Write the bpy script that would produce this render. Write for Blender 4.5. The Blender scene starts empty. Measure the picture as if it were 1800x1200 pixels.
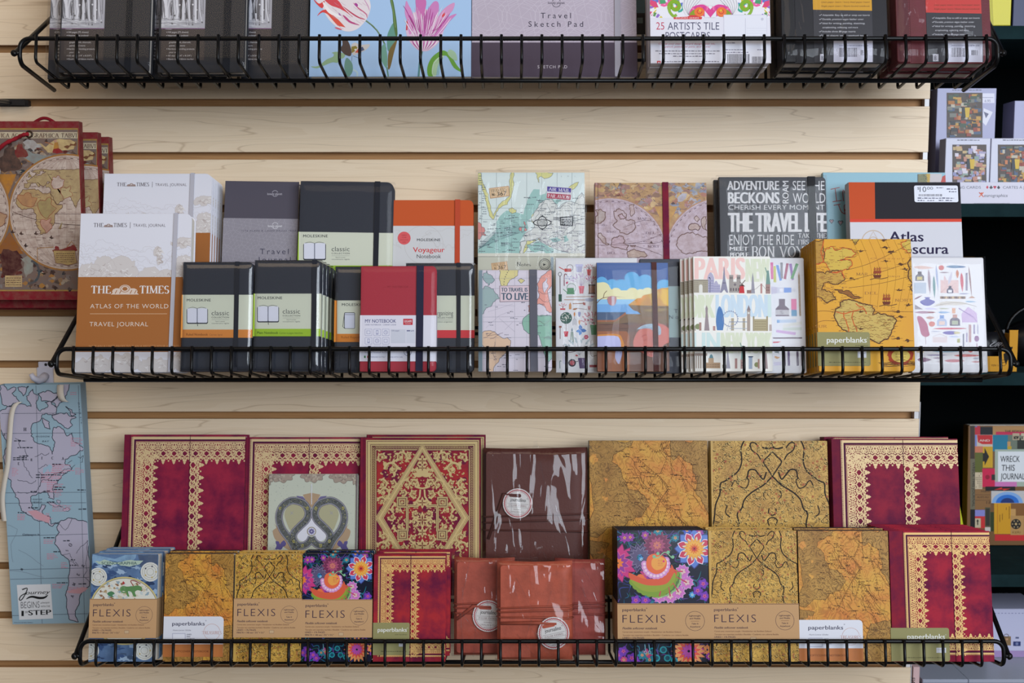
import bpy,math,random
import numpy as np
from mathutils import Matrix,Vector
R = math.radians
scene = bpy.context.scene
COL = scene.collection

# ------------------------------------------------------------------ camera, light, exposure
FPX = 1890.0                       # focal length in pixels of the 1800x1200 frame
PITCH = R(5.05)
CAM = Vector((0.0,-1.582,1.29))
cd = bpy.data.cameras.new('camera');cam = bpy.data.objects.new('camera',cd);COL.objects.link(cam)
cd.sensor_width = 36.0;cd.lens = 36.0 * FPX / 1800.0
cd.clip_start = 0.02;cd.clip_end = 50
cam.location = CAM;cam.rotation_euler = (math.pi / 2 - PITCH,0,0)
cd.dof.use_dof = True;cd.dof.focus_distance = 1.44;cd.dof.aperture_fstop = 5.6
scene.camera = cam

world = bpy.data.worlds.new('world');scene.world = world;world.use_nodes = True
bg = world.node_tree.nodes['Background']
bg.inputs[0].default_value = (0.94,0.95,1.0,1);bg.inputs[1].default_value = 0.17

def area(name,loc,target,sx,sy,power,color):
    d = bpy.data.lights.new(name,'AREA');d.shape = 'RECTANGLE';d.size = sx;d.size_y = sy
    d.energy = power;d.color = color
    o = bpy.data.objects.new(name,d);COL.objects.link(o);o.location = loc
    o.rotation_euler = (Vector(target) - Vector(loc)).to_track_quat('-Z','Y').to_euler()
    return o
area('ceiling_lamp',(-0.5,-1.6,2.75),(-0.3,0,1.1),2.0,0.9,9,(1.0,0.76,0.5))
area('shop_window',(1.75,-3.05,2.05),(0.3,0,1.2),2.8,1.8,128,(0.82,0.9,1.0))

vs = scene.view_settings
vs.view_transform = 'Standard';vs.look = 'None';vs.gamma = 1.0;vs.use_curve_mapping = False
vs.exposure = 0.14
scene.cycles.max_bounces = 8;scene.cycles.transparent_max_bounces = 16

# ------------------------------------------------------------------ small helpers
def lin(c):
    o = []
    for v in c[:3]:
        v = v / 255.0
        o.append(v / 12.92 if v <= 0.04045 else ((v + 0.055) / 1.055) ** 2.4)
    return (o[0],o[1],o[2],1.0)

FW = Vector((0,math.cos(PITCH),-math.sin(PITCH)));UPV = Vector((0,math.sin(PITCH),math.cos(PITCH)))
def ray(px,py): return FW + Vector(((px - 900) / FPX,0,0)) + UPV * ((600 - py) / FPX)
def at(px,py,Y):
    d = ray(px,py);return CAM + d * ((Y - CAM.y) / d.y)

# ------------------------------------------------------------------ materials
MAT = {}
def new_mat(name):
    m = bpy.data.materials.new(name);m.use_nodes = True
    MAT[name] = m;nt = m.node_tree
    return m,nt,nt.nodes['Principled BSDF']
def node(nt,t,**kw):
    n = nt.nodes.new(t)
    for k,v in kw.items():
        if k in n.inputs: n.inputs[k].default_value = v
        else: setattr(n,k,v)
    return n
def math_node(nt,op,a,b=None,c=None):
    n = nt.nodes.new('ShaderNodeMath');n.operation = op
    for i,x in enumerate((a,b,c)):
        if x is None: continue
        if isinstance(x,(int,float)): n.inputs[i].default_value = x
        else: nt.links.new(x,n.inputs[i])
    return n.outputs[0]
def mixc(nt,fac,a,b,mode='MIX'):
    n = nt.nodes.new('ShaderNodeMix');n.data_type = 'RGBA';n.blend_type = mode
    for sock,x in ((n.inputs[0],fac),(n.inputs[6],a),(n.inputs[7],b)):
        if isinstance(x,(int,float)): sock.default_value = x
        elif isinstance(x,tuple): sock.default_value = x
        else: nt.links.new(x,sock)
    return n.outputs[2]
def ocoord(nt,scale=(1,1,1),loc=(0,0,0)):
    tc = nt.nodes.new('ShaderNodeTexCoord');mp = nt.nodes.new('ShaderNodeMapping')
    mp.inputs['Scale'].default_value = scale;mp.inputs['Location'].default_value = loc
    nt.links.new(tc.outputs['Object'],mp.inputs['Vector']);return mp.outputs[0]
def noise(nt,vec,scale,detail=3,rough=0.5,dist=0.0):
    n = node(nt,'ShaderNodeTexNoise',Scale=scale,Detail=detail,Roughness=rough,Distortion=dist)
    nt.links.new(vec,n.inputs['Vector']);return n.outputs[0]
def ramp(nt,fac,stops):
    n = nt.nodes.new('ShaderNodeValToRGB');e = n.color_ramp.elements
    while len(e) < len(stops): e.new(0.5)
    for i,(p,c) in enumerate(stops):
        e[i].position = p;e[i].color = c if len(c) == 4 else lin(c)
    nt.links.new(fac,n.inputs[0]);return n.outputs[0]
def attr(nt):
    n = nt.nodes.new('ShaderNodeAttribute');n.attribute_name = 'Col';return n.outputs['Color']
def bump(nt,b,h,strength=0.2,dist=0.001):
    n = node(nt,'ShaderNodeBump',Strength=strength,Distance=dist)
    nt.links.new(h,n.inputs['Height']);nt.links.new(n.outputs[0],b.inputs['Normal'])

def printed(name,rough=0.55,coat=0.0,metal=0.0,grain=None,mottle=0.0,mscale=40,dark=(90,30,60),spec=0.22):
    m,nt,b = new_mat(name);c = attr(nt);v = ocoord(nt)
    if mottle:
        f = math_node(nt,'MULTIPLY',ramp(nt,noise(nt,v,mscale,5,0.62),[(0.38,(0,0,0,1)),(0.64,(1,1,1,1))]),mottle)
        c = mixc(nt,f,c,lin(dark))
    nt.links.new(c,b.inputs['Base Color'])
    b.inputs['Roughness'].default_value = rough;b.inputs['Metallic'].default_value = metal
    b.inputs['Coat Weight'].default_value = coat;b.inputs['Coat Roughness'].default_value = 0.08
    b.inputs['Specular IOR Level'].default_value = spec
    if grain: bump(nt,b,noise(nt,v,grain[0],3),grain[1],0.0006)
    return m
printed('paper',0.62)
printed('gloss',0.36,0.08)
printed('card',0.75,spec=0.2)
printed('leatherette',0.42,0.05,grain=(1500,0.25))
printed('cloth',0.8,grain=(2500,0.3),spec=0.2)
printed('foil',0.5,metal=0.15,spec=.15)
printed('red_leather',0.6,mottle=0.9,mscale=26,dark=(84,18,52),grain=(900,0.1),spec=.1)
printed('brown_leather',0.5,mottle=0.3,mscale=60,dark=(80,35,25),grain=(420,0.35))
printed('old_print',0.5,mottle=0.4,mscale=110,dark=(120,85,70))
printed('wash_print',0.55,mottle=0.45,mscale=55,dark=(40,60,95))
printed('plastic_white',0.35,spec=0.5)
printed('enamel',0.34,spec=0.22)
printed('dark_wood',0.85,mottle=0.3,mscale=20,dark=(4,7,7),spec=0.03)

def stripes(name,axis,scale,a,b2):
    m,nt,b = new_mat(name)
    sc = [0,0,0];sc[axis] = 1
    v = ocoord(nt,tuple(sc));n = noise(nt,v,scale,2)
    nt.links.new(ramp(nt,n,[(0.35,a),(0.65,b2)]),b.inputs['Base Color']);b.inputs['Roughness'].default_value = 0.8
stripes('pages',1,2600,(196,186,170),(238,232,222))

def engraved(name,scale,dist,lo,hi,dark,rough=0.42,ink=.8):
    """printed metal-look map paper: fine swirling engraved lines over mottled tones"""
    m,nt,b = new_mat(name);v = ocoord(nt);c = attr(nt)
    tone = ramp(nt,noise(nt,v,26,4,0.6),[(0.3,lo),(0.7,hi)])
    c = mixc(nt,0.7,c,tone)
    n1 = noise(nt,v,scale,2,0.5,dist)
    ln = math_node(nt,'FRACT',math_node(nt,'MULTIPLY',n1,9.0))
    ln = math_node(nt,'LESS_THAN',ln,0.36)
    grit = noise(nt,v,1400,2)
    ln = math_node(nt,'MULTIPLY',ln,ramp(nt,grit,[(0.35,(0.25,0.25,0.25,1)),(0.55,(1,1,1,1))]))
    c = mixc(nt,math_node(nt,'MULTIPLY',ln,ink),c,lin(dark))
    nt.links.new(c,b.inputs['Base Color']);b.inputs['Roughness'].default_value = rough;b.inputs['Specular IOR Level'].default_value = .2
    bump(nt,b,ln,0.25,0.0004)
engraved('engraved_sea',62,1.4,(142,98,44),(190,146,72),(56,34,16),ink=.62)
engraved('engraved_land',60,0.4,(196,106,48),(206,166,64),(110,66,28),ink=.42)
engraved('filigree',80,1.0,(156,108,38),(218,174,80),(60,36,14),0.34,.62)

def yellow_map():
    m,nt,b = new_mat('yellow_map');v = ocoord(nt);c = attr(nt)
    f = ramp(nt,noise(nt,v,22,5,0.6),[(0.3,(1,1,1,1)),(0.7,(0,0,0,1))])
    c = mixc(nt,math_node(nt,'MULTIPLY',f,0.55),c,lin((196,130,30)))
    nt.links.new(c,b.inputs['Base Color']);b.inputs['Roughness'].default_value = 0.4
    b.inputs['Specular IOR Level'].default_value = 0.15
yellow_map()

def wood():
    m,nt,b = new_mat('maple')
    tc = nt.nodes.new('ShaderNodeTexCoord');sep = nt.nodes.new('ShaderNodeSeparateXYZ')
    nt.links.new(tc.outputs['Object'],sep.inputs[0])
    row = math_node(nt,'FLOOR',math_node(nt,'DIVIDE',math_node(nt,'SUBTRACT',sep.outputs[2],1.1164 - 0.0762 * 20),0.0762))
    off = math_node(nt,'MULTIPLY',row,3.71)
    cmb = nt.nodes.new('ShaderNodeCombineXYZ')
    nt.links.new(math_node(nt,'ADD',math_node(nt,'MULTIPLY',sep.outputs[0],1.0),off),cmb.inputs[0])
    nt.links.new(math_node(nt,'MULTIPLY',sep.outputs[2],15.0),cmb.inputs[2])
    nt.links.new(off,cmb.inputs[1])
    v = cmb.outputs[0]
    n1 = noise(nt,v,1.5,2,0.45,0.15)
    ln = math_node(nt,'FRACT',math_node(nt,'MULTIPLY',n1,13.0))
    d = math_node(nt,'ABSOLUTE',math_node(nt,'SUBTRACT',ln,0.5))
    line = ramp(nt,d,[(0.0,(1,1,1,1)),(0.04,(0,0,0,1))])
    band = ramp(nt,ln,[(0.0,(0,0,0,1)),(1.0,(1,1,1,1))])
    fib = nt.nodes.new('ShaderNodeCombineXYZ')
    nt.links.new(math_node(nt,'MULTIPLY',sep.outputs[0],14.0),fib.inputs[0]);nt.links.new(math_node(nt,'MULTIPLY',sep.outputs[2],700.0),fib.inputs[2])
    nf = noise(nt,fib.outputs[0],1.0,3,0.6)
    c = mixc(nt,nf,lin((222,197,163)),lin((238,217,190)))
    c = mixc(nt,math_node(nt,'MULTIPLY',band,0.2),c,lin((210,180,142)))
    c = mixc(nt,math_node(nt,'MULTIPLY',line,0.4),c,lin((150,116,82)))
    nt.links.new(c,b.inputs['Base Color']);b.inputs['Roughness'].default_value = 0.42
    b.inputs['Specular IOR Level'].default_value = 0.3
    m2,nt,b = new_mat('groove_board')
    v = ocoord(nt,(3,3,200));nt.links.new(ramp(nt,noise(nt,v,6,3),[(0.3,(158,112,66)),(0.7,(178,132,82))]),b.inputs['Base Color'])
    b.inputs['Roughness'].default_value = 0.7
wood()

def film(name,base,wrinkle,strength,gain,rgh=0.1):
    """clear wrapping film: see-through with glossy creases"""
    m,nt,b = new_mat(name);nt.nodes.remove(b)
    out = nt.nodes['Material Output'];v = ocoord(nt)
    mp = v.node;mp.inputs['Rotation'].default_value = (0,R(40),0);mp.inputs['Scale'].default_value = (1.6,1,.45)
    tr = node(nt,'ShaderNodeBsdfTransparent');gl = node(nt,'ShaderNodeBsdfGlossy',Roughness=rgh)
    tr.inputs[0].default_value = (0.97,0.97,0.98,1)
    bp = node(nt,'ShaderNodeBump',Strength=strength,Distance=0.004)
    h = noise(nt,v,wrinkle,2,0.5,1.5);nt.links.new(h,bp.inputs['Height']);nt.links.new(bp.outputs[0],gl.inputs['Normal'])
    lw = node(nt,'ShaderNodeLayerWeight',Blend=0.3)
    f = math_node(nt,'ADD',math_node(nt,'MULTIPLY',lw.outputs['Fresnel'],gain),base)
    mx = node(nt,'ShaderNodeMixShader');nt.links.new(f,mx.inputs[0])
    nt.links.new(tr.outputs[0],mx.inputs[1]);nt.links.new(gl.outputs[0],mx.inputs[2]);nt.links.new(mx.outputs[0],out.inputs[0])
film('clear_film',0.01,26,0.6,0.16,.06)
film('tight_film',0.006,12,0.3,0.14,0.05)
film('bag_film',0.03,15,.8,0.25,0.05)
film('sheen_film',0.04,9,.3,0.6,0.12)

# ------------------------------------------------------------------ 2-D lettering
_glyph = {}
def glyphs(s,bold,shear,spacing):
    key = (s,bold,shear,spacing)
    if key not in _glyph:
        cu = bpy.data.curves.new('lettering','FONT');cu.body = s;cu.offset = min(bold,0.0);cu.shear = shear
        cu.space_character = spacing;cu.resolution_u = 3;cu.size = 1.0
        ob = bpy.data.objects.new('lettering',cu)
        me = bpy.data.meshes.new_from_object(ob)
        V = [(v.co.x,v.co.y) for v in me.vertices];F = [tuple(p.vertices) for p in me.polygons]
        bpy.data.meshes.remove(me);bpy.data.objects.remove(ob);bpy.data.curves.remove(cu)
        _glyph[key] = (V,F)
    return _glyph[key]
CAP = 0.69
def arc(cx,cy,rx,ry,a0,a1,n=10):
    return [(cx + rx * math.cos(R(a0 + (a1 - a0) * i / n)),cy + ry * math.sin(R(a0 + (a1 - a0) * i / n))) for i in range(n + 1)]
# roman capitals as pen strokes: width, strokes (thick where they run upright)
SERIF = {
 'A': (.74,[[(0.04,0),(.37,1)],[(.37,1),(.70,0)],[(.17,.36),(.57,.36)]]),
 'B': (.62,[[(.12,0),(.12,1)],[(.12,1)] + arc(.33,.76,.22,.24,90,-90) + [(.12,.52)],[(.12,.52)] + arc(.33,.26,.26,.26,90,-90) + [(.12,0)]]),
 'C': (.68,[arc(.4,.5,.34,.5,50,310,16)]),'D': (.72,[[(.12,0),(.12,1)],[(.12,1)] + arc(.26,.5,.4,.5,90,-90,14) + [(.12,0)]]),
 'E': (.6,[[(.12,0),(.12,1)],[(.12,1),(.52,1),(.52,.84)],[(.12,.52),(.42,.52)],[(.12,0),(.55,0),(.55,.18)]]),
 'F': (.56,[[(.12,0),(.12,1)],[(.12,1),(.52,1),(.52,.84)],[(.12,.52),(.42,.52)]]),
 'G': (.74,[arc(.4,.5,.34,.5,50,350,16),[(.72,.42),(.72,.05)]]),'H': (.76,[[(.12,0),(.12,1)],[(.64,0),(.64,1)],[(.12,.52),(.64,.52)]]),
 'I': (.26,[[(.13,0),(.13,1)]]),'J': (.4,[[(.26,1),(.26,.1)] + arc(.12,.1,.14,.14,0,-120,6)]),
 'K': (.68,[[(.12,0),(.12,1)],[(.6,1),(.14,.45)],[(.28,.6),(.64,0)]]),
 'L': (.56,[[(.12,0),(.12,1)],[(.12,0),(.52,0),(.52,.2)]]),
 'M': (.9,[[(.1,0),(.12,1)],[(.12,1),(.45,.05)],[(.45,.05),(.78,1)],[(.78,1),(.8,0)]]),
 'N': (.76,[[(.12,0),(.12,1)],[(.12,1),(.64,0)],[(.64,0),(.64,1)]]),'O': (.78,[arc(.39,.5,.34,.5,0,360,20)]),
 'P': (.58,[[(.12,0),(.12,1)],[(.12,1)] + arc(.3,.74,.24,.26,90,-90) + [(.12,.48)]]),
 'R': (.66,[[(.12,0),(.12,1)],[(.12,1)] + arc(.3,.75,.23,.25,90,-90) + [(.12,.5)],[(.32,.5),(.62,0)]]),
 'S': (.5,[arc(.25,.74,.2,.26,30,250,10) + arc(.25,.25,.21,.26,90,-150,10)]),
 'T': (.66,[[(.33,0),(.33,1)],[(.04,.84),(.04,1),(.62,1),(.62,.84)]]),'U': (.74,[[(.12,1),(.12,.3)] + arc(.37,.3,.25,.3,180,360,8) + [(.62,1)]]),
 'V': (.72,[[(.04,1),(.36,0)],[(.36,0),(.68,1)]]),'W': (1.0,[[(.04,1),(.28,0)],[(.28,0),(.5,1)],[(.5,1),(.72,0)],[(.72,0),(.96,1)]]),
 'Y': (.7,[[(.04,1),(.35,.5)],[(.66,1),(.35,.5)],[(.35,.5),(.35,0)]]),'Q': (.78,[arc(.39,.5,.34,.5,0,360,20),[(.45,.2),(.75,-.15)]]),
 ' ': (.35,[]),'.': (.2,[[(.1,0),(.1,.08)]]),
 'a': (.46,[arc(.2,.22,.16,.22,20,340,10),[(.37,.45),(.37,0)]]),'e': (.46,[[(.06,.26),(.4,.26)] + arc(.23,.24,.18,.24,5,315,12)]),
 'o': (.5,[arc(.25,.23,.2,.24,0,360,12)]),'t': (.32,[[(.15,.66),(.15,.06),(.28,.02)],[(.03,.45),(.28,.45)]]),
 's': (.36,[arc(.18,.35,.12,.12,30,250,6) + arc(.18,.11,.13,.12,90,-150,6)]),
}

def clip_poly(P,c):
    x0,z0,x1,z1 = c
    for ax,lim,sg in ((0,x0,1),(0,x1,-1),(1,z0,1),(1,z1,-1)):
        out = [];n = len(P)
        for i in range(n):
            a = P[i];b = P[(i + 1) % n];ia = (a[ax] - lim) * sg >= 0;ib = (b[ax] - lim) * sg >= 0
            if ia: out.append(a)
            if ia != ib:
                t = (lim - a[ax]) / (b[ax] - a[ax]);out.append((a[0] + t * (b[0] - a[0]),a[1] + t * (b[1] - a[1])))
        P = out
        if len(P) < 3: return []
    return P

EPS = 4.5e-5
# ------------------------------------------------------------------ a place to build on: its own axes, photo pixel -> its plane
class Frame:
    def __init__(s,loc,lean=0.0,yaw=0.0,roll=0.0):
        s.M = Matrix.Translation(loc) @ Matrix.Rotation(yaw,4,'Z') @ Matrix.Rotation(-lean,4,'X') @ Matrix.Rotation(roll,4,'Y')
        s.Ri = s.M.to_3x3().inverted();s.c = s.Ri @ (CAM - Vector(loc))
        s.s = (Vector(loc) - CAM).dot(FW) / FPX
    def P(s,px,py,y=0.0):
        d = s.Ri @ ray(px,py);t = (y - s.c.y) / d.y
        return (s.c.x + t * d.x,s.c.z + t * d.z)
    def W(s,x,y,z): return s.M @ Vector((x,y,z))

class MB:
    """collects shapes and links them as ONE mesh; flat artwork lies on the plane y, raised by layer L"""
    def __init__(s,fr=None,y=0.0,mat='paper'):
        s.fr = fr;s.y = y;s.mat = mat;s.V = [];s.F = [];s.C = [];s.Mi = [];s.slots = [];s.L = 0;s.n = 0;s.tf = None;s.clip = None
        s.ws = fr.s if fr else 1.0
    def mi(s,m):
        m = m or s.mat
        if m not in s.slots: s.slots.append(m)
        return s.slots.index(m)
    def raw(s,V,F,col,mat=None):
        o = len(s.V);s.V += V;k = s.mi(mat);c = tuple(v * .8 for v in lin(col)[:3]) + (1.,)
        for f in F: s.F.append([i + o for i in f]);s.C.append(c);s.Mi.append(k)
    def T(s,p): return s.tf(p[0],p[1]) if s.tf else s.fr.P(p[0],p[1],s.y)
    def use(s,x0,z0,x1,z1,u0=0,v0=0,u1=1,v1=1):
        """artwork space u0..u1 across, v0..v1 downwards, on the local rectangle"""
        a = (x1 - x0) / (u1 - u0);b = (z0 - z1) / (v1 - v0)
        s.tf = lambda u,v: (x0 + (u - u0) * a,z1 + (v - v0) * b);s.ws = (abs(a) + abs(b)) / 2
    def px(s): s.tf = None;s.ws = s.fr.s
    def flat(s,Q,F,col,mat=None):
        s.n += 1;y = s.y - EPS * s.L - 1.1e-6 * (s.n % 37)      # each shape a hair above the last
        s.raw([(x,y,z) for x,z in Q],F,col,mat)
    def poly(s,pts,col,mat=None):
        Q = [s.T(p) for p in pts]
        if s.clip: Q = clip_poly(Q,s.clip)
        if len(Q) < 3: return
        A = sum(Q[i][0] * Q[(i + 1) % len(Q)][1] - Q[(i + 1) % len(Q)][0] * Q[i][1] for i in range(len(Q)))
        if A < 0: Q = Q[::-1]
        s.flat(Q,[list(range(len(Q)))],col,mat)
    def rect(s,x0,y0,x1,y1,col,mat=None): s.poly([(x0,y0),(x1,y0),(x1,y1),(x0,y1)],col,mat)
    def rrect(s,x0,y0,x1,y1,r,col,mat=None,corners=(1,1,1,1)):
        q = []
        for k,(cx,cy,a) in enumerate(((x0 + r,y0 + r,180),(x1 - r,y0 + r,270),(x1 - r,y1 - r,0),(x0 + r,y1 - r,90))):
            if corners[k]: q += arc(cx,cy,r,r,a,a + 90,5)
            else: q.append(((x0,x1,x1,x0)[k],(y0,y0,y1,y1)[k]))
        s.poly(q,col,mat)
    def disc(s,cx,cy,r,col,n=18,ry=None,mat=None,rot=0):
        ry = ry or r;ca,sa = math.cos(R(rot)),math.sin(R(rot))
        s.poly([(cx + r * math.cos(a) * ca - ry * math.sin(a) * sa,cy + r * math.cos(a) * sa + ry * math.sin(a) * ca) for a in [2 * math.pi * i / n for i in range(n)]],col,mat)
    def stroke(s,pts,w,col,closed=False,taper=None,mat=None):
        if s.tf: Q = [s.tf(*p) for p in pts]
        else: Q = [s.fr.P(p[0],p[1],s.y) for p in pts]
        n = len(Q)
        if n < 2: return
        w = w * s.ws / 2;Lp = [];Rp = []
        for i in range(n):
            a = Q[(i - 1) % n] if (closed or i > 0) else Q[i];b = Q[(i + 1) % n] if (closed or i < n - 1) else Q[i]
            dx,dz = b[0] - a[0],b[1] - a[1];l = math.hypot(dx,dz) or 1e-9
            k = w
            if taper:
                t = i / (n - 1)
                k = w * {'both': 0.12 + 0.88 * math.sin(math.pi * t) ** 0.7,'end': 1 - 0.9 * t,'start': 0.1 + 0.9 * t}[taper]
            nx,nz = -dz / l * k,dx / l * k
            Lp.append((Q[i][0] + nx,Q[i][1] + nz));Rp.append((Q[i][0] - nx,Q[i][1] - nz))
        rng = range(n if closed else n - 1)
        c = s.clip
        if c and not all(c[0] <= p[0] <= c[2] and c[1] <= p[1] <= c[3] for p in Lp + Rp):
            for i in rng:
                j = (i + 1) % n;q = clip_poly([Rp[i],Rp[j],Lp[j],Lp[i]],c)
                if len(q) > 2: s.flat(q,[list(range(len(q)))],col,mat)
            return
        s.flat(Lp + Rp,[[n + i,n + (i + 1) % n,(i + 1) % n,i] for i in rng],col,mat)
    def ring(s,cx,cy,r,w,col,n=32,ry=None): s.stroke([(cx + r * math.cos(2 * math.pi * i / n),cy + (ry or r) * math.sin(2 * math.pi * i / n)) for i in range(n)],w,col,True)
    def text(s,t,x,y,h,col,w=None,bold=0.0,shear=0.0,al='l',rot=0,sp=1.0,mat=None):
        """baseline start (x, y), capital height h, total width w (all in artwork units, y downwards)"""
        if bold > 0.006:                         # heavier letters: the outline struck again a hair to each side
            xs = [v[0] for v in glyphs(t,0,shear,sp)[0]];tw = (max(xs) - min(xs)) * h / CAP;k = min(bold,.04) * .85 * h / CAP;ca,sa = math.cos(R(rot)),math.sin(R(rot))
            L0 = s.L
            for j,dx in enumerate((-k,k,0)): s.L = L0 + .3 * j;s.text(t,x + dx * ca,y + dx * sa,h,col,w,0,shear,al,rot,sp,mat)
            s.L = L0
            return
        V,F = glyphs(t,bold,shear,sp)
        if not V: return
        xa = min(v[0] for v in V);xb = max(v[0] for v in V);sy = h / CAP;sx = (w / (xb - xa)) if w else sy
        tw = (xb - xa) * sx;ox = {'l': 0,'c': -tw / 2,'r': -tw}[al];ca,sa = math.cos(R(rot)),math.sin(R(rot))
        Q = []
        for vx,vy in V:
            u = ox + (vx - xa) * sx;v = -vy * sy;Q.append(s.T((x + u * ca - v * sa,y + u * sa + v * ca)))
        if s.clip:
            c = s.clip
            if not all(c[0] <= p[0] <= c[2] and c[1] <= p[1] <= c[3] for p in Q):
                for f in F:
                    q = clip_poly([Q[i] for i in f],c)
                    if len(q) > 2: s.flat(q,[list(range(len(q)))],col,mat)
                return
        s.flat(Q,[list(f) for f in F],col,mat)
    def serif(s,t,x,y,h,col,w=None,al='l',thick=0.13,thin=0.045,rot=0,slant=0.0):
        adv = sum(SERIF[c][0] + 0.1 for c in t) - 0.1;sx = (w / adv) if w else h;tw = adv * sx
        x0 = {'l': 0,'c': -tw / 2,'r': -tw}[al];ca,sa = math.cos(R(rot)),math.sin(R(rot))
        def pt(gx,gy):
            u = x0 + (gx + slant * gy) * sx;v = -gy * h;return (x + u * ca - v * sa,y + u * sa + v * ca)
        pen = 0.0
        for ch in t:
            gw,st = SERIF[ch]
            for q in st:
                n = len(q);Lq = [];Rq = []
                for i in range(n):
                    a = q[max(0,i - 1)];b = q[min(n - 1,i + 1)]
                    dx,dy = b[0] - a[0],b[1] - a[1];l = math.hypot(dx,dy) or 1
                    k = (thin + (thick - thin) * abs(dy / l) ** 1.5) / 2
                    if n == 2 and dx * dy > 0.01: k = thin * 0.75
                    nx,ny = -dy / l * k,dx / l * k
                    Lq.append(s.T(pt(pen + q[i][0] + nx,q[i][1] + ny)));Rq.append(s.T(pt(pen + q[i][0] - nx,q[i][1] - ny)))
                s.flat(Lq + Rq,[[i,i + 1,n + i + 1,n + i] for i in range(n - 1)],col)
                for e in ((q[0],q[1]),(q[-1],q[-2])):
                    if abs(e[1][1] - e[0][1]) > 0.3 and e[0][1] in (0,1):
                        gx,gy = e[0];k = thick * 0.5 + 0.075;g = 1 if gy == 0 else -1
                        s.flat([s.T(pt(pen + gx - k,gy)),s.T(pt(pen + gx + k,gy)),s.T(pt(pen + gx + k,gy + g * thin)),s.T(pt(pen + gx - k,gy + g * thin))],[[0,1,2,3]],col)
            pen += gw + 0.1
    def scribble(s,x,y,w,h,col,seed=0,lw=0.5,n=None):
        """a line of print too small to read"""
        rr = random.Random(seed);u = x
        while u < x + w:
            l = rr.uniform(1.5,5) * h / 1.6
            s.rect(u,y - h * rr.uniform(.55,.9),min(u + l,x + w),y,col);u += l + h * 0.55
    # ---- solids
    def slab(s,x0,z0,x1,z1,y0,y1,col,r=(0,0,0,0),ch=0.0004,mat=None,sidecol=None,sidemat=None):
        """plate in x/z with corner radii (tl, tr, br, bl), from y0 (front) to y1"""
        def outline(i):
            q = []
            for k,(cx,cz,a) in enumerate(((x0,z1,90),(x1,z1,0),(x1,z0,270),(x0,z0,180))):
                rr = max(r[k] - i,0.00001) if r[k] else 0;ex = (1,-1,-1,1)[k];ez = (-1,-1,1,1)[k]
                if r[k]: q += arc(cx + ex * (i + rr),cz + ez * (i + rr),rr,rr,a + 90,a,5)
                else: q.append((cx + ex * i,cz + ez * i))
            return q
        rings = [(ch,y0),(0,y0 + ch),(0,y1 - ch),(ch,y1)];V = [];n = 0
        for i,y in rings:
            q = outline(i);n = len(q);V += [(x,y,z) for x,z in q]
        F = []
        for k in range(3):
            for i in range(n):
                j = (i + 1) % n;F.append([k * n + i,(k + 1) * n + i,(k + 1) * n + j,k * n + j])
        s.raw(V,F + [list(range(3 * n,4 * n))],sidecol or col,sidemat or mat)
        s.raw(V[:n],[list(range(n))[::-1]],col,mat)
    def box(s,x0,y0,z0,x1,y1,z1,col,mat=None):
        V = [(x,y,z) for x in (x0,x1) for y in (y0,y1) for z in (z0,z1)]
        s.raw(V,[[0,1,3,2],[4,6,7,5],[0,4,5,1],[2,3,7,6],[0,2,6,4],[1,5,7,3]],col,mat)
    def tube(s,pts,rad,col,n=8,mat=None,closed=False):
        P = [Vector(p) for p in pts];V = [];F = [];m = len(P);prev = None
        for i,p in enumerate(P):
            t = ((P[(i + 1) % m] if (closed or i < m - 1) else p) - (P[i - 1] if (closed or i > 0) else p)).normalized()
            if prev is None:
                prev = Vector((0,0,1)) if abs(t.z) < 0.9 else Vector((1,0,0))
            a = (prev - t * prev.dot(t)).normalized();prev = a;b = t.cross(a)
            rr = rad[i] if isinstance(rad,(list,tuple)) else rad
            V += [tuple(p + (a * math.cos(2 * math.pi * k / n) + b * math.sin(2 * math.pi * k / n)) * rr) for k in range(n)]
        for i in range(m if closed else m - 1):
            for k in range(n):
                j = (i + 1) % m;F.append([i * n + k,i * n + (k + 1) % n,j * n + (k + 1) % n,j * n + k])
        if not closed: F += [list(range(n))[::-1],list(range((m - 1) * n,m * n))]
        s.raw(V,F,col,mat)
    def ball(s,c,r,col,mat=None,n=10):
        V = [];F = []
        for i in range(n + 1):
            th = math.pi * i / n
            for k in range(n): V.append((c[0] + r[0] * math.sin(th) * math.cos(2 * math.pi * k / n),c[1] + r[1] * math.sin(th) * math.sin(2 * math.pi * k / n),c[2] + r[2] * math.cos(th)))
        for i in range(n):
            for k in range(n): F.append([i * n + k,(i + 1) * n + k,(i + 1) * n + (k + 1) % n,i * n + (k + 1) % n])
        s.raw(V,F,col,mat)
    def build(s,name,parent=None,smooth=False,label=None):
        me = bpy.data.meshes.new(name);me.from_pydata(s.V,[],s.F)
        ca = me.color_attributes.new('Col','FLOAT_COLOR','CORNER')
        cnt = np.array([len(f) for f in s.F]);ca.data.foreach_set('color',np.repeat(np.array(s.C,dtype=np.float32),cnt,axis=0).ravel())
        me.polygons.foreach_set('material_index',np.array(s.Mi,dtype=np.int32))
        for m in s.slots: me.materials.append(MAT[m])
        if smooth: me.shade_smooth()
        me.update()
        o = bpy.data.objects.new(name,me);COL.objects.link(o)
        if parent: o.parent = parent
        if label: o['label'] = label
        return o

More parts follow.
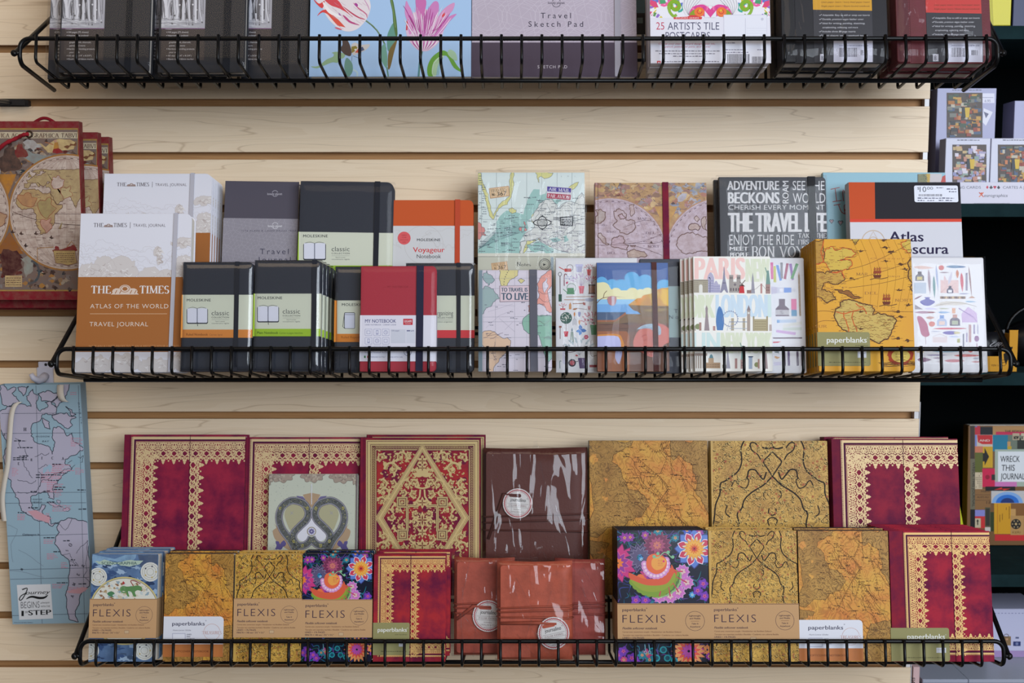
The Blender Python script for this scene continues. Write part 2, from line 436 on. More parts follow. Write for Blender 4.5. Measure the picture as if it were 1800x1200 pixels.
def tag(o,label,cat,group=None):
    o['label'] = label;o['category'] = cat
    if group: o['group'] = group
    return o
def thing(name,M,label,cat,group=None):
    o = bpy.data.objects.new(name,None);o.empty_display_size = 0.02;COL.objects.link(o)
    o.matrix_world = M;return tag(o,label,cat,group)
def copy_tree(root,offset,label):
    """a copy of a thing with copies of its parts and their parts"""
    r = root.copy();COL.objects.link(r);r.matrix_world = Matrix.Translation(offset) @ root.matrix_world;r['label'] = label
    for ch in root.children:
        c = ch.copy();COL.objects.link(c);c.parent = r
        for g in ch.children:
            d = g.copy();COL.objects.link(d);d.parent = c
    return r

# ------------------------------------------------------------------ the three wire shelves: where their floors lie
LEAN = R(10.5)
UP = Vector((0,math.sin(LEAN),math.cos(LEAN)));BACK = Vector((0,math.cos(LEAN),-math.sin(LEAN)))
LIPY = {'top': 113,'mid': 657,'bot': 1169}
BASE = {k: Vector((0,-0.2,at(900,y,-0.2).z)) for k,y in LIPY.items()}
RISER_D = 0.093;RISER_H = 0.075
REST = 0.0036                       # books stand on the wires
WHERE = {'top': 'top','mid': 'middle','bot': 'bottom'}

class Book(Frame):
    """a book standing on a wire shelf; its front cover lies on the local plane y = 0"""
    def __init__(s,name,label,cat,rack,tier,d,xl,xr,yref,ytop,t,group,roll=0.0,h=None,yaw=0.0):
        base = BASE[rack] + BACK * (d + (0 if tier == 0 else 0)) + UP * (REST + (RISER_H if tier else 0))
        f0 = Frame(base,LEAN,R(yaw),0)
        x0 = f0.P(xl,yref)[0]
        super().__init__(f0.W(x0,0,0),LEAN,R(yaw),R(roll))
        s.w = s.P(xr,yref)[0] if not roll else f0.P(xr,yref)[0] - x0
        s.h = h or s.P((xl + xr) / 2,ytop)[1];s.t = t
        s.root = thing(name,s.M,label,cat,group)
        s.label = label;s.fp = s.bp = 0.0
    def cover(s,col,r=(0,0,0,0),mat='leatherette',board=0.0022,spine=True,overhang=0.0,back=None):
        """front board, back board and spine as one cover; returns the collector so that artwork can be added"""
        m = MB(s,0.0,mat);rr = tuple(x * s.s for x in r)
        m.slab(0,0,s.w,s.h,0,board,col,rr,0.0004)
        m.slab(0,0,s.w,s.h,s.t - board,s.t,back or col,rr,0.0004)
        if spine: m.slab(0,0,0.0022,s.h,board * 0.5,s.t - board * 0.5,col,ch=0.0003)
        m.clip = (0.0002,0.0002,s.w - 0.0002,s.h - 0.0002);m.L = 1
        s.rr = rr;s.board = board
        return m
    def pages(s,inset=0.0022,mat='pages',col=(235,228,215)):
        m = MB(s,0,mat);b = s.board;r = s.rr
        m.slab(0.0024,inset,s.w - inset,s.h - inset,b + 0.0002,s.t - b - 0.0002,col,tuple(max(0,x - inset) for x in r),0.0003)
        return m.build('pages',s.root)
    def band(s,y0,y1,col,x0=None,x1=None,mat='card',th=0.0009,full=True,r=0.0):
        """a paper sleeve around the book between photo heights y0 (upper) and y1"""
        m = MB(s,-th,mat);s.fp = max(s.fp,th + .0004);s.bp = max(s.bp,th)
        za = s.P(s.midx(),y0)[1];zb = s.P(s.midx(),y1)[1]
        xa = -0.0006 if x0 is None else s.P(x0,(y0 + y1) / 2)[0];xb = s.w + 0.0006 if x1 is None else s.P(x1,(y0 + y1) / 2)[0]
        zb = max(zb,0.0004)
        if full:
            m.slab(xa,zb,xb,za,-th,-0.00005,col,ch=0.0001)
            m.slab(xa,zb,xa + 0.0005,za,-th,s.t + th,col,ch=0.0001);m.slab(xb - 0.0005,zb,xb,za,-th,s.t + th,col,ch=0.0001)
            m.slab(xa,zb,xb,za,s.t + 0.00005,s.t + th,col,ch=0.0001)
        else:
            m.slab(xa,zb,xb,za,-th,-0.00005,col,(0,r * s.s,r * s.s,0),ch=0.0001)
        m.clip = (xa,zb,xb,za);m.L = 1;m.box2 = (xa,zb,xb,za)
        return m
    def midx(s):
        p = s.W(s.w / 2,0,s.h / 2) - CAM;return 900 + FPX * p.x / p.dot(FW)
    def elastic(s,xa,xb,ytop,col,xa2=None,xb2=None,name='elastic_band',mat='cloth',lift=0.0011,label=None):
        """closure band down the front: photo x range at the top (xa..xb) and at the foot (xa2..xb2)"""
        xa2 = xa2 if xa2 is not None else xa;xb2 = xb2 if xb2 is not None else xb
        m = MB(s,0,mat);a = s.P(xa,ytop)[0];b = s.P(xb,ytop)[0];c = s.P(xa2,ytop)[0];d = s.P(xb2,ytop)[0]
        y0 = -lift - 0.0007;y1 = -lift;zt = s.h + 0.0005;zb = 0.0003
        V = [(c,y0,zb),(d,y0,zb),(b,y0,zt),(a,y0,zt),(c,y1,zb),(d,y1,zb),(b,y1,zt),(a,y1,zt),
             (a,s.t + 0.0007,zt),(b,s.t + 0.0007,zt),(c,s.t + 0.0007,zb),(d,s.t + 0.0007,zb)]
        m.raw(V,[[0,1,2,3],[0,3,7,4],[1,5,6,2],[3,2,9,8],[10,8,9,11],[0,10,11,1]],col)
        m.y = y0;m.L = 1;s.fp = max(s.fp,lift + .0008);s.bp = max(s.bp,.0008)
        return m.build(name,s.root,label=label)
    def wrap(s,mat='tight_film',m=(0.001,0.001,0.001,0.001),bulge=0.0006,nx=26,nz=30,seed=1,gap=0.0023,name='plastic_wrap'):
        """clear film round the whole book, margins left/right/bottom/top"""
        rr = random.Random(seed);b = MB(s,0,mat);x0 = -m[0];x1 = s.w + m[1];z0 = -m[2];z1 = s.h + m[3]
        ph = [(rr.uniform(0,6.3),rr.uniform(20,90),rr.uniform(-90,90)) for _ in range(6)]
        V = [];F = []
        for j in range(nz + 1):
            for i in range(nx + 1):
                u = i / nx;v = j / nz;e = min(u,1 - u,v,1 - v)
                x = x0 + (x1 - x0) * u;z = z0 + (z1 - z0) * v
                hgt = sum(math.sin(p + kx * x + kz * z) for p,kx,kz in ph) / 6
                fall = min(1,e / 0.05)
                V.append((x,-gap - bulge * (0.5 + 0.5 * hgt) * fall + (1 - fall) * gap * 1.2,z))
        for j in range(nz):
            for i in range(nx):
                a = j * (nx + 1) + i;F.append([a,a + 1,a + nx + 2,a + nx + 1])
        n0 = len(V);per = [i for i in range(nx + 1)] + [(j + 1) * (nx + 1) - 1 for j in range(1,nz + 1)] + [nz * (nx + 1) + i for i in range(nx - 1,-1,-1)] + [j * (nx + 1) for j in range(nz - 1,0,-1)]
        for k in per: V.append((V[k][0],s.t + 0.0006,V[k][2]))
        L = len(per)
        for k in range(L): F.append([per[k],n0 + k,n0 + (k + 1) % L,per[(k + 1) % L]])
        s.fp = max(s.fp,gap + bulge);s.bp = max(s.bp,.0007)
        b.raw(V,F,(255,255,255));return b.build(name,s.root,smooth=True)
    def stack(s,n,labels,gap=0.0006,dx=0.0,dy=0.0):
        gap = max(gap,s.fp + s.bp + .0004)
        for i in range(1,n + 1):
            off = s.M.to_3x3() @ Vector((dx * i,(s.t + gap) * i,dy * i));copy_tree(s.root,off,labels[i - 1])

# ------------------------------------------------------------------ drawing helpers
def spiral(cx,cy,r,turns=1.25,a0=0.0,d=1,n=14,r1=0.12):
    return [(cx + r * (1 - (1 - r1) * i / n) * math.cos(a0 + d * 2 * math.pi * turns * i / n),cy + r * (1 - (1 - r1) * i / n) * math.sin(a0 + d * 2 * math.pi * turns * i / n)) for i in range(n + 1)]
def rough(pts,amp,it=3,seed=0,closed=True):
    rr = random.Random(seed);P = list(pts)
    for _ in range(it):
        Q = []
        m = len(P)
        for i in range(m if closed else m - 1):
            a = P[i];b = P[(i + 1) % m];Q.append(a);dx,dy = b[0] - a[0],b[1] - a[1];k = rr.gauss(0,amp)
            Q.append(((a[0] + b[0]) / 2 - dy * k,(a[1] + b[1]) / 2 + dx * k))
        if not closed: Q.append(P[-1])
        P = Q
    return P
def bez(p0,p1,p2,p3=None,n=12):
    o = []
    for i in range(n + 1):
        t = i / n;u = 1 - t
        if p3 is None: o.append((u * u * p0[0] + 2 * u * t * p1[0] + t * t * p2[0],u * u * p0[1] + 2 * u * t * p1[1] + t * t * p2[1]))
        else: o.append(tuple(u ** 3 * p0[k] + 3 * u * u * t * p1[k] + 3 * u * t * t * p2[k] + t ** 3 * p3[k] for k in (0,1)))
    return o
def smooth_line(pts,n=5,closed=False):
    o = [];m = len(pts)
    for i in range(m if closed else m - 1):
        p0 = pts[i - 1] if (closed or i > 0) else pts[0];p1 = pts[i];p2 = pts[(i + 1) % m];p3 = pts[(i + 2) % m] if (closed or i < m - 2) else pts[-1]
        for k in range(n):
            t = k / n
            o.append(tuple(0.5 * (2 * p1[a] + (p2[a] - p0[a]) * t + (2 * p0[a] - 5 * p1[a] + 4 * p2[a] - p3[a]) * t * t + (3 * p1[a] - p0[a] - 3 * p2[a] + p3[a]) * t ** 3) for a in (0,1)))
    if not closed: o.append(pts[-1])
    return o
def petal(cx,cy,ang,r0,r1,wd,n=7,notch=0.0):
    """petal outline pointing along ang from radius r0 to r1"""
    ca,sa = math.cos(ang),math.sin(ang);o = []
    pr = [(r0 + (r1 - r0) * i / n,wd * math.sin(math.pi * (i / n) ** 0.8) if i < n else 0) for i in range(n + 1)]
    if notch: pr[-1] = (r1 - notch * (r1 - r0),0)
    for t,w in pr: o.append((cx + t * ca - w * sa,cy + t * sa + w * ca))
    for t,w in pr[-2:0:-1]: o.append((cx + t * ca + w * sa,cy + t * sa - w * ca))
    return o
def flower(m,cx,cy,n,r0,r1,wd,col,a0=0.0,notch=0.0,edge=None):
    for i in range(n):
        q = petal(cx,cy,a0 + 2 * math.pi * i / n,r0,r1,wd,notch=notch)
        if edge: m.poly(petal(cx,cy,a0 + 2 * math.pi * i / n,r0,r1 * 1.06,wd * 1.2,notch=notch),edge);m.L += 1
        m.poly(q,col)
        if edge: m.L -= 1

# coastlines in degrees (longitude, latitude)
AFR = [(-6,36),(10,37),(20,32),(32,31),(35,28),(43,12),(51,12),(48,5),(40,-4),(40,-15),(35,-24),(32,-29),(26,-34),(18,-34),(14,-23),(12,-15),(13,-6),(9,0),(9,4),(4,6),(-4,5),(-8,4),(-13,8),(-17,14),(-17,21),(-13,27),(-9,32)]
SAM = [(-77,8),(-72,12),(-62,10),(-52,5),(-50,0),(-44,-3),(-37,-5),(-35,-8),(-39,-13),(-39,-18),(-42,-23),(-48,-26),(-54,-34),(-58,-35),(-57,-38),(-62,-39),(-65,-43),(-66,-48),(-69,-52),(-68,-55),(-73,-52),(-75,-46),(-73,-40),(-71,-30),(-70,-19),(-76,-14),(-81,-6),(-80,-2),(-78,3)]
NAM = [(-168,66),(-156,71),(-130,70),(-115,68),(-95,72),(-82,70),(-94,60),(-92,57),(-82,55),(-80,51),(-78,57),(-77,62),(-70,61),(-65,59),(-57,52),(-66,49),(-61,46),(-70,43),(-74,40),(-76,35),(-81,31),(-80,25),(-83,29),(-90,29),(-97,27),(-97,20),(-91,18),(-87,21),(-88,16),(-83,15),(-83,10),(-78,9),(-82,8),(-87,13),(-95,16),(-105,20),(-110,26),(-114,31),(-112,25),(-117,33),(-124,40),(-124,48),(-133,56),(-150,60),(-163,56),(-158,59),(-165,62)]
GRL = [(-73,78),(-60,82),(-30,83),(-18,79),(-20,72),(-32,68),(-42,60),(-50,62),(-54,69),(-60,76)]
EUR = [(-9,37),(-9,43),(-2,44),(-5,48),(2,51),(8,54),(10,57),(12,54),(20,55),(24,58),(28,60),(22,60),(24,65),(20,64),(17,61),(18,58),(13,56),(10,59),(5,59),(6,62),(14,68),(25,71),(40,67),(45,68),(60,69),(70,72),(100,76),(140,73),(170,69),(178,66),(160,60),(156,52),(142,58),(138,54),(140,48),(128,40),(126,35),(121,39),(122,30),(115,22),(108,20),(109,12),(104,10),(100,13),(103,2),(98,9),(94,17),(88,21),(80,15),(78,8),(73,17),(70,22),(60,25),(50,30),(56,24),(58,20),(45,13),(42,18),(35,28),(35,36),(28,37),(27,41),(35,45),(30,46),(28,42),(23,38),(20,40),(13,45),(18,40),(16,38),(10,44),(3,43),(-1,37)]
BRI = [(-5,50),(1,51),(0,53),(-3,56),(-3,58.5),(-6,57),(-3,54),(-5,52)]
ICE = [(-24,65),(-20,66.5),(-14,65),(-19,63.3),(-23,64)]
def coast(m,C,f,fill,line,lw=0.7,seed=1,amp=0.1,it=2,mat=None):
    q = [f(*p) for p in rough(C,amp,it,seed)]
    if fill: m.poly(q,fill,mat)
    if line: m.L += 1;m.stroke(q,lw,line,True);m.L -= 1
    return q
# ================================================================== the setting: slatted wall, floor
XE = 0.6052                         # right edge of the slat wall
PITCHZ = 0.0762;GZ = 1.1164
def slat_wall():
    m = MB(None,0,'maple');x0 = -1.5;x1 = XE
    prof = []                       # (y, z, material of the face that follows)
    zs = [GZ + k * PITCHZ for k in range(-13,17)]
    prof.append((0.0,0.0,'maple'))
    for z in zs:
        a = z - 0.0053;b = z + 0.0053
        prof += [(0.0,a - 0.0006,'maple'),(0.0006,a,'groove_board'),(0.006,a,'groove_board'),(0.006,a - 0.004,'groove_board'),(0.0125,a - 0.004,'groove_board'),
                 (0.0125,b + 0.005,'groove_board'),(0.006,b + 0.005,'groove_board'),(0.006,b,'groove_board'),(0.0006,b,'maple'),(0.0,b + 0.0006,'maple')]
    prof.append((0.0,2.45,'maple'));prof.append((0.019,2.45,'groove_board'));prof.append((0.019,0.0,'groove_board'))
    n = len(prof)
    for i in range(n):
        j = (i + 1) % n;(ya,za,mt),(yb,zb,_) = prof[i],prof[j]
        m.raw([(x0,ya,za),(x1,ya,za),(x1,yb,zb),(x0,yb,zb)],[[0,1,2,3]],(200,170,130),mt)
    for x in (x0,x1):
        m.raw([(x,y,z) for y,z,_ in prof],[list(range(n)) if x == x1 else list(range(n))[::-1]],(200,170,130),'groove_board')
    for z in zs:                    # pale plugs closing the groove ends
        m.box(x1 - 0.007,0.0008,z - 0.0052,x1 - 0.0004,0.012,z + 0.0052,(236,232,232),'plastic_white')
    o = m.build('wall_back');o['kind'] = 'structure'
    o['label'] = 'light maple slatted display wall with horizontal grooves'
slat_wall()
m = MB(None,0,'dark_wood');m.box(XE + 0.0004,0.0,0.62,XE + 0.0015,0.012,1.06,(222,220,224),'plastic_white')
o = m.build('trim_1');o['kind'] = 'structure';o['label'] = 'thin white edging strip on the end of the slatted wall'
m = MB(None,0,'paper');m.box(-3,-4.5,-0.05,3,0.6,0.0,(120,112,104));o = m.build('floor');o['kind'] = 'structure'

# ================================================================== wire shelves
def wire_shelf(key,pxL,pxR,first,label):
    fr = Frame(BASE[key],LEAN);y0 = LIPY[key];BLK = (9,9,11)
    xL = at(pxL,y0,-0.2).x;xR = at(pxR,y0,-0.2).x;H = 0.032;c = 0.012;dl = -0.004
    root = thing('wire_shelf',fr.M,label,'wire shelf','black wire shelves on the slatted wall')
    def half(x,sg):
        p = [(x,0.1,0.0)] + [(x,dl + c * (1 - math.sin(t)),c * (1 - math.cos(t))) for t in [math.pi / 2 * i / 6 for i in range(7)]]
        p += [(x + sg * c * (1 - math.cos(t)),dl,H - c + c * math.sin(t)) for t in [math.pi / 2 * i / 6 for i in range(7)]]
        return p
    m = MB(fr,0,'enamel');m.tube(half(xL,1) + half(xR,-1)[::-1],0.0029,BLK);m.build('front_rail',root,True)
    xb0 = xL + 0.016;xb1 = xR - 0.016
    for nm,d,v,ra,xa,xb in (('bottom_rail',0.047,-0.0050,0.0030,xb0,xb1),('riser_rail',RISER_D + 0.0045,RISER_H - 0.0045,0.0025,xL,xR),('back_rail',0.178,RISER_H - 0.0045,0.0025,xL,xR)):
        m = MB(fr,0,'enamel');m.tube([(xa,d,v),(xb,d,v)],ra,BLK);m.build(nm,root,True)
    m = MB(fr,0,'enamel');f = -0.0086;e = 0.007
    pts = [(0,f,H + 0.0032),(0,f,e)] + [(0,f + e * (1 - math.cos(t)),e * (1 - math.sin(t))) for t in [math.pi / 2 * i / 5 for i in range(1,6)]] + [(0,RISER_D - 0.004,0),(0,RISER_D - 0.001,0.001),(0,RISER_D,0.004),(0,RISER_D,RISER_H - 0.004),(0,RISER_D + 0.001,RISER_H - 0.001),(0,RISER_D + 0.004,RISER_H),(0,0.186,RISER_H)]
    m.tube(pts,0.002,BLK,7);x = at(first,y0,-0.2).x;w0 = None
    while x < xR - 0.012:
        if w0 is None: w = w0 = m.build('wire',root,True)
        else: w = w0.copy();COL.objects.link(w);w.parent = root
        w.location = (x,0,0);x += 0.0254
    for x,sg in ((xL,-1),(xR,1)):
        p0 = Vector((x + sg * 0.0062,dl,0.013));zw = fr.W(0,0,0.013).z + 0.112
        k = math.ceil((zw - GZ) / PITCHZ - 0.5);zg = GZ + k * PITCHZ
        inv = fr.M.inverted();xw = min(x + sg * 0.004,XE - 0.004);p1 = inv @ Vector((xw,-0.0035,zg));p2 = inv @ Vector((xw,0.004,zg))
        m = MB(fr,0,'enamel');m.tube([tuple(p0 + (p0 - p1).normalized() * 0.004),tuple(p0)] + ([tuple(p0.lerp(p1,.8) + Vector((.05,0,0)))] if sg > 0 else []) + [tuple(p1),tuple(p2)],0.0032,BLK)
        m.tube([tuple(p0),(x,dl,0.013)],0.003,BLK);m.build('side_brace',root,True)
        m = MB(fr,0,'enamel');m.ball(tuple(p0 + Vector((sg * 0.001,0,0))),(0.0042,0.0042,0.0042),BLK);m.build('knob',root,True)
    return root
wire_shelf('top',36.5,1752,67.5,'topmost black wire shelf, cut off by the top of the photo')
wire_shelf('mid',101,1775,132.5,'middle black wire shelf crowded with two rows of notebooks')
wire_shelf('bot',142,1763,172.5,'lowest black wire shelf, holding ornate gold and red journals')
# ================================================================== top shelf
GT = 'sketchbooks and journals on the top wire shelf'
INK = (40,42,52)
# --- black hardcover sketchbooks with a forest photo label, in plastic
def black_sketchbook(xl,xr,d,label,pl,pr,e0,e1,back=0,blab=()):
    d += .007 * (d > .05)
    b = Book('sketchbook',label,'sketchbook','top',0,d,xl,xr,120,0,.016,GT,h=.215)
    m = b.cover((46,48,54),(0,6,6,0));m.build('cover',b.root);b.pages()
    a = MB(b,-.0003,'gloss');za = b.P(150,106)[1];x0 = b.P(pl,60)[0];x1 = b.P(pr,60)[0]
    a.slab(x0,za,x1,b.h + .0003,-.0003,-.00005,(66,60,62),ch=.0001);a.clip = (x0,za,x1,b.h);a.L = 1
    a.rect(pl - 4,-140,pr + 4,50.3,(176,176,184));a.L = 2
    rr = random.Random(7);w = pr - pl
    for i in range(40):
        x = pl + rr.uniform(.02,.98) * w;y1 = rr.uniform(22,45);g = rr.choice((70,90,110,130,215,225));m2 = rr.uniform(.8,4)
        a.stroke(rough([(x + rr.uniform(-4,4),-135),(x + rr.uniform(-2,2),-40),(x,y1)],.03,2,i,False),m2,(g,g,g + 6))
    a.L = 3
    for i in range(70):
        x = pl + rr.random() ** .5 * w;y = rr.uniform(-100,44);g = rr.choice((80,110,150,220));a.disc(x,y,rr.uniform(.6,2),(g,g,g + 4),6)
    for i in range(16): y = 33 + i * 1.1;g = rr.choice((205,220,190,160));a.stroke(rough([(pl,y),(pl + w * rr.uniform(.3,.9),y + 1)],.06,2,i,False),1.3,(g,g,g + 5))
    a.L = 4;a.rect(pl - 3,49.6,pr + 3,51,(120,80,120))
    for i,tx in enumerate(('144 pages (72 sheets)','Heavyweight archival','quality paper supports','graphite, ink, charcoal,','pastel, and more','Hardcover binding protects','your work','A5 size (6-1/4" x 8-3/4")','Elastic band/ribbon marker')):
        y = 58 + i * 5.9;ind = 12
        a.text(tx,pl + w * .16 + (2 if i in (3,4,6) else 0),y,2.9,(206,204,206),None,.004)
        if i not in (2,3,4,6): a.disc(pl + w * .135,y - 1.4,.7,(206,204,206),6)
    a.build('photo_label',b.root)
    b.elastic(e0,e1,60,(30,32,38),e0 - 1,e1 - 1)
    b.wrap('tight_film',(.004,.004,0,.002),.0016,seed=int(xl),gap=.0024)
    if back: b.stack(back,blab,dx=0)
    return b
black_sketchbook(103,262,.040,'leftmost black hardcover sketchbook with a snowy forest photo label, top shelf',108,183,222,232)
black_sketchbook(84,232,.0575,'black sketchbook with a forest photo label half hidden behind the leftmost one',87,160,200,208)
black_sketchbook(277,430,.040,'middle black sketchbook with a snowy forest photo label, top shelf',283,360,394,406)
black_sketchbook(252,400,.0575,'black sketchbook half hidden behind the middle one with the forest label',258,330,372,382)
black_sketchbook(424,541,.0575,'rightmost black sketchbook with a forest label, beside the blue tulip cover',402,477,498,509)

# --- tulip sketchbook
b = Book('sketchbook','large sky blue sketchbook painted with striped tulips and a butterfly','sketchbook','top',0,.0560,543,828,130,0,.024,GT,h=.285)
m = b.cover((168,200,236),mat='gloss',board=.0014);m.L = 1;t = lambda L: [(540 + x / 6.207,y / 6.207) for x,y in L]
GR = (86,124,84);TE = (96,150,136);WH = (232,222,226);RD = (220,66,70);MG = (176,60,150);PK = (214,140,196)
m.stroke(t([(640,225),(700,270),(760,330),(800,390),(840,470),(860,540)]),2.6,(84,110,76));m.stroke(t(smooth_line([(640,225),(720,280),(790,370),(830,460)])),.9,(130,160,130))
m.poly(t(smooth_line([(885,350),(935,255),(950,290),(975,390),(960,480),(885,560),(870,430)],5,True)),TE);m.poly(t(smooth_line([(850,470),(800,530),(795,620),(830,700),(868,740),(875,620),(860,520)],5,True)),(112,164,146));m.L = 2
m.poly(t(smooth_line([(905,0),(930,130),(940,260),(965,390),(985,380),(980,280),(965,160),(935,0)],4,True)),(78,112,62));m.stroke(t([(918,0),(945,150),(962,300)]),1.4,(120,150,90));m.poly(t(smooth_line([(970,440),(890,560),(880,740),(905,740),(945,580),(980,450)],4,True)),(120,100,56))
m.stroke(t([(870,735),(885,840),(880,900)]),2.4,(96,140,120));m.stroke(t([(1252,560),(1225,700),(1212,860),(1208,930)]),3.4,(86,140,150));m.stroke(t([(1256,560),(1232,700),(1220,860)]),1,(90,130,70))
# left tulip
m.L = 3;m.poly(t(smooth_line([(180,-200),(100,0),(160,60),(195,150),(260,240),(360,320),(450,345),(540,320),(610,260),(660,190),(690,100),(690,40),(660,-60),(600,-200)],5,True)),WH);m.L = 4
m.poly(t(smooth_line([(70,-10),(130,40),(190,10),(165,90),(100,40)],4,True)),RD);m.poly(t(smooth_line([(190,0),(260,60),(330,85),(420,130),(500,190),(400,90),(330,0),(210,-30)],4,True)),(216,70,84))
m.poly(t(smooth_line([(110,175),(160,115),(240,112),(300,190),(350,260),(300,230),(240,170),(170,135)],4,True)),RD);m.poly(t([(200,130),(330,280),(420,300),(340,215),(260,150)]),(222,84,70))
for L,c,w in (([(390,70),(480,140),(560,190),(635,215)],(196,70,100),2.6),([(390,165),(420,195),(470,240),(570,275)],(190,70,130),4),([(500,30),(560,90),(640,150),(655,200)],(206,90,130),2),([(345,140),(370,195)],(150,90,170),3),([(520,35),(550,70)],(170,60,150),5),([(170,20),(250,130),(380,190)],(246,240,240),6),([(600,-40),(660,60),(680,120)],(206,150,190),1.6),([(300,300),(380,325)],(214,90,110),3)): m.stroke(t(smooth_line(L)),w,c,taper='both')
rr = random.Random(1)
for i in range(26): x = rr.uniform(260,640);y = rr.uniform(20,300);m.L = 5;m.stroke(t([(x,y),(x + 26,y + 22),(x + 50,y + 34)]),.45,(200,150,180)) if (x - 450) ** 2 / 5e4 + (y - 130) ** 2 / 3.2e4 < 1 else None
# right tulip
m.L = 3;m.poly(t(smooth_line([(1080,260),(1085,380),(1130,470),(1200,540),(1260,560),(1330,550),(1400,500),(1460,420),(1500,300),(1500,250),(1300,100),(1150,150)],5,True)),(222,190,214));m.L = 4
for L,c in (([(1080,10),(1065,130),(1090,240),(1120,380),(1170,260),(1140,120),(1110,60)],PK),([(1185,-40),(1190,110),(1215,240),(1240,380),(1270,180),(1300,20),(1240,-60)],(204,110,176)),([(1435,40),(1380,20),(1300,140),(1240,320),(1250,400),(1320,360),(1420,180)],(206,130,190)),([(1605,30),(1500,90),(1420,200),(1330,380),(1400,340),(1520,190),(1590,110)],(214,150,196)),([(1630,155),(1560,175),(1480,240),(1400,360),(1300,420),(1360,440),(1470,350),(1550,240)],(208,130,190))): m.poly(t(smooth_line(L,4,True)),c);m.L += 1
for i in range(46):
    x = 1100 + i * 9;y0 = 60 + 150 * abs(math.sin(i * 1.7));a = (x - 1280) * .6
    m.stroke(t(smooth_line([(x + a * .5,y0),(x,y0 + 90),(1265 + (x - 1265) * .55,380 + 40 * math.sin(i))],4)),1.2 + math.sin(i * 2.3) * .7,(MG,(236,226,234),(160,50,130),(226,180,214))[i % 4],taper='both')
for i in range(14): x = 1120 + i * 26;m.stroke(t([(x,400),(1265 + (x - 1265) * .7,480),(1262 + (x - 1262) * .3,545)]),2,((186,80,160),(240,232,238))[i % 2],taper='both')
m.poly(t([(1470,170),(1500,135),(1503,165),(1475,195)]),RD);m.poly(t([(1085,230),(1100,210),(1095,330),(1078,330)]),(200,60,80))
# butterfly and leaves
m.L = 3;m.poly(t(smooth_line([(40,725),(120,720),(210,650),(280,620),(290,590),(270,575),(330,565),(410,590),(400,630),(350,650),(330,685),(280,680),(220,700),(110,745)],4,True)),(146,178,140));m.poly(t(smooth_line([(430,630),(490,690),(495,780),(450,840),(420,800),(405,720)],4,True)),(106,150,136));m.stroke(t(smooth_line([(500,760),(545,790),(545,840)])),3,(190,214,220));m.L = 4
m.poly(t(smooth_line([(385,430),(440,440),(480,540),(475,610),(420,600),(385,570),(358,530),(385,490)],4,True)),(76,60,58));m.poly(t(smooth_line([(480,500),(520,465),(555,480),(590,490),(685,485),(640,545),(560,580),(500,600)],4,True)),(206,200,196));m.L = 5
m.poly(t([(482,510),(530,500),(550,520),(520,560),(485,580)]),(140,124,50));m.poly(t([(520,575),(570,515),(580,575)]),(200,84,66));m.poly(t([(580,520),(605,510),(625,545),(590,560)]),(70,84,120));m.disc(*t([(525,542)])[0],1.6,(226,220,210));m.stroke(t([(500,610),(580,640)]),.5,(60,50,50));m.stroke(t([(490,610),(485,670)]),.5,(60,50,50))
m.L = 3;m.poly(t(smooth_line([(1320,830),(1310,740),(1350,640),(1420,575),(1490,550),(1560,600),(1640,720),(1700,790),(1600,740),(1520,610),(1440,650),(1400,760),(1370,840)],4,True)),(104,164,60));m.L = 4;m.poly(t(smooth_line([(1360,800),(1380,680),(1460,610),(1490,620),(1430,700),(1400,840)],4,True)),(196,218,190));m.poly(t(smooth_line([(1560,540),(1620,580),(1635,660),(1580,640),(1530,580)],4,True)),(166,200,166))
for i in range(7): m.L = 5;m.stroke(t([(1370 + i * 10,820),(1385 + i * 12,700),(1450 + i * 5,625)]),.5,(120,180,90))
m.build('cover',b.root);b.pages(.0004)

# --- travel sketch pad
b = Book('sketchbook','lilac travel sketch pad with a plum paper sleeve, right of the tulip sketchbook','sketchbook','top',0,.0575,829,1120,130,0,.022,GT,h=.2)
m = b.cover((190,178,192),(0,5,5,0),'cloth');m.L = 1;LN = (208,198,210)
rr = random.Random(3);nodes = [(829 + 58 * i + 29 * (j % 2),-120 + 50 * j) for i in range(6) for j in range(5)]
for cx,cy in nodes:
    for r in (26,34): m.ring(cx,cy,r,.7,LN,26,r * .9)
    for k in range(3): a = k * 1.047 + .3;m.stroke([(cx - 60 * math.cos(a),cy - 60 * math.sin(a)),(cx + 60 * math.cos(a),cy + 60 * math.sin(a))],.6,LN)
m.L = 2;m.text('Travel',950.5,32,9.5,(58,54,70),53,.002,sp=1.5);m.text('Sketch Pad',929,47,9.5,(58,54,70),96,.002,sp=1.5)
m.ring(978,5,7.5,.9,(60,56,70),26);m.rect(962,2.5,993,7.5,(190,178,192));m.L = 3;m.text('lonely planet',978,7,4,(60,56,70),29,.012,al='c');m.L = 2;m.text('* PLAIN PAGES * 180 GSM PAPER * FLAT BINDING *',838,72,2.6,(110,100,116),212,sp=1.3)
m.build('cover',b.root);b.pages()
a = b.band(75,151,(84,72,86));a.L = 1;a.text('SKETCH PAD',945,120,5.2,(214,206,214),52,.006,sp=1.2);a.build('paper_sleeve',b.root)
b.elastic(1081,1091,60,(176,172,184),1080,1090)

# a dark book deeper on the shelf, seen through the gap
b = Book('notebook','dark book with a teal top seen in the gap between sketch pad and postcard box','notebook','top',1,.1,1104,1148,60,0,.02,GT,h=.11)
m = b.cover((38,36,40));m.rect(1104,-60,1150,26,(104,138,150));m.rect(1104,23,1150,26,(50,50,54));m.rect(1120,31,1130,41,(110,130,130));m.rect(1122,90,1130,93,(120,120,110));m.rect(1119,98,1129,101,(130,120,100));m.build('cover',b.root);b.pages()

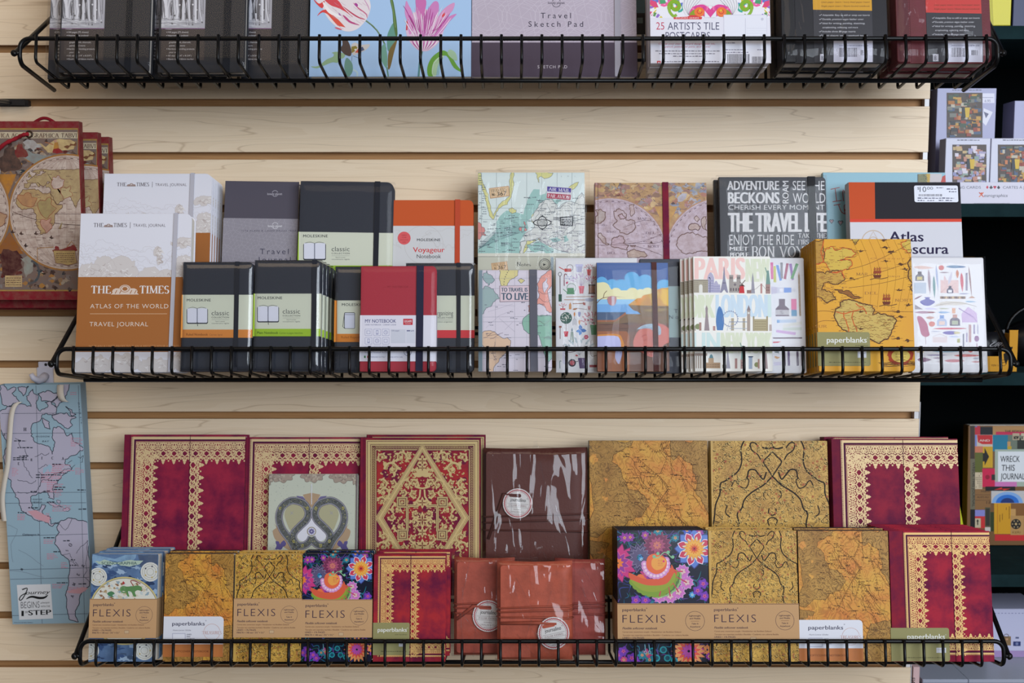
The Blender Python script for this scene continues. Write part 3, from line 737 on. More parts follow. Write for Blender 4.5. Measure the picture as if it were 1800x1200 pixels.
# --- postcard box
b = Book('postcard_box','white box of artist tile postcards with a rainbow swirl picture','box','top',0,.0075,1143,1356,110,0,.037,GT,h=.16)
m = MB(b,0,'gloss');WHT = (228,226,236);m.slab(0,0,b.w,b.h,0,b.t,WHT,(0,0,.006,.001),.0008,sidecol=(198,192,200));m.clip = (.0006,.0004,b.w - .0006,b.h);m.L = 1
t = lambda L: [(1110 + x / 6.923,y / 6.923) for x,y in L];Tx = lambda x,y: (1110 + x / 6.923,y / 6.923)
m.rect(1141,-110,1354,31.5,(236,234,242));m.L = 2
PAL = ((226,70,130),(240,96,160),(96,150,90),(120,160,220),(150,110,200),(236,120,70),(220,200,60),(96,120,200),(60,170,150))
for sgn in (1,-1):
    X = lambda x: 960 + sgn * (x - 960)
    S = lambda L: t([(X(x),y) for x,y in L])
    rr = random.Random(6)
    for i in range(34):
        cx = rr.uniform(220,640);cy = rr.uniform(-300,130);m.L = 2;q = arc(cx,cy,60,50,rr.uniform(0,360),rr.uniform(200,500),8);m.stroke(S(q),rr.uniform(3,7),rr.choice(PAL))
    for i in range(9): m.L = 3;a = i * 14;m.poly(S(arc(220,330,200,190,-88 + a,-78 + a,3) + arc(220,330,150,140,-78 + a,-88 + a,3)),PAL[(i * 2) % 9])
    m.L = 4;m.stroke(S(smooth_line([(230,190),(300,110),(420,95),(500,120)])),2,(240,238,240));m.poly(S([(230,0),(300,20),(330,90),(270,90),(220,50)]),(222,70,120));m.poly(S([(340,0),(410,0),(420,40),(350,50)]),(70,160,110))
    m.L = 5;m.stroke(S(spiral(530,80,75,1.2,2.6,1,22,.3)),7,(132,176,40));m.stroke(S(smooth_line([(460,70),(465,140),(510,195),(550,180)])),5,(140,180,60));m.L = 6;m.disc(*S([(525,72)])[0],2.6,(236,236,240))
    m.L = 7;m.poly(S(smooth_line([(640,0),(620,80),(650,170),(690,185),(740,90),(830,40),(960,70),(960,-80),(700,-100)],5,True)),(232,230,234));m.L = 8
    for k in range(6): m.stroke(S(smooth_line([(650 + k * 40,-10),(640 + k * 26,80),(690 + k * 2,180)])),.5,(120,116,130))
    m.poly(S(smooth_line([(700,190),(740,90),(850,55),(920,80),(965,130),(965,215),(860,190),(800,150)],5,True)),(222,70,150));m.L = 9
    for k in range(5): m.poly(S([(730 + k * 46,100 - k * 4),(752 + k * 46,92 - k * 4),(770 + k * 40,120),(750 + k * 40,130)]),((240,120,170),(206,60,140))[k % 2])
    m.poly(S(smooth_line([(705,190),(740,130),(800,120),(800,200)],4,True)),(136,160,40));m.L = 10;m.disc(*S([(826,148)])[0],9,(240,120,60),ry=8.6);m.L = 11;m.stroke(S(spiral(822,140,36,1.1,0,1,16,.2)),1.2,(200,70,40));m.disc(*S([(832,130)])[0],2,(226,190,50));m.L = 10;m.poly(S([(890,130),(960,215),(890,215)]),(232,232,240))
m.L = 12;m.rect(1141,31.5,1356,119,WHT);m.L = 13;m.poly(t([(512,212),(680,205),(720,185),(780,185),(820,205),(862,212),(850,238),(512,236)]),(214,60,66));m.L = 14;m.text('STUDIO SERIES',*Tx(536,231),2.8,(240,200,200),41,.02,.2)
m.text('25',*Tx(300,362),13,(196,44,84),14.3,-.005);m.text("ARTIST'S TILE",*Tx(440,364),13.2,(62,60,96),90.5,-.005);m.text('POSTCARDS',*Tx(415,482),13.2,(62,60,96),78,-.005)
m.text('Create your own postcard designs with ink,',*Tx(330,545),3.1,(196,70,100),99,0,.2);m.text('pencil, pastel, gel pens, and more!',*Tx(405,580),3.1,(196,70,100),80,0,.2)
for i,(x,y,w) in enumerate(((290,628,790),(335,660,680),(505,692,360),(365,757,700),(365,785,380))): m.scribble(*Tx(x,y),w / 6.923,2,(120,116,130),i)
m.rect(*Tx(310,742),*Tx(355,790),(206,60,70));m.L = 15;m.rect(*Tx(324,756),*Tx(342,776),WHT)
m.L = 13;m.rrect(*Tx(1118,180),*Tx(1648,520),1.5,(210,208,222));m.L = 14;m.rrect(*Tx(1126,187),*Tx(1642,512),1,(230,230,240))
m.L = 15;m.rect(*Tx(1382,225),*Tx(1387,470),(190,190,206));m.disc(*Tx(1590,235),2.6,(200,200,214),8)
for k in range(4): m.rect(*Tx(1400,345 + k * 30),*Tx(1640,348 + k * 30),(206,206,220))
def barcode(m,x0,y0,x1,y1,seed,col=(70,66,80)):
    rr = random.Random(seed);x = x0
    while x < x1: w = rr.uniform(.3,1.2);m.rect(x,y0,min(x + w,x1),y1,col);x += w + rr.uniform(.4,1.2)
m.L = 14;m.rect(1271,74,1353,112,(232,230,240));m.L = 15;barcode(m,*Tx(1168,660),*Tx(1440,776),2);barcode(m,*Tx(1465,690),*Tx(1600,785),4)
for i,(x,y,w) in enumerate(((1140,612,250),(1140,645,280),(1145,790,300),(1530,612,80),(1145,530,120))): m.scribble(*Tx(x,y),w / 6.923,1.8,(120,116,140),i)
m.build('box',b.root)
m = MB(b,0,'paper');m.box(-.0006,-.0004,-.0002,b.w + .0006,.0,.0,(0,0,0)) if False else None
m.box(.001,.0135,-.0004,b.w - .003,.0155,.001,(236,234,238));m.box(-.0005,.0135,.001,.001,.0155,b.h * .9,(236,234,238));m.build('lid_edge',b.root)
b2 = Book('postcard_box','second white postcard box, standing behind the one with the rainbow swirls','box','top',0,.0455,1141,1340,116,0,.036,GT,h=.16)
m = MB(b2,0,'gloss');m.slab(0,0,b2.w,b2.h,0,b2.t,(206,200,206),(0,0,.006,.001),.0008,sidecol=(190,184,190));m.build('box',b2.root)
m = MB(b2,0,'paper');m.box(.001,.0135,-.0004,b2.w - .003,.0155,.001,(232,230,234));m.build('lid_edge',b2.root)

# --- flap journals in plastic: black and maroon
def flap_journal(xl,xr,label,col,dark,lx0,lx1,head,hc,seed,n,blab):
    b = Book('journal',label,'journal','top',0,.0065,xl,xr,105,0,.03,GT,h=.19)
    m = b.cover(col,(3,8,12,3),'brown_leather' if col[0] > 80 else 'leatherette',.003);m.build('cover',b.root);b.pages(.004,col=(200,176,140))
    f = MB(b,0,'brown_leather' if col[0] > 80 else 'leatherette');xa = b.P(xl + 22,60)[0];f.slab(-.0012,.0006,xa,b.h - .002,-.0022,-.0002,tuple(int(c * .82) for c in col),(.003,.002,.002,.003),.0007)
    for k in range(60): z = b.h * (k + .5) / 60;f.box(xa - .0022,-.0025,z - .0007,xa - .0014,-.0021,z + .0007,tuple(min(255,int(c * 1.25)) for c in col))
    f.build('flap',b.root)
    a = MB(b,-.0004,'gloss');x0 = b.P(lx0,90)[0];x1 = b.P(lx1,90)[0];z0 = .0015;a.slab(x0,z0,x1,b.h * .8,-.0004,-.0001,(60,58,62),ch=.0001);a.clip = (x0,z0,x1,b.h * .8);a.L = 1
    a.poly([(lx0 - 3,-90),(lx1 + 3,-90),(lx1 + 3,head + 2),(lx0 - 3,head)],hc);a.L = 2;w = lx1 - lx0
    for i,tx in enumerate(('Linen paper insert / Ivory lined paper insert','Single paper insert / Elastic-bound notebook')): a.text(tx,lx0 + w * .12,head - 12 + i * 7,2.7,(90,60,30),w * .82,.004,.2)
    for i,tx in enumerate(('Adaptable: Easy to add or swap out inserts','Durable, premium vegan leather cover','Ideal for writing, painting, sketching,','scrapbooking, collecting, and more','Includes three 80-page inserts','Elastic closure, secure notebook inserts')):
        y = head + 11 + i * 7.2;a.text(tx,lx0 + w * .14,y,3.0,(206,204,208),w * (.8,.7,.72,.6,.56,.76)[i],.004,.15)
        if i != 3: a.stroke([(lx0 + w * .085,y - 1.6),(lx0 + w * .1,y - .3),(lx0 + w * .13,y - 3)],.7,(206,204,208))
    bx = lx0 + w * .33;a.L = 3;a.rect(bx,66 if False else 72,lx1 - 1,112,(214,212,226));a.L = 4;barcode(a,bx + 10,84,bx + w * .4,100,seed);barcode(a,bx + w * .46,88,lx1 - 9,97,seed + 1)
    a.scribble(bx + 10,81,w * .5,1.6,(120,116,140),3);a.L = 3;a.rect(lx0 + w * .1,95,lx0 + w * .2,108,(206,204,214));a.L = 4;a.text('8',lx0 + w * .12,106,8,(60,56,66),4)
    a.build('product_card',b.root)
    b.wrap('clear_film',(.002,.004,0,.001),.003,seed=seed,gap=.0038)
    b.stack(n,blab,gap=.008)
    return b
flap_journal(1376,1562,'black flap journal with a dark yellow-headed card in plastic, top shelf',(34,32,36),0,1431,1535,17,(216,160,46),11,1,['black flap journal standing behind the one with the yellow-headed card'])
flap_journal(1578,1744,'maroon flap journal with a red-headed card in plastic, right end of the top shelf',(112,46,54),0,1630,1728,22,(206,66,60),14,1,['maroon flap journal standing behind the one with the red-headed card'])
# ================================================================== middle shelf
GB = 'notebooks in the back row of the middle wire shelf';GF = 'notebooks in the front row of the middle wire shelf'
ORD = ['second','third','fourth','fifth','sixth','seventh']
def ords(n,what,last=None): return [f'{what}, {ORD[i]} from the front' + (' and last' if i == n - 1 else '') for i in range(n)]

# --- newspaper travel journals, white with relief map and copper panel
def times_journal(tier,d,xl,xr,yref,ytop,label,t,group,px0,px1,e,top,n,blab):
    """px0..px1: top edge in the photo, top: its height; the printed design hangs from there"""
    b = Book('travel_journal',label,'travel journal','mid',tier,d,xl,xr,yref,ytop,t,group)
    m = b.cover((230,230,240),(0,12,12,0),'paper',.002)
    k = b.w / .148                              # printed design in units: 148 across, 213 down
    m.use(0,0,b.w,b.h,0,0,148,213);rr = random.Random(2)
    ln = (198,190,190);W2 = (206,198,196)
    m.L = 1
    for i in range(9):                          # contour lines of an archipelago
        m.stroke(rough([(0,38 + i * 4),(20,44 + i * 5),(40,40 + i * 5),(60,50 + i * 4),(85,46 + i * 6),(110,60 + i * 5),(148,40 + i * 6)],.22,4,i,False),.22,ln)
    for cx,cy,rx,ry in ((14,82,18,16),(32,78,17,22),(58,78,22,20),(44,92,22,16),(96,88,18,16),(118,92,20,16),(20,98,24,14),(104,52,6,7),(106,62,3,8),(138,40,18,7),(134,86,14,20),(140,70,12,14),(146,90,12,16),(24,204,26,12),(66,200,22,13),(108,205,26,12),(140,198,12,14)):
        q = rough([(cx + rx * math.cos(a),cy + ry * math.sin(a)) for a in [2 * math.pi * j / 9 for j in range(9)]],.16,3,int(cx * 3 + cy));m.L = 2;m.poly(q,(216,209,207));m.L = 3;m.stroke(q,.3,(198,189,187),True)
        for j in range(14):
            a = rr.uniform(0,6.3);r0 = rr.uniform(.1,.7);x = cx + rx * r0 * math.cos(a);y = cy + ry * r0 * math.sin(a);l = rr.uniform(2,5)
            m.L = 4;m.stroke(smooth_line([(x,y),(x + l * .6,y + rr.uniform(-3,3)),(x + l * 1.3,y + rr.uniform(-3,3))],3),rr.uniform(.6,1.8),rr.choice(((230,225,223),(192,181,178),(238,234,234),(200,189,185))),taper='both')
    TXT = (86,76,80);m.L = 5
    m.serif('THE',18,18.4,5.2,TXT,13);m.serif('TIMES',44.5,18.4,5.2,TXT,17.5);m.rect(66.3,12,66.8,20,TXT);m.text('TRAVEL JOURNAL',70.5,18.2,4,(120,112,118),43,-.004,sp=1.1)
    def crest(cx,cy,s,c,c2):
        m.disc(cx,cy - 1.2 * s,2.6 * s,c,14,1.9 * s);m.disc(cx - 3.6 * s,cy,2.2 * s,c,10,1.5 * s);m.disc(cx + 3.6 * s,cy,2.2 * s,c,10,1.5 * s);m.poly([(cx - 6.4 * s,cy + 1.4 * s),(cx - 4 * s,cy - .8 * s),(cx + 4 * s,cy - .8 * s),(cx + 6.4 * s,cy + 1.4 * s)],c)
        m.L += 1;m.disc(cx,cy - 1.2 * s,1.2 * s,c2,10,.9 * s);m.ring(cx,cy - 1.2 * s,2 * s,.25 * s,c2,14,1.5 * s)
        for q in (-4.4,-2.4,2.4,4.4): m.stroke([(cx + q * s,cy + 1 * s),(cx + (q + .8) * s,cy - .6 * s)],.35 * s,c2)
        m.L -= 1
    crest(37.8,17.2,1.02,(150,124,116),(214,204,202))
    m.L = 6;CU = (170,106,54);m.rect(0,86,148,186,CU);m.L = 7
    m.serif('THE',18,108,10,(234,230,230),26,thick=.17);m.serif('TIMES',82,108,10,(234,230,230),38.5,thick=.17);crest(62.5,105.4,2.9,(226,206,192),(170,112,66))
    m.text('ATLAS OF THE WORLD',17.5,128,5.8,(232,218,206),103,-.006,sp=1.12);m.rect(17.5,135,119,135.6,(226,186,150));m.text('TRAVEL JOURNAL',17.5,152,5.8,(232,218,206),77,-.006,sp=1.12);m.text('260 PLAIN & LINED PAGES TO PLAN & RECORD YOUR ADVENTURES',17,180,3,(206,150,104),128,0,.1)
    m.px();m.build('cover',b.root);b.pages(.0015,col=(206,204,206))
    b.elastic(*e[:2],yref,(190,188,198),*e[2:])
    if n: b.stack(n,blab,gap=.0006,dx=.0004)
    return b
times_journal(0,.0215,133,331,600,375,'front white travel journal with a broad copper panel, left end of the middle shelf',.02,GF,143,340,(300,307,297,304),375,0,())
times_journal(1,.0895,182,372,340,305,'white travel journal behind the copper-panelled one, foremost of its stack',.0078,GB,182,372,(334.5,341.5,332,339),305,4,ords(4,'white travel journal in the stack behind the copper-panelled one'))

# --- plain grey travel journal
b = Book('travel_journal','slate purple travel journal with a pale grey lower sleeve, back row','travel journal','mid',1,.1055,391,521,380,318.5,.018,GB,roll=.8)
m = b.cover((88,84,96),mat='cloth');m.L = 1;m.ring(483.5,340,5.2,.9,(176,172,184),22);m.rect(468,338,498,343,(88,84,96));m.L = 2;m.text('lonely planet',470,342.6,4,(190,186,196),26,.012);m.build('cover',b.root);b.pages()
a = b.band(384,560,(152,148,158));a.L = 1;rr = random.Random(4)
for i in range(5):
    for j in range(4):
        cx,cy = 395 + 30 * i + 15 * (j % 2),395 + 26 * j
        a.ring(cx,cy,17,.5,(170,166,176),20)
        for k in range(3): an = k * 1.05 + .2;a.stroke([(cx - 34 * math.cos(an),cy - 34 * math.sin(an)),(cx + 34 * math.cos(an),cy + 34 * math.sin(an))],.45,(168,164,174))
a.L = 2;a.ring(483.7,396.5,5.4,.9,(216,214,222),22);a.rect(468,394.6,499,399.4,(152,148,158));a.L = 3;a.text('lonely planet',471,399,4,(226,224,230),25,.012)
a.text('*176 PLAIN & LINED PAGES *REAL MAPS',424,407,2.9,(92,88,104),118,.0,.1,sp=1.2);a.text('Travel',457,446.5,9.6,(76,74,92),50.5,.0,sp=1.35);a.text('Journal',453,461,9.6,(76,74,92),58,.0,sp=1.35);a.build('paper_sleeve',b.root)

# --- banded black notebooks
BLKC = (52,56,66);CREAM = (222,226,206);SLATE = (70,74,80)
def open_book_icon(a,x0,y0,x1,y1,col=(232,234,246)):
    w = x1 - x0;h = y1 - y0;a.rrect(x0,y0 + h * .04,x1,y1,w * .07,(60,62,70));a.L += 1
    a.rrect(x0 + w * .03,y0 + h * .02,x0 + w * .49,y1 - h * .07,w * .05,col);a.rrect(x0 + w * .51,y0 + h * .02,x1 - w * .03,y1 - h * .07,w * .05,col);a.L += 1
    a.stroke(smooth_line([(x0 + w * .08,y0 + h * .02),(x0 + w * .3,y0 - h * .04),(x0 + w * .49,y0 + h * .03)]),.6,(60,62,70));a.stroke(smooth_line([(x1 - w * .08,y0 + h * .02),(x1 - w * .3,y0 - h * .04),(x0 + w * .51,y0 + h * .03)]),.6,(60,62,70))
    a.rect(x0 + w * .48,y0 + h * .05,x0 + w * .52,y1 - h * .02,(120,124,140));a.stroke([(x0 + w * .5,y1 - h * .1),(x0 + w * .52,y1 + h * .14)],.9,(40,42,50));a.L -= 2
def classic(a,x0,y,x1,k=1.0,ln=(True,True)):
    w = x1 - x0
    a.text('classic',x0,y,8.2 * k,SLATE,w,-.006);a.text('COLLECTION',x0,y + 5 * k,2.7 * k,SLATE,w,.014,sp=1.2)
    a.rect(x0,y + 7.5 * k,x1,y + 7.9 * k,(150,150,146));a.text('hard cover',(x0 + x1) / 2,y + 11.6 * k,2.1 * k,(110,112,110),w * .55,.0,al='c');a.text('couverture rigide',(x0 + x1) / 2,y + 15 * k,2.1 * k,(110,112,110),w,.0,al='c')
def black_notebook(xl,xr,d,yref,ytop,label,t,top,bot,strip,sc,kind,e,r=9,roll=0.0,tier=0,group=None,n=0,blab=(),dx=0.0):
    b = Book('notebook',label,'notebook','mid',tier,d,xl,xr,yref,ytop,t,group or GF,roll=roll)
    m = b.cover(BLKC,(2,r,r,2));m.build('cover',b.root);b.pages()
    a = b.band(top,bot,CREAM);a.L = 1
    if strip: a.rect(xl - 8,strip,xr + 8,bot + 3,sc)
    a.poly([(xl - 8,top - 2),(xl + 1.8,top - 2),(xl + 1.8,bot + 3),(xl - 8,bot + 3)],sc);a.L = 2;kind(a);a.build('paper_band',b.root)
    if e: b.elastic(*e[:2],yref,(40,42,50),*e[2:])
    b.wrap('sheen_film' if tier == 0 else 'tight_film',(.0005,.0008,.0,.0005),seed=int(xl))
    if n: b.stack(n,blab,gap=.0006,dx=dx)
    return b
def k_ruled(a):
    a.text('MOLESKINE',328.5,529.6,4.6,(50,52,60),42,.012,sp=1.1);open_book_icon(a,328,541,365.5,569);classic(a,372,554,402.5);a.text('Ruled Notebook',327.5,589.6,4.2,(140,84,40),38,.012);a.text('Carnet ligné',368,589.6,3.4,(170,110,60),23,.0)
black_notebook(319.5,443.5,.0055,560,460.5,'black pocket notebook with an orange-edged cream band, front row',.0135,518,593.5,579,(226,146,68),k_ruled,(411,419,412,420))
def k_plain(a):
    a.text('MOLESKINE',453,525.6,4.6,(50,52,60),43,.012,sp=1.1);open_book_icon(a,452,537.5,490.5,566.5);classic(a,497,551,527.5);a.text('Plain Notebook',452,586.6,4.2,(70,100,30),37,.014);a.text('Carnet à pages blanches',491,586.6,3.2,(90,120,40),41,.0)
black_notebook(446,563,.0055,560,457.5,'black pocket notebook with a lime-edged cream band, foremost of its stack',.0110,516,591,577.7,(168,204,56),k_plain,(547,556,548,557),n=4,blab=ords(4,'black pocket notebook in the lime-banded stack'),dx=.0022)
def k_large(a):
    a.text('MOLESKINE',533,417,4.8,(50,52,60),43,.012,sp=1.1);open_book_icon(a,533,426.5,573,457);classic(a,583,441.5,614.5,1.0)
black_notebook(523.5,688.5,.0885,400,319,'large black notebook with a cream and lime band, back row',.0165,408.5,480,466.5,(160,200,50),k_large,(657,666.5,658,667),13,.8,1,GB)
# reporter notebook
def k_rep(a):
    OR = (222,138,52);a.rect(580,520,592.6,610,OR);a.rect(580,586.5,800,610,OR);a.L = 3;a.text('MOLESKINE',601,537.5,4.6,(50,52,60),43,.012,sp=1.1)
    a.rrect(605,549,624,577.5,2,(60,62,70));a.L = 4;a.rrect(606,550,623.3,576.8,1.6,(222,226,240));a.rect(606,552.5,623.5,553.2,(90,92,100));a.stroke([(605.6,550),(602.6,574),(606,577)],.9,(60,62,70));a.text('Ruled Reporter Notebook',600,594.4,4,(150,90,30),66,.004)
black_notebook(588.5,712,.0240,560,468.5,'black reporter notebook with an orange band, half behind the red notebook',.0135,528,601,None,(222,138,52),k_rep,None,2)
def k_org(a):
    a.rect(700,580,850,596,(222,70,76));a.L = 3;a.text('organizing',764,554,8,SLATE,32.5,-.006);a.text('COLLECTION',764,559.5,2.7,SLATE,32,.014,sp=1.2);a.rect(764,562,796,562.5,(150,150,146));a.text('collection organiser',796,566.5,2.2,(110,112,110),34,.0,al='r')
black_notebook(713,833.5,.0240,560,462.5,'black notebook with a red-striped cream band, right of the red notebook',.0135,519.5,594,None,(222,226,206),k_org,(802,809.5,803,810))
# red notebook
b = Book('notebook','red notebook with a white lower sleeve and black elastic, front row','notebook','mid',0,.0052,633.5,766.5,560,467.5,.0125,GF)
m = b.cover((176,52,66),(2,8,8,2));m.L = 1;m.text('— MY NOTEBOOK —',674,505.6,3.4,(140,34,46),51,.006,sp=1.1);m.build('cover',b.root);b.pages()
a = b.band(554,635,(232,230,240));a.L = 1;NV = (96,98,140)
a.text('MY NOTEBOOK',641.7,567,6.0,NV,54.5,.018);a.text('LINED NOTEBOOK - CARNET LIGNÉ',641.7,571.6,2.1,NV,54.5,.0);a.rrect(708.8,560,725.4,571,1,(206,60,74));a.L = 2;a.text('LEGAMI',717,566.4,4,(240,226,228),12.5,.02,al='c');a.text('MILANO',717,569.4,1.6,(240,226,228),10,.0,al='c');a.L = 1
for i in range(3):
    for j in range(3):
        x = 641.5 + i * 15.1;y = 577.8 + j * 15;a.rrect(x,y,x + 12.6,y + 12.2,1.4,(150,152,186));a.L = 2;a.rrect(x + .5,y + .5,x + 12.1,y + 11.7,1.2,(230,229,240));a.L = 3
        if (i + j) % 3 == 0: a.rect(x + 3,y + 3,x + 9.5,y + 9,(150,152,186));a.L = 4;a.rect(x + 3.6,y + 3.6,x + 8.9,y + 8.4,(230,229,240))
        elif (i + j) % 3 == 1: a.rect(x + 4.4,y + 2.4,x + 8.4,y + 9.8,(140,142,180));a.L = 4;a.rect(x + 5,y + 3.2,x + 7.8,y + 8.4,(226,226,238))
        else: a.ring(x + 6.3,y + 6.1,3.2,.7,(140,142,180),16);a.stroke([(x + 6.3,y + 4),(x + 6.3,y + 6.2),(x + 8,y + 7)],.6,(140,142,180))
        a.L = 1
a.rect(686.8,578.6,713,603,(214,216,226));a.rect(714,578.6,729.5,603,(218,220,230));a.L = 2;a.text('120 pages',688,582,2.2,NV,14);a.scribble(715,582,12,2,NV,2);a.L = 1
a.rect(640,625,642.8,629,(60,130,80));a.rect(642.8,625,645.4,629,(236,234,240));a.rect(645.4,625,648.2,629,(200,60,66));a.text('DESIGNED IN ITALY',652,628.4,2.2,NV,26);a.text('MADE WITH CARE',684,628.4,2.0,NV,24);a.ring(716.7,618.3,6.6,.8,(110,112,140),22);a.text('30',716.7,620.5,5,NV,7,.02,al='c')
a.build('paper_sleeve',b.root);b.elastic(732,744.5,560,(44,44,66),731.5,744);b.wrap('tight_film',(.0006,.0008,.0,.0006),.0008,seed=12,gap=.002)

# --- orange notebook
b = Book('notebook','orange fabric notebook with a white lower sleeve, back row','notebook','mid',1,.0905,687,832,400,351.5,.017,GB)
m = b.cover((206,92,48),(2,9,9,2),'cloth');m.build('cover',b.root);b.pages()
a = b.band(397,520,(214,214,216));a.L = 1;g = (196,192,190)
for C,sd in ((NAM,1),(EUR,2),(AFR,3)): a.stroke([(745 + lo * .5,440 - la * .5) for lo,la in rough(C,.1,2,sd)],.4,g,True)
a.ring(745,430,34,.5,g,40);a.L = 2;a.disc(710.4,418.4,11.4,(224,96,100),30);a.L = 3
for i,(tx,w) in enumerate((('FABRIC',9),('COVER',8),('couverture en tissu',14),('tela',6))): a.text(tx,710.4,414.2 + i * 4,2,(150,50,54),w,.004,al='c')
a.text('MOLESKINE',733,423.6,4.4,(50,50,56),41,.016,sp=1.1);a.text('Voyageur',726,443,8.6,(214,74,76),55.5,.02);a.text('Notebook',732.6,453.6,6.6,(80,78,82),42.5,.002);a.build('paper_sleeve',b.root);b.elastic(799.7,808.6,400,(196,78,50),799.7,808.6)

# --- travels no. 367 map notebook in a film bag
b = Book('notebook','pale green Atlantic map notebook with an air mail stamp, in clear film, back row','notebook','mid',1,.0905,840,1028,380,303,.012,GB)
m = b.cover((226,238,234),mat='gloss',board=.0012);G = lambda L: [(830 + x / 6.667,295 + y / 6.667) for x,y in L];gp = lambda x,y: (830 + x / 6.667,295 + y / 6.667)
TEAL = (166,206,198);YL = (226,222,150);INKM = (104,114,122);PNK2 = (228,150,142)
m.L = 1;m.poly(rough(G([(60,960),(270,760),(280,640),(330,560),(400,500),(520,520),(600,545),(640,400),(720,250),(790,250),(790,320),(860,300),(880,240),(960,380),(1100,300),(1000,420),(820,420),(700,580),(640,640),(660,700),(560,860),(560,1002),(60,1002)]),.03,2,1),TEAL)
def isl(L,c,sd,amp=.14,lw=.6,line=INKM): q = rough(G(L),amp,3,sd);m.L = 2;m.poly(q,c);m.L = 3;m.stroke(q,lw,line,True)
isl([(60,50),(100,60),(110,130),(160,250),(190,330),(205,420),(220,500),(250,570),(300,460),(380,380),(440,330),(440,200),(460,40),(490,60),(480,240),(440,370),(350,450),(280,520),(250,605),(200,560),(175,450),(160,390),(140,300),(110,200),(60,200)],YL,2,.07)
isl([(430,480),(470,465),(520,490),(505,525),(470,535),(440,515)],YL,3);isl([(735,50),(950,60),(930,95),(850,130),(800,100),(785,175),(760,120)],YL,4);isl([(1130,230),(1200,180),(1250,165),(1230,210),(1150,260),(1080,330),(1100,300)],YL,5,.05)
isl([(690,590),(720,540),(760,480),(800,410),(860,370),(920,360),(990,430),(1000,480),(1060,420),(1160,390),(1210,410),(1240,330),(1280,290),(1320,330),(1320,1000),(1200,1000),(1000,960),(930,930),(860,900),(820,900),(780,820),(720,850),(640,850),(600,1000),(555,1000),(560,870),(620,850),(600,790),(680,740),(730,690),(720,640)],(226,228,222),6,.07)
isl([(690,590),(760,480),(860,370),(980,420),(960,520),(930,540),(880,420),(820,430),(780,540),(740,610),(720,650),(695,630)],YL,7,.1);isl([(1010,480),(1100,400),(1210,400),(1290,290),(1320,360),(1320,480),(1220,480),(1190,560),(1210,680),(1100,790),(1060,770),(1180,660),(1170,480),(1120,440)],YL,8,.08)
isl([(560,870),(640,860),(700,840),(800,810),(860,890),(830,900),(790,840),(700,880),(640,900),(600,1000),(555,1000)],YL,9,.15);isl([(880,860),(1000,770),(1060,800),(1050,850),(950,850),(920,900),(1000,880),(900,920)],YL,10,.15);isl([(1200,1000),(1280,910),(1320,890),(1320,1000)],PNK2,11)
m.L = 4;m.poly(rough(G([(640,900),(760,860),(860,900),(960,960),(940,1000),(740,990),(660,930)]),.1,2,2),TEAL);m.poly(rough(G([(900,830),(1000,810),(1040,850),(950,870)]),.12,2,4),TEAL);m.poly(rough(G([(1070,800),(1110,790),(1130,850),(1080,870)]),.12,2,4),TEAL)
isl([(600,625),(630,660),(615,700),(650,730),(600,745),(610,690)],PNK2,12,.16);isl([(555,690),(590,690),(585,735),(555,735)],PNK2,13);isl([(55,600),(90,640),(140,700),(140,770),(160,795),(120,790),(90,840),(60,830)],PNK2,14)
m.L = 5
for x in (110,285,462,640,815,995,1170): m.stroke(G([(x,50),(x,1000)]),.35,(130,140,146))
for y in (470,605,760): m.stroke(G([(60,y),(1320,y + 4)]),.35,(130,140,146))
for k in range(11): m.stroke(rough(G([(80,940 + k * 6 - k * k),(300,850 - k * 14),(560,760 - k * 11)]),.01,1,k,False),.45,(90,120,126))
rr = random.Random(8)
for i in range(170):
    x = rr.choice((rr.uniform(70,500),rr.uniform(560,1300),rr.uniform(560,1300)));y = rr.uniform(330,990) if x > 560 else rr.uniform(560,990);m.scribble(*gp(x,y),rr.uniform(4,13),1.5,INKM,i)
for i in range(20): m.scribble(*gp(rr.uniform(70,130),100 + i * 26),rr.uniform(3,9),1.4,INKM,i)
for i in range(60):
    x = rr.uniform(700,1300);y = rr.uniform(640,990);m.stroke(rough(G([(x,y),(x + 40,y + rr.uniform(-30,30)),(x + 90,y + rr.uniform(-30,30))]),.2,2,i,False),.45,(150,140,160))
m.L = 6
cx,cy = gp(822,642);DK = (40,42,50)
m.stroke([(cx + r * math.cos(a),cy + r * .72 * math.sin(a)) for a,r in [(2 * math.pi * i / 48,13 + 2.5 * math.cos(8 * math.pi * i / 48)) for i in range(48)]],1.5,DK,True);m.ring(cx,cy,9,1.1,DK,26,6)
for i,w in enumerate((12,15,10)): m.text(('TRAVEL','LETTERS','BOOK')[i],cx,cy - 1.6 + i * 3.6,2.6,DK,w,.02,al='c')
for a in (90,270): m.poly([(cx - 2,cy + 10 * math.sin(R(a))),(cx + 2,cy + 10 * math.sin(R(a))),(cx,cy + 13.5 * math.sin(R(a)))],DK)
m.poly(G([(1030,575),(1185,565),(1180,685),(1030,675)]),DK);m.L = 7;m.poly(G([(1040,588),(1172,578),(1168,672),(1040,664)]),(196,198,196));m.L = 8
for k in range(4): m.scribble(*gp(1045,612 + k * 18),18,2,DK,k)
for k in range(3): m.stroke(G([(950,580 + k * 14),(1030,584 + k * 12)]),1.1,DK)
m.L = 7;m.poly(G([(195,240),(430,210),(440,330),(212,360)]),(196,150,110));m.L = 8;m.poly(G([(201,246),(424,217),(433,324),(217,352)]),(232,200,160));m.L = 9
m.serif('TRAVELS',*gp(216,290),5,(110,96,76),28,rot=-7);m.serif('N',*gp(232,330),4.4,(60,56,50),4.4,rot=-7,thick=.2);m.text('o',*gp(264,322),2.6,(60,56,50));m.text('367',*gp(292,332),7,(46,44,44),17.5,.01,.12,rot=-7)
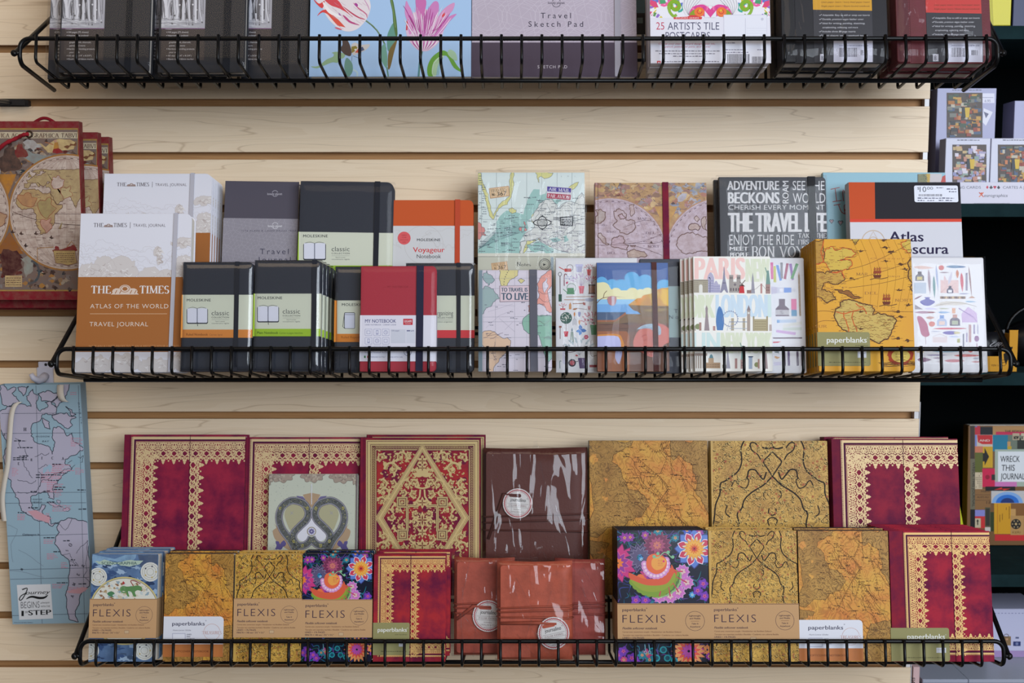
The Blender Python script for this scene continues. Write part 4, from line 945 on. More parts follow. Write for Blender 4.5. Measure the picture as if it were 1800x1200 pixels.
m.L = 7;m.poly(G([(880,218),(1160,240),(1155,290),(880,275)]),(76,64,156));m.poly(G([(878,296),(1155,316),(1150,376),(873,355)]),(180,60,84));m.L = 6;m.poly(G([(874,214),(1166,236),(1158,380),(870,358)]),(226,220,226));m.L = 8
m.serif('AIR MAIL',*gp(898,266),5.4,(236,232,240),36,rot=4.4,thick=.17);m.serif('PAR AVION',*gp(886,345),5.6,(240,228,232),38,rot=4.4,thick=.17)
for i,c in enumerate('ARC'): m.serif(c,*gp(1040 + i * 80,105),1.8,INKM)
m.L = 9;CR = (226,224,208);m.rect(838,445,1030,451,CR);m.rect(838,451,1030,520,(206,206,188));m.L = 10;m.rect(838,450.6,1030,451.4,(120,124,116));m.text('Notes',908,467.5,7,(50,50,52),24.5,-.002) if False else m.serif('Notes',908.6,467.5,7.0,(50,50,52),24.5,thick=.12)
m.poly(G([(222,1118),(408,1095),(420,1195),(235,1215)]),(196,150,104));m.L = 11;m.poly(G([(228,1123),(402,1101),(413,1190),(240,1209)]),(226,190,146));m.L = 12;m.serif('TRAVELS',*gp(240,1155),4.2,(110,90,70),22,rot=-6);m.text('367',*gp(302,1190),6,(56,48,44),15,.01,.12,rot=-6);m.serif('N',*gp(258,1190),3.6,(56,48,44),3.8,rot=-6)
m.ring(*gp(850,1130),9.5,1.2,(90,92,90),30);m.ring(*gp(850,1130),7,.8,(110,112,108),26);m.poly(G([(830,1120),(865,1130),(835,1150)]),(60,62,60));m.rect(968,452,973,520,(150,168,176))
m.build('cover',b.root);b.pages(.0004)
b.wrap('clear_film',(.003,.007,0,.004),.0022,seed=31,gap=.0026)

# --- antique map journal with dark red flap
b = Book('journal','antique hemisphere map journal with a dark red closing strip, back row','journal','mid',1,.0915,1046,1243,400,321,.016,GB)
OC = (206,188,200);m = b.cover(OC,mat='old_print');Q = lambda L: [(1035 + x / 8,310 + y / 8) for x,y in L];qp = lambda x,y: (1035 + x / 8,310 + y / 8)
m.L = 1;m.rect(1040,315,1250,470,(196,158,112));rr = random.Random(12);m.L = 2
for i in range(170):
    x = rr.uniform(90,1665);y = rr.uniform(90,560 - 260 * (abs(x - 1085) > 500));c = rr.choice(((206,172,120),(180,140,116),(166,130,120),(186,146,146),(160,150,156),(150,118,100),(222,190,142),(170,164,146),(184,130,112),(200,164,110)))
    if 1200 < x and rr.random() < .6: c = rr.choice(((190,186,196),(176,180,190),(150,160,180)))
    m.poly(rough(Q([(x - rr.uniform(20,100),y),(x,y - rr.uniform(15,60)),(x + rr.uniform(20,110),y + rr.uniform(-22,22)),(x,y + rr.uniform(15,60))]),.25,1,i),c)
for i in range(150):
    x = rr.uniform(100,1650);y = rr.uniform(90,520);m.stroke(smooth_line(Q([(x,y),(x + rr.uniform(-40,40),y + rr.uniform(-30,30)),(x + rr.uniform(-60,60),y + rr.uniform(-30,30))]),3),.6,rr.choice(((90,60,70),(110,76,66),(80,70,90))),taper='both')
m.L = 3;m.poly(Q([(920,420),(1250,420),(1085,760)]),(206,160,96))
for cx in (300,1870):
    m.L = 4;m.disc(*qp(cx,1105),102,(190,150,120),70);m.L = 5;m.disc(*qp(cx,1105),99.6,OC,70);X,Y = qp(cx,1105);m.L = 6
    m.ring(X,Y,96.6,.45,(120,90,100),80)
    for i in range(110):
        if i % 2: m.stroke([(X + 94.6 * math.cos(math.pi * 2 * (i + k) / 110),Y + 94.6 * math.sin(math.pi * 2 * (i + k) / 110)) for k in (0,.8)],1.1,(80,60,80))
    for k in range(-6,7): c = k / 7;m.stroke([(X + c * 94 * math.cos(t),Y + 94 * math.sin(t)) for t in [-math.pi / 2 - 1.2 + 2.4 * i / 16 for i in range(17)]],.3,(166,144,160))
    for k in range(1,5): m.stroke([(X + 94 * math.cos(t) * math.cos(k * .3),Y - 94 * math.sin(k * .3) - 6 * math.cos(t * 2)) for t in [math.pi * i / 16 for i in range(17)]],.3,(166,144,160))
def ant(L,sd,c=(190,172,160),lw=1.0): q = rough(Q(L),.12,3,sd);m.L = 7;m.poly(q,tuple((v + w) // 2 for v,w in zip(c,OC)));m.L = 8;m.stroke(q,lw * 1.3,(96,70,74),True);m.stroke([(x + .5,y + .6) for x,y in q],.5,(150,124,112),True)
ant([(95,470),(170,460),(235,500),(225,600),(180,640),(95,660)],1,(170,158,140));ant([(350,490),(400,460),(480,480),(530,540),(520,610),(600,610),(650,650),(650,730),(570,800),(520,810),(440,760),(340,690),(400,620)],2,(200,180,186));ant([(410,550),(470,520),(520,580),(440,600)],3,(206,176,190));ant([(570,400),(640,390),(640,520),(590,560)],4,(196,170,160),.6)
ant([(135,800),(175,800),(240,930),(290,950),(220,940),(150,870)],5);ant([(330,870),(430,830),(510,900),(480,940),(560,970),(540,1040),(420,1000),(310,960)],6,(196,166,176));ant([(540,1060),(640,1020),(780,1060),(820,1110),(700,1140),(560,1140)],7,(190,164,130));ant([(580,965),(660,965),(650,990),(590,985)],8,(150,110,130),.6)
ant([(1240,900),(1290,830),(1380,790),(1460,780),(1560,830),(1660,850),(1660,1060),(1560,1050),(1400,1080),(1300,1060),(1230,960)],9,(196,176,180));ant([(1400,720),(1430,670),(1500,660),(1570,700),(1540,760),(1420,750)],10,(196,170,150));ant([(1480,590),(1520,550),(1560,600),(1520,640)],11,(200,176,160),.7);ant([(1580,600),(1650,560),(1660,760),(1600,720)],12,(190,170,150),.7)
m.L = 9
for L in ([(560,950),(800,900),(1030,810)],[(480,720),(760,620),(930,640)],[(620,970),(800,1020),(1030,1110)],[(90,970),(400,960),(620,980)],[(400,940),(900,940),(1030,910)]): m.stroke(smooth_line(Q(L)),.6,(90,70,84))
for tx,x,y,h,w in (('MAP',690,610,4,15.5),('DEL',800,810,4,17),('NORT',830,1000,4,20),('DEL',260,1090,3.6,15),('RIO',180,700,2.6,9),('NAUO',250,790,2.6,16)): m.serif(tx,*qp(x,y),h,(110,90,110),w)
for i in range(60): m.scribble(*qp(rr.uniform(110,980),rr.uniform(640,1100)),rr.uniform(2,7),.9,(140,116,130),i)
m.poly(Q([(855,940),(880,905),(900,940),(890,948)]),(60,50,60));m.L = 10;m.rect(1040,310,1046.4,480,(120,28,42));m.stroke([(1051,316),(1051.6,480)],.8,(120,90,80));m.build('cover',b.root);b.pages()
b.elastic(1165,1175.6,400,(138,34,50),1166,1176.5,'closing_strip','red_leather',label='dark red closing strip')

# --- slogans notebook
b = Book('notebook','dark grey notebook covered in white travel slogans, foremost of its stack in clear film','notebook','mid',1,.0905,1265,1453,380,311,.009,GB)
m = b.cover((62,62,66),(0,7,7,0),'leatherette');K = lambda x,y: (1160 + x / 3.159,290 + y / 3.159);WT = (214,212,212);m.L = 1
def line(tx,x0,y0,x1,y1,bold,serif=False):
    if serif: m.serif(tx,*K(x0,y1),(y1 - y0) / 3.159,WT,(x1 - x0) / 3.159)
    else: m.text(tx,*K(x0,y1),(y1 - y0) / 3.159,WT,(x1 - x0) / 3.159,bold)
for a in (('ADVENTURE',375,88,660,138,.03),('BECKONS',380,151,662,212,.04),('SEE THE',737,88,914,139,.0),('WORLD',738,156,918,210,.0),('CHERISH EVERY MOMENT',380,221,914,248,-.006),('THE TRAVEL LIFE',382,264,925,371,.045),('ENJOY THE RIDE',386,386,745,443,-.006),('MEET',388,454,490,475,.05),('PEOPLE',390,486,490,510,.05),('TAKE THE',768,380,924,404,.0,True),('FIRST STEP',768,414,924,440,.0,True),('BON VOYAGE',510,452,925,510,.0,True)): line(*a)
m.text('ROAM',*K(714,212),10.6,WT,39,.02,rot=-90);m.text('LIVE THE ADVENTURE',*K(388,560),13,WT,160,.02);m.build('cover',b.root);b.pages()
b.elastic(1421,1434,380,(46,46,48),1423,1436)
b.wrap('clear_film',(.003,.002,0,.003),.003,seed=9,gap=.003);b.stack(1,['dark grey slogans notebook tucked behind the one lettered with travel slogans'],gap=.005,dx=-.004)

# --- light blue bag with hand lettering
b = Book('notebook','light blue notebook with red hand lettering and small hearts, partly hidden, back row','notebook','mid',1,.128,1448,1664,360,303,.01,GB)
m = b.cover((146,190,204),mat='gloss');J = lambda L: [(1400 + x / 3,290 + y / 3) for x,y in L];RDD = (150,62,56);m.L = 1
for L in ([(180,128),(228,118)],[(204,124),(212,190)],[(190,194),(238,186)],[(248,190),(246,130),(275,186),(278,122)],[(288,130),(330,126)],[(196,212),(232,206)],[(222,210),(240,250),(275,260)],[(256,260),(252,212),(276,218),(268,234),(254,236),(282,258)]): m.stroke(smooth_line(J(L),4),1.5,RDD)
for cx,cy,r,in ((185,297,13),(232,305,15)):
    for k,c in ((1,(60,60,70)),(.75,(150,190,204)),(.55,(186,60,70)),(.3,(160,200,210))): hcx,hcy = J([(cx,cy)])[0];m.L += 1;m.poly([(hcx,hcy + r * k / 3)] + arc(hcx - r * k * .15,hcy - r * k * .1,r * k * .17,r * k * .18,160,350,6) + arc(hcx + r * k * .15,hcy - r * k * .1,r * k * .17,r * k * .18,190,380,6),c)
m.L = 6;m.poly(J([(640,48),(700,46),(690,130),(640,140)]),(126,124,84));m.stroke(J([(640,48),(640,140)]),1,(70,70,70));m.poly(J([(685,46),(720,46),(705,130),(690,130)]),(196,160,60));m.poly(J([(705,46),(765,46),(770,120),(700,130)]),(206,196,196));m.poly(J([(770,60),(800,46),(800,110),(755,110)]),(190,60,50));m.L = 7
for i in range(30): m.disc(*J([(rr.uniform(645,690),rr.uniform(52,130))])[0],.9,rr.choice(((96,110,70),(160,150,110),(80,80,70))),6)
m.build('cover',b.root);b.pages(.0006)

# --- atlas journal with price sticker
b = Book('journal','white journal with a black and orange top and a price sticker, back row','journal','mid',1,.0925,1494,1691,400,320,.018,GB)
m = b.cover((220,220,228),(3,10,10,3),'cloth');m.L = 1;j = lambda x,y: (1400 + x / 3,290 + y / 3)
m.rect(1480,310,1700,386,(46,44,50));m.L = 2;m.poly([(1480,310),(1537.5,310),(1538.4,386),(1480,386)],(206,86,48));m.poly([(1480,385),(1700,384.5),(1700,389.8),(1480,390.4)],(222,78,60));m.ring(*j(405,405),20,1.6,(206,186,166),40);m.stroke([j(355,440),j(405,350),j(455,440)],1.4,(206,186,166));m.ring(*j(405,400),7,1.2,(206,186,166),24)
m.text('Atlas',1563,424.3,17.5,(52,46,78),60,.025);m.text('Obscura',1565,446,17.5,(52,46,78),102,.025);m.build('cover',b.root);b.pages()
a = MB(b,-.0003,'gloss');x0,z0 = b.P(1607.5,355.3);x1,z1 = b.P(1683.5,326);a.slab(x0,z0,x1,z1,-.0003,-.00004,(226,228,240),(.0025,) * 4,.0001);a.L = 1
a.text('$',1612.5,333,4.5,(40,40,60),3.2);a.text('10',1616.6,337.2,9.2,(40,40,60),11.5,-.002);a.text('00',1629.5,333.2,5,(40,40,60),10.5,-.002);barcode(a,1615,341,1655,345,6);barcode(a,1653,341,1656,345,7)
for i,(x,y,w) in enumerate(((1664,333,17),(1668,337.6,13),(1613,349,64),(1613,353,12),(1630,353,12),(1650,353,8),(1662,353,12),(1646,330.6,12))): a.scribble(x,y,w,2.2,(70,70,100),i)
a.build('price_sticker',b.root)

# ------------------------------------------------------------------ front row, right half
# --- to travel is to live
b = Book('notebook','pastel Atlantic map notebook with a slogan box and grey elastic, front row','notebook','mid',0,.0055,841,970,560,474.5,.013,GF)
m = b.cover((224,216,226),(0,6,6,0),'gloss');G = lambda L: [(835 + x / 5.713,450 + y / 5.713) for x,y in L];gp = lambda x,y: (835 + x / 5.713,450 + y / 5.713)
def isl2(L,c,sd,amp=.12,lw=.7): q = rough(G(L),amp,3,sd);m.L = 1;m.poly(q,c);m.L = 2;m.stroke(q,lw,(84,88,100),True)
isl2([(80,180),(120,140),(160,190),(200,240),(150,270),(130,300),(90,240)],(160,184,184),1,.18);isl2([(60,330),(100,300),(170,330),(230,390),(235,430),(180,470),(110,520),(60,600)],(164,186,184),2,.14);isl2([(245,130),(440,130),(430,190),(350,240),(320,300),(265,300),(245,210)],(226,214,150),3,.06);isl2([(430,240),(465,222),(500,245),(460,272)],(226,214,150),4)
isl2([(60,780),(110,750),(200,760),(270,820),(360,850),(350,920),(300,980),(240,1060),(200,1100),(190,1180),(110,1180),(140,1000),(70,880)],(230,196,166),5,.08);isl2([(625,280),(650,240),(700,180),(750,140),(790,140),(790,560),(750,570),(700,500),(640,480),(540,560),(530,500),(590,480),(640,420)],(236,164,150),6,.1);isl2([(490,620),(540,580),(640,600),(780,600),(790,1000),(740,1060),(710,1050),(680,940),(650,830),(640,790),(540,780),(490,740),(475,680)],(146,192,170),7,.06)
m.L = 3;m.poly(rough(G([(690,260),(720,220),(740,300),(700,370),(680,320)]),.1,2,1),(224,216,226));m.stroke(rough(G([(690,260),(720,220),(740,300),(700,370),(680,320)]),.1,2,1),.5,(84,88,100),True)
for x in (85,205,398,520): m.stroke(G([(x,150),(x,1170)]),.3,(150,150,164))
for y in (225,327,612,660,820,1025): m.stroke(G([(80,y),(770,y - 6)]),.35,(140,140,154))
for L in ([(100,520),(240,490),(400,500)],[(110,720),(240,600),(380,540)],[(240,620),(400,760)],[(300,740),(380,660)],[(130,560),(380,480)]): m.stroke(G(L),.35,(176,170,184))
m.stroke([p for p in G([(340,140),(320,180),(300,210),(290,260),(290,290)])],.1,INKM)
for i,(x,y) in enumerate(((336,146),(325,165),(315,185),(305,208),(296,232),(292,258),(290,284))): m.disc(*gp(x,y),.9,(90,90,80),6)
rr = random.Random(5)
for i in range(60): m.scribble(*gp(rr.uniform(90,740),rr.uniform(460,1150)),rr.uniform(3,9),1.4,(96,96,112),i)
for L in ([(85,820),(200,760)],[(150,830),(280,770)],[(110,790),(250,790)],[(200,860),(180,980),(220,1040)],[(640,650),(700,680),(750,640)],[(690,830),(740,800),(770,830)],[(640,420),(700,460),(760,440)],[(630,350),(690,380),(760,360)]): m.stroke(rough(G(L),.1,2,3,False),.6,(110,90,96))
m.L = 4;m.poly([(836,470),(848,470),(848,660),(836,660)],(132,152,162));m.L = 5;m.poly(G([(245,297),(548,293),(548,455),(248,462)]),(150,134,144));m.L = 6;m.poly(G([(251,302),(543,298),(543,450),(254,456)]),(228,206,212));m.L = 7
m.text('TO TRAVEL IS',*gp(264,357),7.0,(80,100,118),46,.045);m.text('TO LIVE',*gp(266,440),12.4,(80,100,118),46.5,.05);m.build('cover',b.root);b.pages(.0008)
b.elastic(930.5,944,560,(102,102,112),932,945.5);b.wrap('tight_film',(.0008,.001,0,.001),.0008,seed=4,gap=.002)

# --- garden notebook
b = Book('notebook','white notebook patterned with garden tools and flowerpots, in clear film','notebook','mid',0,.0260,977,1121,560,453,.012,GF)
m = b.cover((226,226,228),mat='gloss',board=.0012);G = lambda L: [(970 + x / 5.583,445 + y / 5.583) for x,y in L];gp = lambda x,y: (970 + x / 5.583,445 + y / 5.583);m.L = 1
def pot(x,y,w,h,c): m.L = 1;m.poly(G([(x - w / 2,y - h * .75),(x + w / 2,y - h * .75),(x + w * .36,y),(x - w * .36,y)]),c);m.L = 2;m.poly(G([(x - w * .56,y - h),(x + w * .56,y - h),(x + w * .54,y - h * .72),(x - w * .54,y - h * .72)]),tuple(int(v * 1.08) for v in c));m.L = 1
def line_(L,w,c): m.stroke(smooth_line(G(L),4),w,c)
def plant(x,y,h,c,leaf,n,sp,seed):
    r2 = random.Random(seed)
    for i in range(n):
        a = (i / (n - 1) - .5) * sp;ex = x + math.sin(a) * h;ey = y - math.cos(a) * h;line_([(x,y),((x + ex) / 2 - 6 * a,(y + ey) / 2 - 8),(ex,ey)],.45,c);m.L = 2
        for k in (1,.8): q = (x + (ex - x) * k,y + (ey - y) * k);m.poly(G(petal(q[0],q[1],-math.pi / 2 + a + r2.uniform(-.6,.6),0,h * .26,h * .07)),leaf)
        m.L = 1
RD3 = (196,70,66);GN3 = (96,150,110);BR3 = (160,110,76);PU3 = (90,70,110)
m.rect(*gp(125,150),*gp(190,182),RD3);line_([(70,135),(125,165)],1.4,RD3);m.ring(*gp(178,142),5.4,.7,(70,50,50),22);pot(268,185,66,78,(186,186,214));pot(366,220,42,62,RD3);plant(366,160,46,(120,80,80),(206,90,100),6,2.2,1)
line_([(80,225),(82,400)],1.3,(80,60,60));m.ring(*gp(80,205),2.8,.9,(60,60,66),14,3.4);m.rect(*gp(66,402),*gp(98,474),(46,84,66));line_([(122,320),(124,210),(150,212)],1.5,(130,60,76));plant(172,262,40,(140,140,190),(140,146,206),4,2.4,2);m.poly(G(petal(140,300,-.9,0,30,10)),(196,80,110))
pot(290,395,50,74,(216,110,124));plant(290,322,104,(180,160,190),(206,186,214),8,2.0,3);m.rect(*gp(362,310),*gp(422,400),(150,100,66));m.L = 2;m.rect(*gp(358,305),*gp(426,318),(90,70,60));m.rect(*gp(358,388),*gp(426,398),(90,70,60));m.L = 1;plant(392,305,70,(150,100,110),(206,80,110),6,1.4,4)
m.poly(G([(155,340),(215,340),(225,402),(145,402)]),GN3);line_([(110,350),(130,368),(155,390)],1.2,GN3);m.ring(*gp(192,340),7.8,.8,(86,130,100),24)
line_([(140,428),(385,424)],1.1,(176,140,110));m.poly(G([(385,416),(430,424),(385,434)]),(170,80,90));line_([(120,456),(330,458)],1.2,(176,130,100));m.poly(G(smooth_line([(330,448),(380,440),(412,456),(380,474),(330,468)],4,True)),(176,178,200));line_([(205,495),(320,492)],1.4,BR3);m.poly(G([(305,480),(332,484),(330,512),(308,506)]),(170,90,80))
plant(108,540,44,(160,90,100),(214,90,100),4,1.6,5);m.rect(*gp(82,540),*gp(132,556),(196,70,80));m.poly(G([(168,505),(182,480),(192,505),(192,550),(168,550)]),(206,150,100));line_([(205,550),(240,540),(345,552)],1.0,(150,130,130));m.poly(G(petal(205,552,-.2,0,50,8)),(170,110,70));pot(366,555,26,36,(206,140,140))
m.disc(*gp(140,635),10.4,(60,96,84),22);m.L = 2
r3 = random.Random(3)
for i in range(34): a = r3.uniform(0,6.3);q = r3.uniform(0,50);m.disc(*gp(140 + q * math.cos(a),635 + q * math.sin(a)),.9,(216,216,206),6)
m.L = 1;line_([(140,690),(140,770)],.9,(120,80,70));pot(140,818,40,52,(196,60,76));m.poly(G(petal(222,575,1.57,0,50,8)),(206,130,66));line_([(222,620),(222,640)],.8,(120,124,140));line_([(208,705),(212,650),(235,650),(238,705)],.8,(130,134,150));line_([(223,650),(223,700)],.8,(130,134,150))
m.poly(G(smooth_line([(255,580),(270,574),(284,582),(280,610),(268,626),(258,608)],4,True)),(150,154,190));m.poly(G(petal(270,650,1.57,0,56,9)),(206,140,70));pot(412,800,66,98,GN3);plant(400,690,100,(120,120,110),(206,150,160),9,2.6,7)
for i in range(22): m.L = 2;m.disc(*gp(r3.uniform(325,440),r3.uniform(580,700)),1.5,r3.choice(((206,110,130),(226,190,190),(180,70,90))),8)
m.L = 1;line_([(82,715),(82,840)],1.2,(120,80,60));m.rect(*gp(70,712),*gp(96,730),(150,90,70));line_([(192,770),(186,880)],1.4,(70,120,90));line_([(204,770),(210,880)],1.4,(70,120,90));m.poly(G(petal(197,770,-1.5,0,40,8)),(130,150,160))
for s in (-1,1): m.poly(G(petal(284,755,-1.0 + s * .9 + .2,0,58,18)),(70,120,190));m.poly(G(petal(284,760,2.4 + s * .6,0,48,15)),(90,140,206))
flower(m,*gp(337,822),6,.6,4.6,1.9,(196,80,104));plant(270,1000,150,(150,160,170),(170,184,190),6,1.8,8);pot(300,1130,76,104,PU3);m.disc(*gp(200,1075),6.8,(50,40,50),22);m.L = 2;m.disc(*gp(200,1075),4.2,(170,60,70),18);m.L = 1;line_([(140,1078),(260,1060)],1.1,(70,50,56));line_([(110,900),(160,970),(235,960)],1,(90,60,66));m.poly(G(smooth_line([(110,950),(150,960),(160,1040),(130,1090),(105,1060)],4,True)),(206,206,222));m.rect(*gp(370,1095),*gp(460,1118),(170,60,66));line_([(385,850),(385,1000),(440,1000)],.8,(110,70,70));line_([(80,1130),(78,1060),(92,1060)],1,(60,110,90));m.poly(G(petal(230,1000,.2,0,30,9)),(196,80,86))
m.build('cover',b.root);b.pages(.0004);b.wrap('clear_film',(.0012,.002,0,.0012),.002,seed=17,gap=.0022)

# --- painted bay landscape notebook (generic scene)
b = Book('notebook','cartoon bay landscape notebook with clouds and cliffs and a brown elastic','notebook','mid',0,.0055,1049.5,1175.5,560,461.5,.0125,GF)
m = b.cover((120,80,62),(1,9,9,1),'gloss');m.L = 1
m.rect(1045,455,1180,520,(62,96,160));m.L = 2;m.poly(G([(430,240)] + arc(490,270,50,40,200,330,6) + arc(590,290,55,36,220,330,6) + arc(680,290,50,36,230,320,5) + arc(785,250,76,68,190,340,9) + arc(915,260,66,52,220,330,6) + arc(1100,320,70,64,180,300,6) + [(1160,260),(1160,480),(430,480)]),(96,176,226));m.L = 3
m.poly(G([(430,290)] + arc(500,345,70,62,250,350,6) + arc(630,390,56,52,220,330,6) + arc(790,390,60,52,210,330,7) + arc(870,390,40,40,220,330,5) + arc(940,390,60,54,220,330,6) + [(1160,330),(1160,460),(430,460)]),(236,230,178));m.L = 4;m.rect(*gp(430,452),*gp(1160,600),(146,200,236));m.L = 5;m.rect(*gp(430,500),*gp(1160,600),(116,172,226));m.L = 6
m.poly(G([(750,505),(840,440),(880,440),(900,410),(960,400),(1030,360),(1080,340),(1160,340),(1160,600),(860,560),(800,530)]),(206,150,60));m.L = 7
for L,c in (([(840,450),(900,412),(930,420),(850,520),(800,520)],(226,150,60)),([(960,402),(1030,362),(1060,400),(1000,520),(940,520)],(220,176,70)),([(1080,345),(1160,345),(1160,520),(1100,500),(1060,430)],(232,186,70)),([(900,470),(960,430),(980,520),(900,525)],(196,140,60))): m.poly(rough(G(L),.06,2,2),c)
m.L = 8;m.poly(G([(750,508),(1160,520),(1160,700),(430,700),(430,680),(620,660),(730,596),(870,596),(840,570),(800,560)]),(124,96,64));m.L = 9;m.poly(G([(430,578),(725,578),(620,655),(430,655)]),(70,92,124));m.L = 10;m.poly(G([(430,655),(620,655),(725,578),(728,600),(625,672),(430,676)]),(160,100,66));m.rect(*gp(430,690),*gp(1160,1160),(116,78,60));m.L = 11
for y,x0,x1,h,c in ((700,440,640,14,(96,66,52)),(690,660,860,26,(92,66,50)),(740,430,1160,16,(100,70,54)),(760,700,960,20,(96,68,54)),(640,850,1160,30,(136,100,66)),(560,880,1160,40,(150,124,66))): m.poly(G([(x0,y),((x0 + x1) / 2,y - h / 2),(x1,y - h * .3),((x0 + x1) / 2,y + h / 2)]),c)
m.poly(G([(430,765),(730,765),(760,800),(760,1160),(430,1160)]),(160,96,56));m.L = 12;m.poly(G(smooth_line([(430,800),(640,792),(690,840),(690,930),(430,930)],3)),(216,140,50));m.L = 13;m.poly(G(smooth_line([(430,815),(620,810),(670,850),(680,930),(690,980),(670,1060),(650,1085),(620,1020),(610,930),(430,930)],3)),(190,190,232));m.rect(*gp(430,940),*gp(590,1160),(150,92,62))
m.L = 14;m.poly(G(smooth_line([(800,860),(850,760),(960,700),(1080,695),(1160,760),(1160,860),(1100,900),(1040,960),(980,1020),(860,960),(810,930)],4,True)),(204,110,96));m.L = 15;m.poly(G(smooth_line([(840,740),(900,705),(980,692),(1060,720),(1070,790),(1040,800),(960,740),(860,745)],4,True)),(160,180,196));m.stroke(smooth_line(G([(870,830),(920,800),(970,830),(1000,900)])),.7,(150,70,66));m.stroke(smooth_line(G([(890,870),(940,840),(980,870)])),.7,(150,70,66));m.stroke(smooth_line(G([(890,740),(960,730),(1040,770)])),.6,(100,120,140))
m.L = 10;m.stroke(smooth_line(G([(440,490),(500,440),(620,425),(720,436)])),1.5,(120,84,60),taper='end');m.stroke(G([(505,440),(515,395),(540,368)]),1,(120,84,60));m.L = 11;m.poly(G(smooth_line([(545,440),(580,420),(630,430),(630,480),(605,515),(560,500),(545,460)],4,True)),(190,130,134));m.poly(G([(585,425),(615,425),(615,510),(590,515)]),(206,190,200))
m.build('cover',b.root);b.pages();b.elastic(1146,1155,560,(86,52,50),1148,1157);b.wrap('tight_film',(.0006,.0008,0,.0006),.0008,seed=23,gap=.002)

# --- navy travel notebook
b = Book('notebook','dark navy notebook with a pale teal band, half hidden beside the bay landscape one','notebook','mid',0,.0390,1126,1252,560,455,.013,GF)
m = b.cover((50,54,68),(1,4,4,1));m.build('cover',b.root);b.pages()
a = b.band(503,595,(170,192,190));a.L = 1;a.text('Travel',1184.5,550,7,(70,74,84),46,0,sp=1.5);a.text('Notebook',1176,560.5,7,(70,74,84),66,0,sp=1.5);a.rect(1120,593,1260,600,(84,88,104));a.build('paper_band',b.root)
b.wrap('tight_film',(.0006,.0006,0,.0006),.0008,seed=40,gap=.0018)

# --- city skylines notebooks
b = Book('notebook','white city skylines notebook with pastel lettering, foremost of its stack','notebook','mid',0,.0055,1220,1356.5,560,450.5,.0058,GF)
m = b.cover((246,244,238),(1,2,2,1),'paper',board=.001);G = lambda L: [(1190 + x / 5.455,440 + y / 5.455) for x,y in L];gp = lambda x,y: (1190 + x / 5.455,440 + y / 5.455);m.L = 1
PKL = (248,208,202);GRL_ = (226,232,206);BLL = (210,228,242);TLL = (214,234,232)
def big(tx,x0,y1,x1,h,c): m.text(tx,*gp(x0,y1),h / 5.455,c,(x1 - x0) / 5.455,.05)
big('PARIS',178,275,645,205,PKL);big('NEW',668,300,880,222,GRL_);big('YORK',30,645,355,222,GRL_);big('LONDON',380,640,858,218,BLL);big('B',880,640,990,218,TLL);big('BERLIN',-140,965,405,180,TLL);big('NEW',430,985,622,200,GRL_);big('YORK',665,985,905,200,GRL_);m.L = 2
BRN = (150,134,122);LIL = (184,180,206);GYL = (160,158,170)
def bld(x0,y0,x1,y1,c): m.poly(G([(x0,y1),(x0,y0),(x1,y0),(x1,y1)]),c)
def win(x0,y0,x1,y1,nx,ny,c):
    for i in range(nx):
        for k in range(ny): a,bb = x0 + (x1 - x0) * (i + .2) / nx,y0 + (y1 - y0) * (k + .2) / ny;bld(a,bb,a + (x1 - x0) / nx * .5,bb + (y1 - y0) / ny * .55,c)
bld(155,280,298,405,(176,168,150));m.L = 3;m.poly(G(arc(228,345,17,20,180,360,6) + [(245,405),(211,405)]),(232,230,222));bld(155,280,298,292,(150,140,126));win(160,300,208,400,3,5,(150,140,126));win(250,300,296,400,3,5,(150,140,126));m.L = 2
m.poly(G(smooth_line([(290,270),(300,235),(322,210),(345,235),(358,270)],4)),LIL);bld(292,268,356,405,LIL);m.poly(G(smooth_line([(350,330),(375,290),(400,330)],4)),LIL);bld(345,325,415,405,LIL);m.L = 3;win(300,280,350,400,4,5,(140,140,180));win(350,335,412,400,4,3,(150,150,186));m.stroke(G([(316,405),(318,262)]),.9,(70,74,100));m.disc(*gp(310,262),1.2,(60,60,90),8)
def eiffel(x,y1,y0,w,c): m.poly(G([(x - 3,y0),(x + 3,y0),(x + w * .16,y0 + (y1 - y0) * .5),(x + w * .5,y1),(x + w * .3,y1),(x,y1 - w * .4),(x - w * .3,y1),(x - w * .5,y1),(x - w * .16,y0 + (y1 - y0) * .5)]),c);m.L = 3;m.rect(*gp(x - w * .2,y0 + (y1 - y0) * .6),*gp(x + w * .2,y0 + (y1 - y0) * .64),(120,116,136));m.L = 2
eiffel(452,405,160,78,(150,148,170));bld(500,235,540,405,(168,160,156));bld(572,235,610,405,(168,160,156));bld(538,300,574,405,(176,168,162));m.L = 3;win(505,245,536,285,2,1,(90,84,90));win(577,245,606,285,2,1,(90,84,90));win(505,350,606,402,4,1,(110,100,104));m.disc(*gp(556,328),2.4,(130,120,126),12);m.poly(G([(600,340),(640,340),(648,410),(594,410)]),(206,60,66));m.poly(G([(594,340),(622,318),(654,345)]),(90,50,54));m.stroke(G([(600,300),(650,345)]),.9,(90,70,66));m.stroke(G([(655,285),(598,350)]),1.4,(120,104,96));m.L = 2
bld(670,380,712,412,(150,120,116));m.poly(G([(712,412),(718,260),(726,210),(734,260),(748,412)]),GYL);bld(800,318,818,412,(196,150,146));m.stroke(smooth_line(G([(700,375),(750,372),(808,330),(850,370)])),.5,(130,120,120))
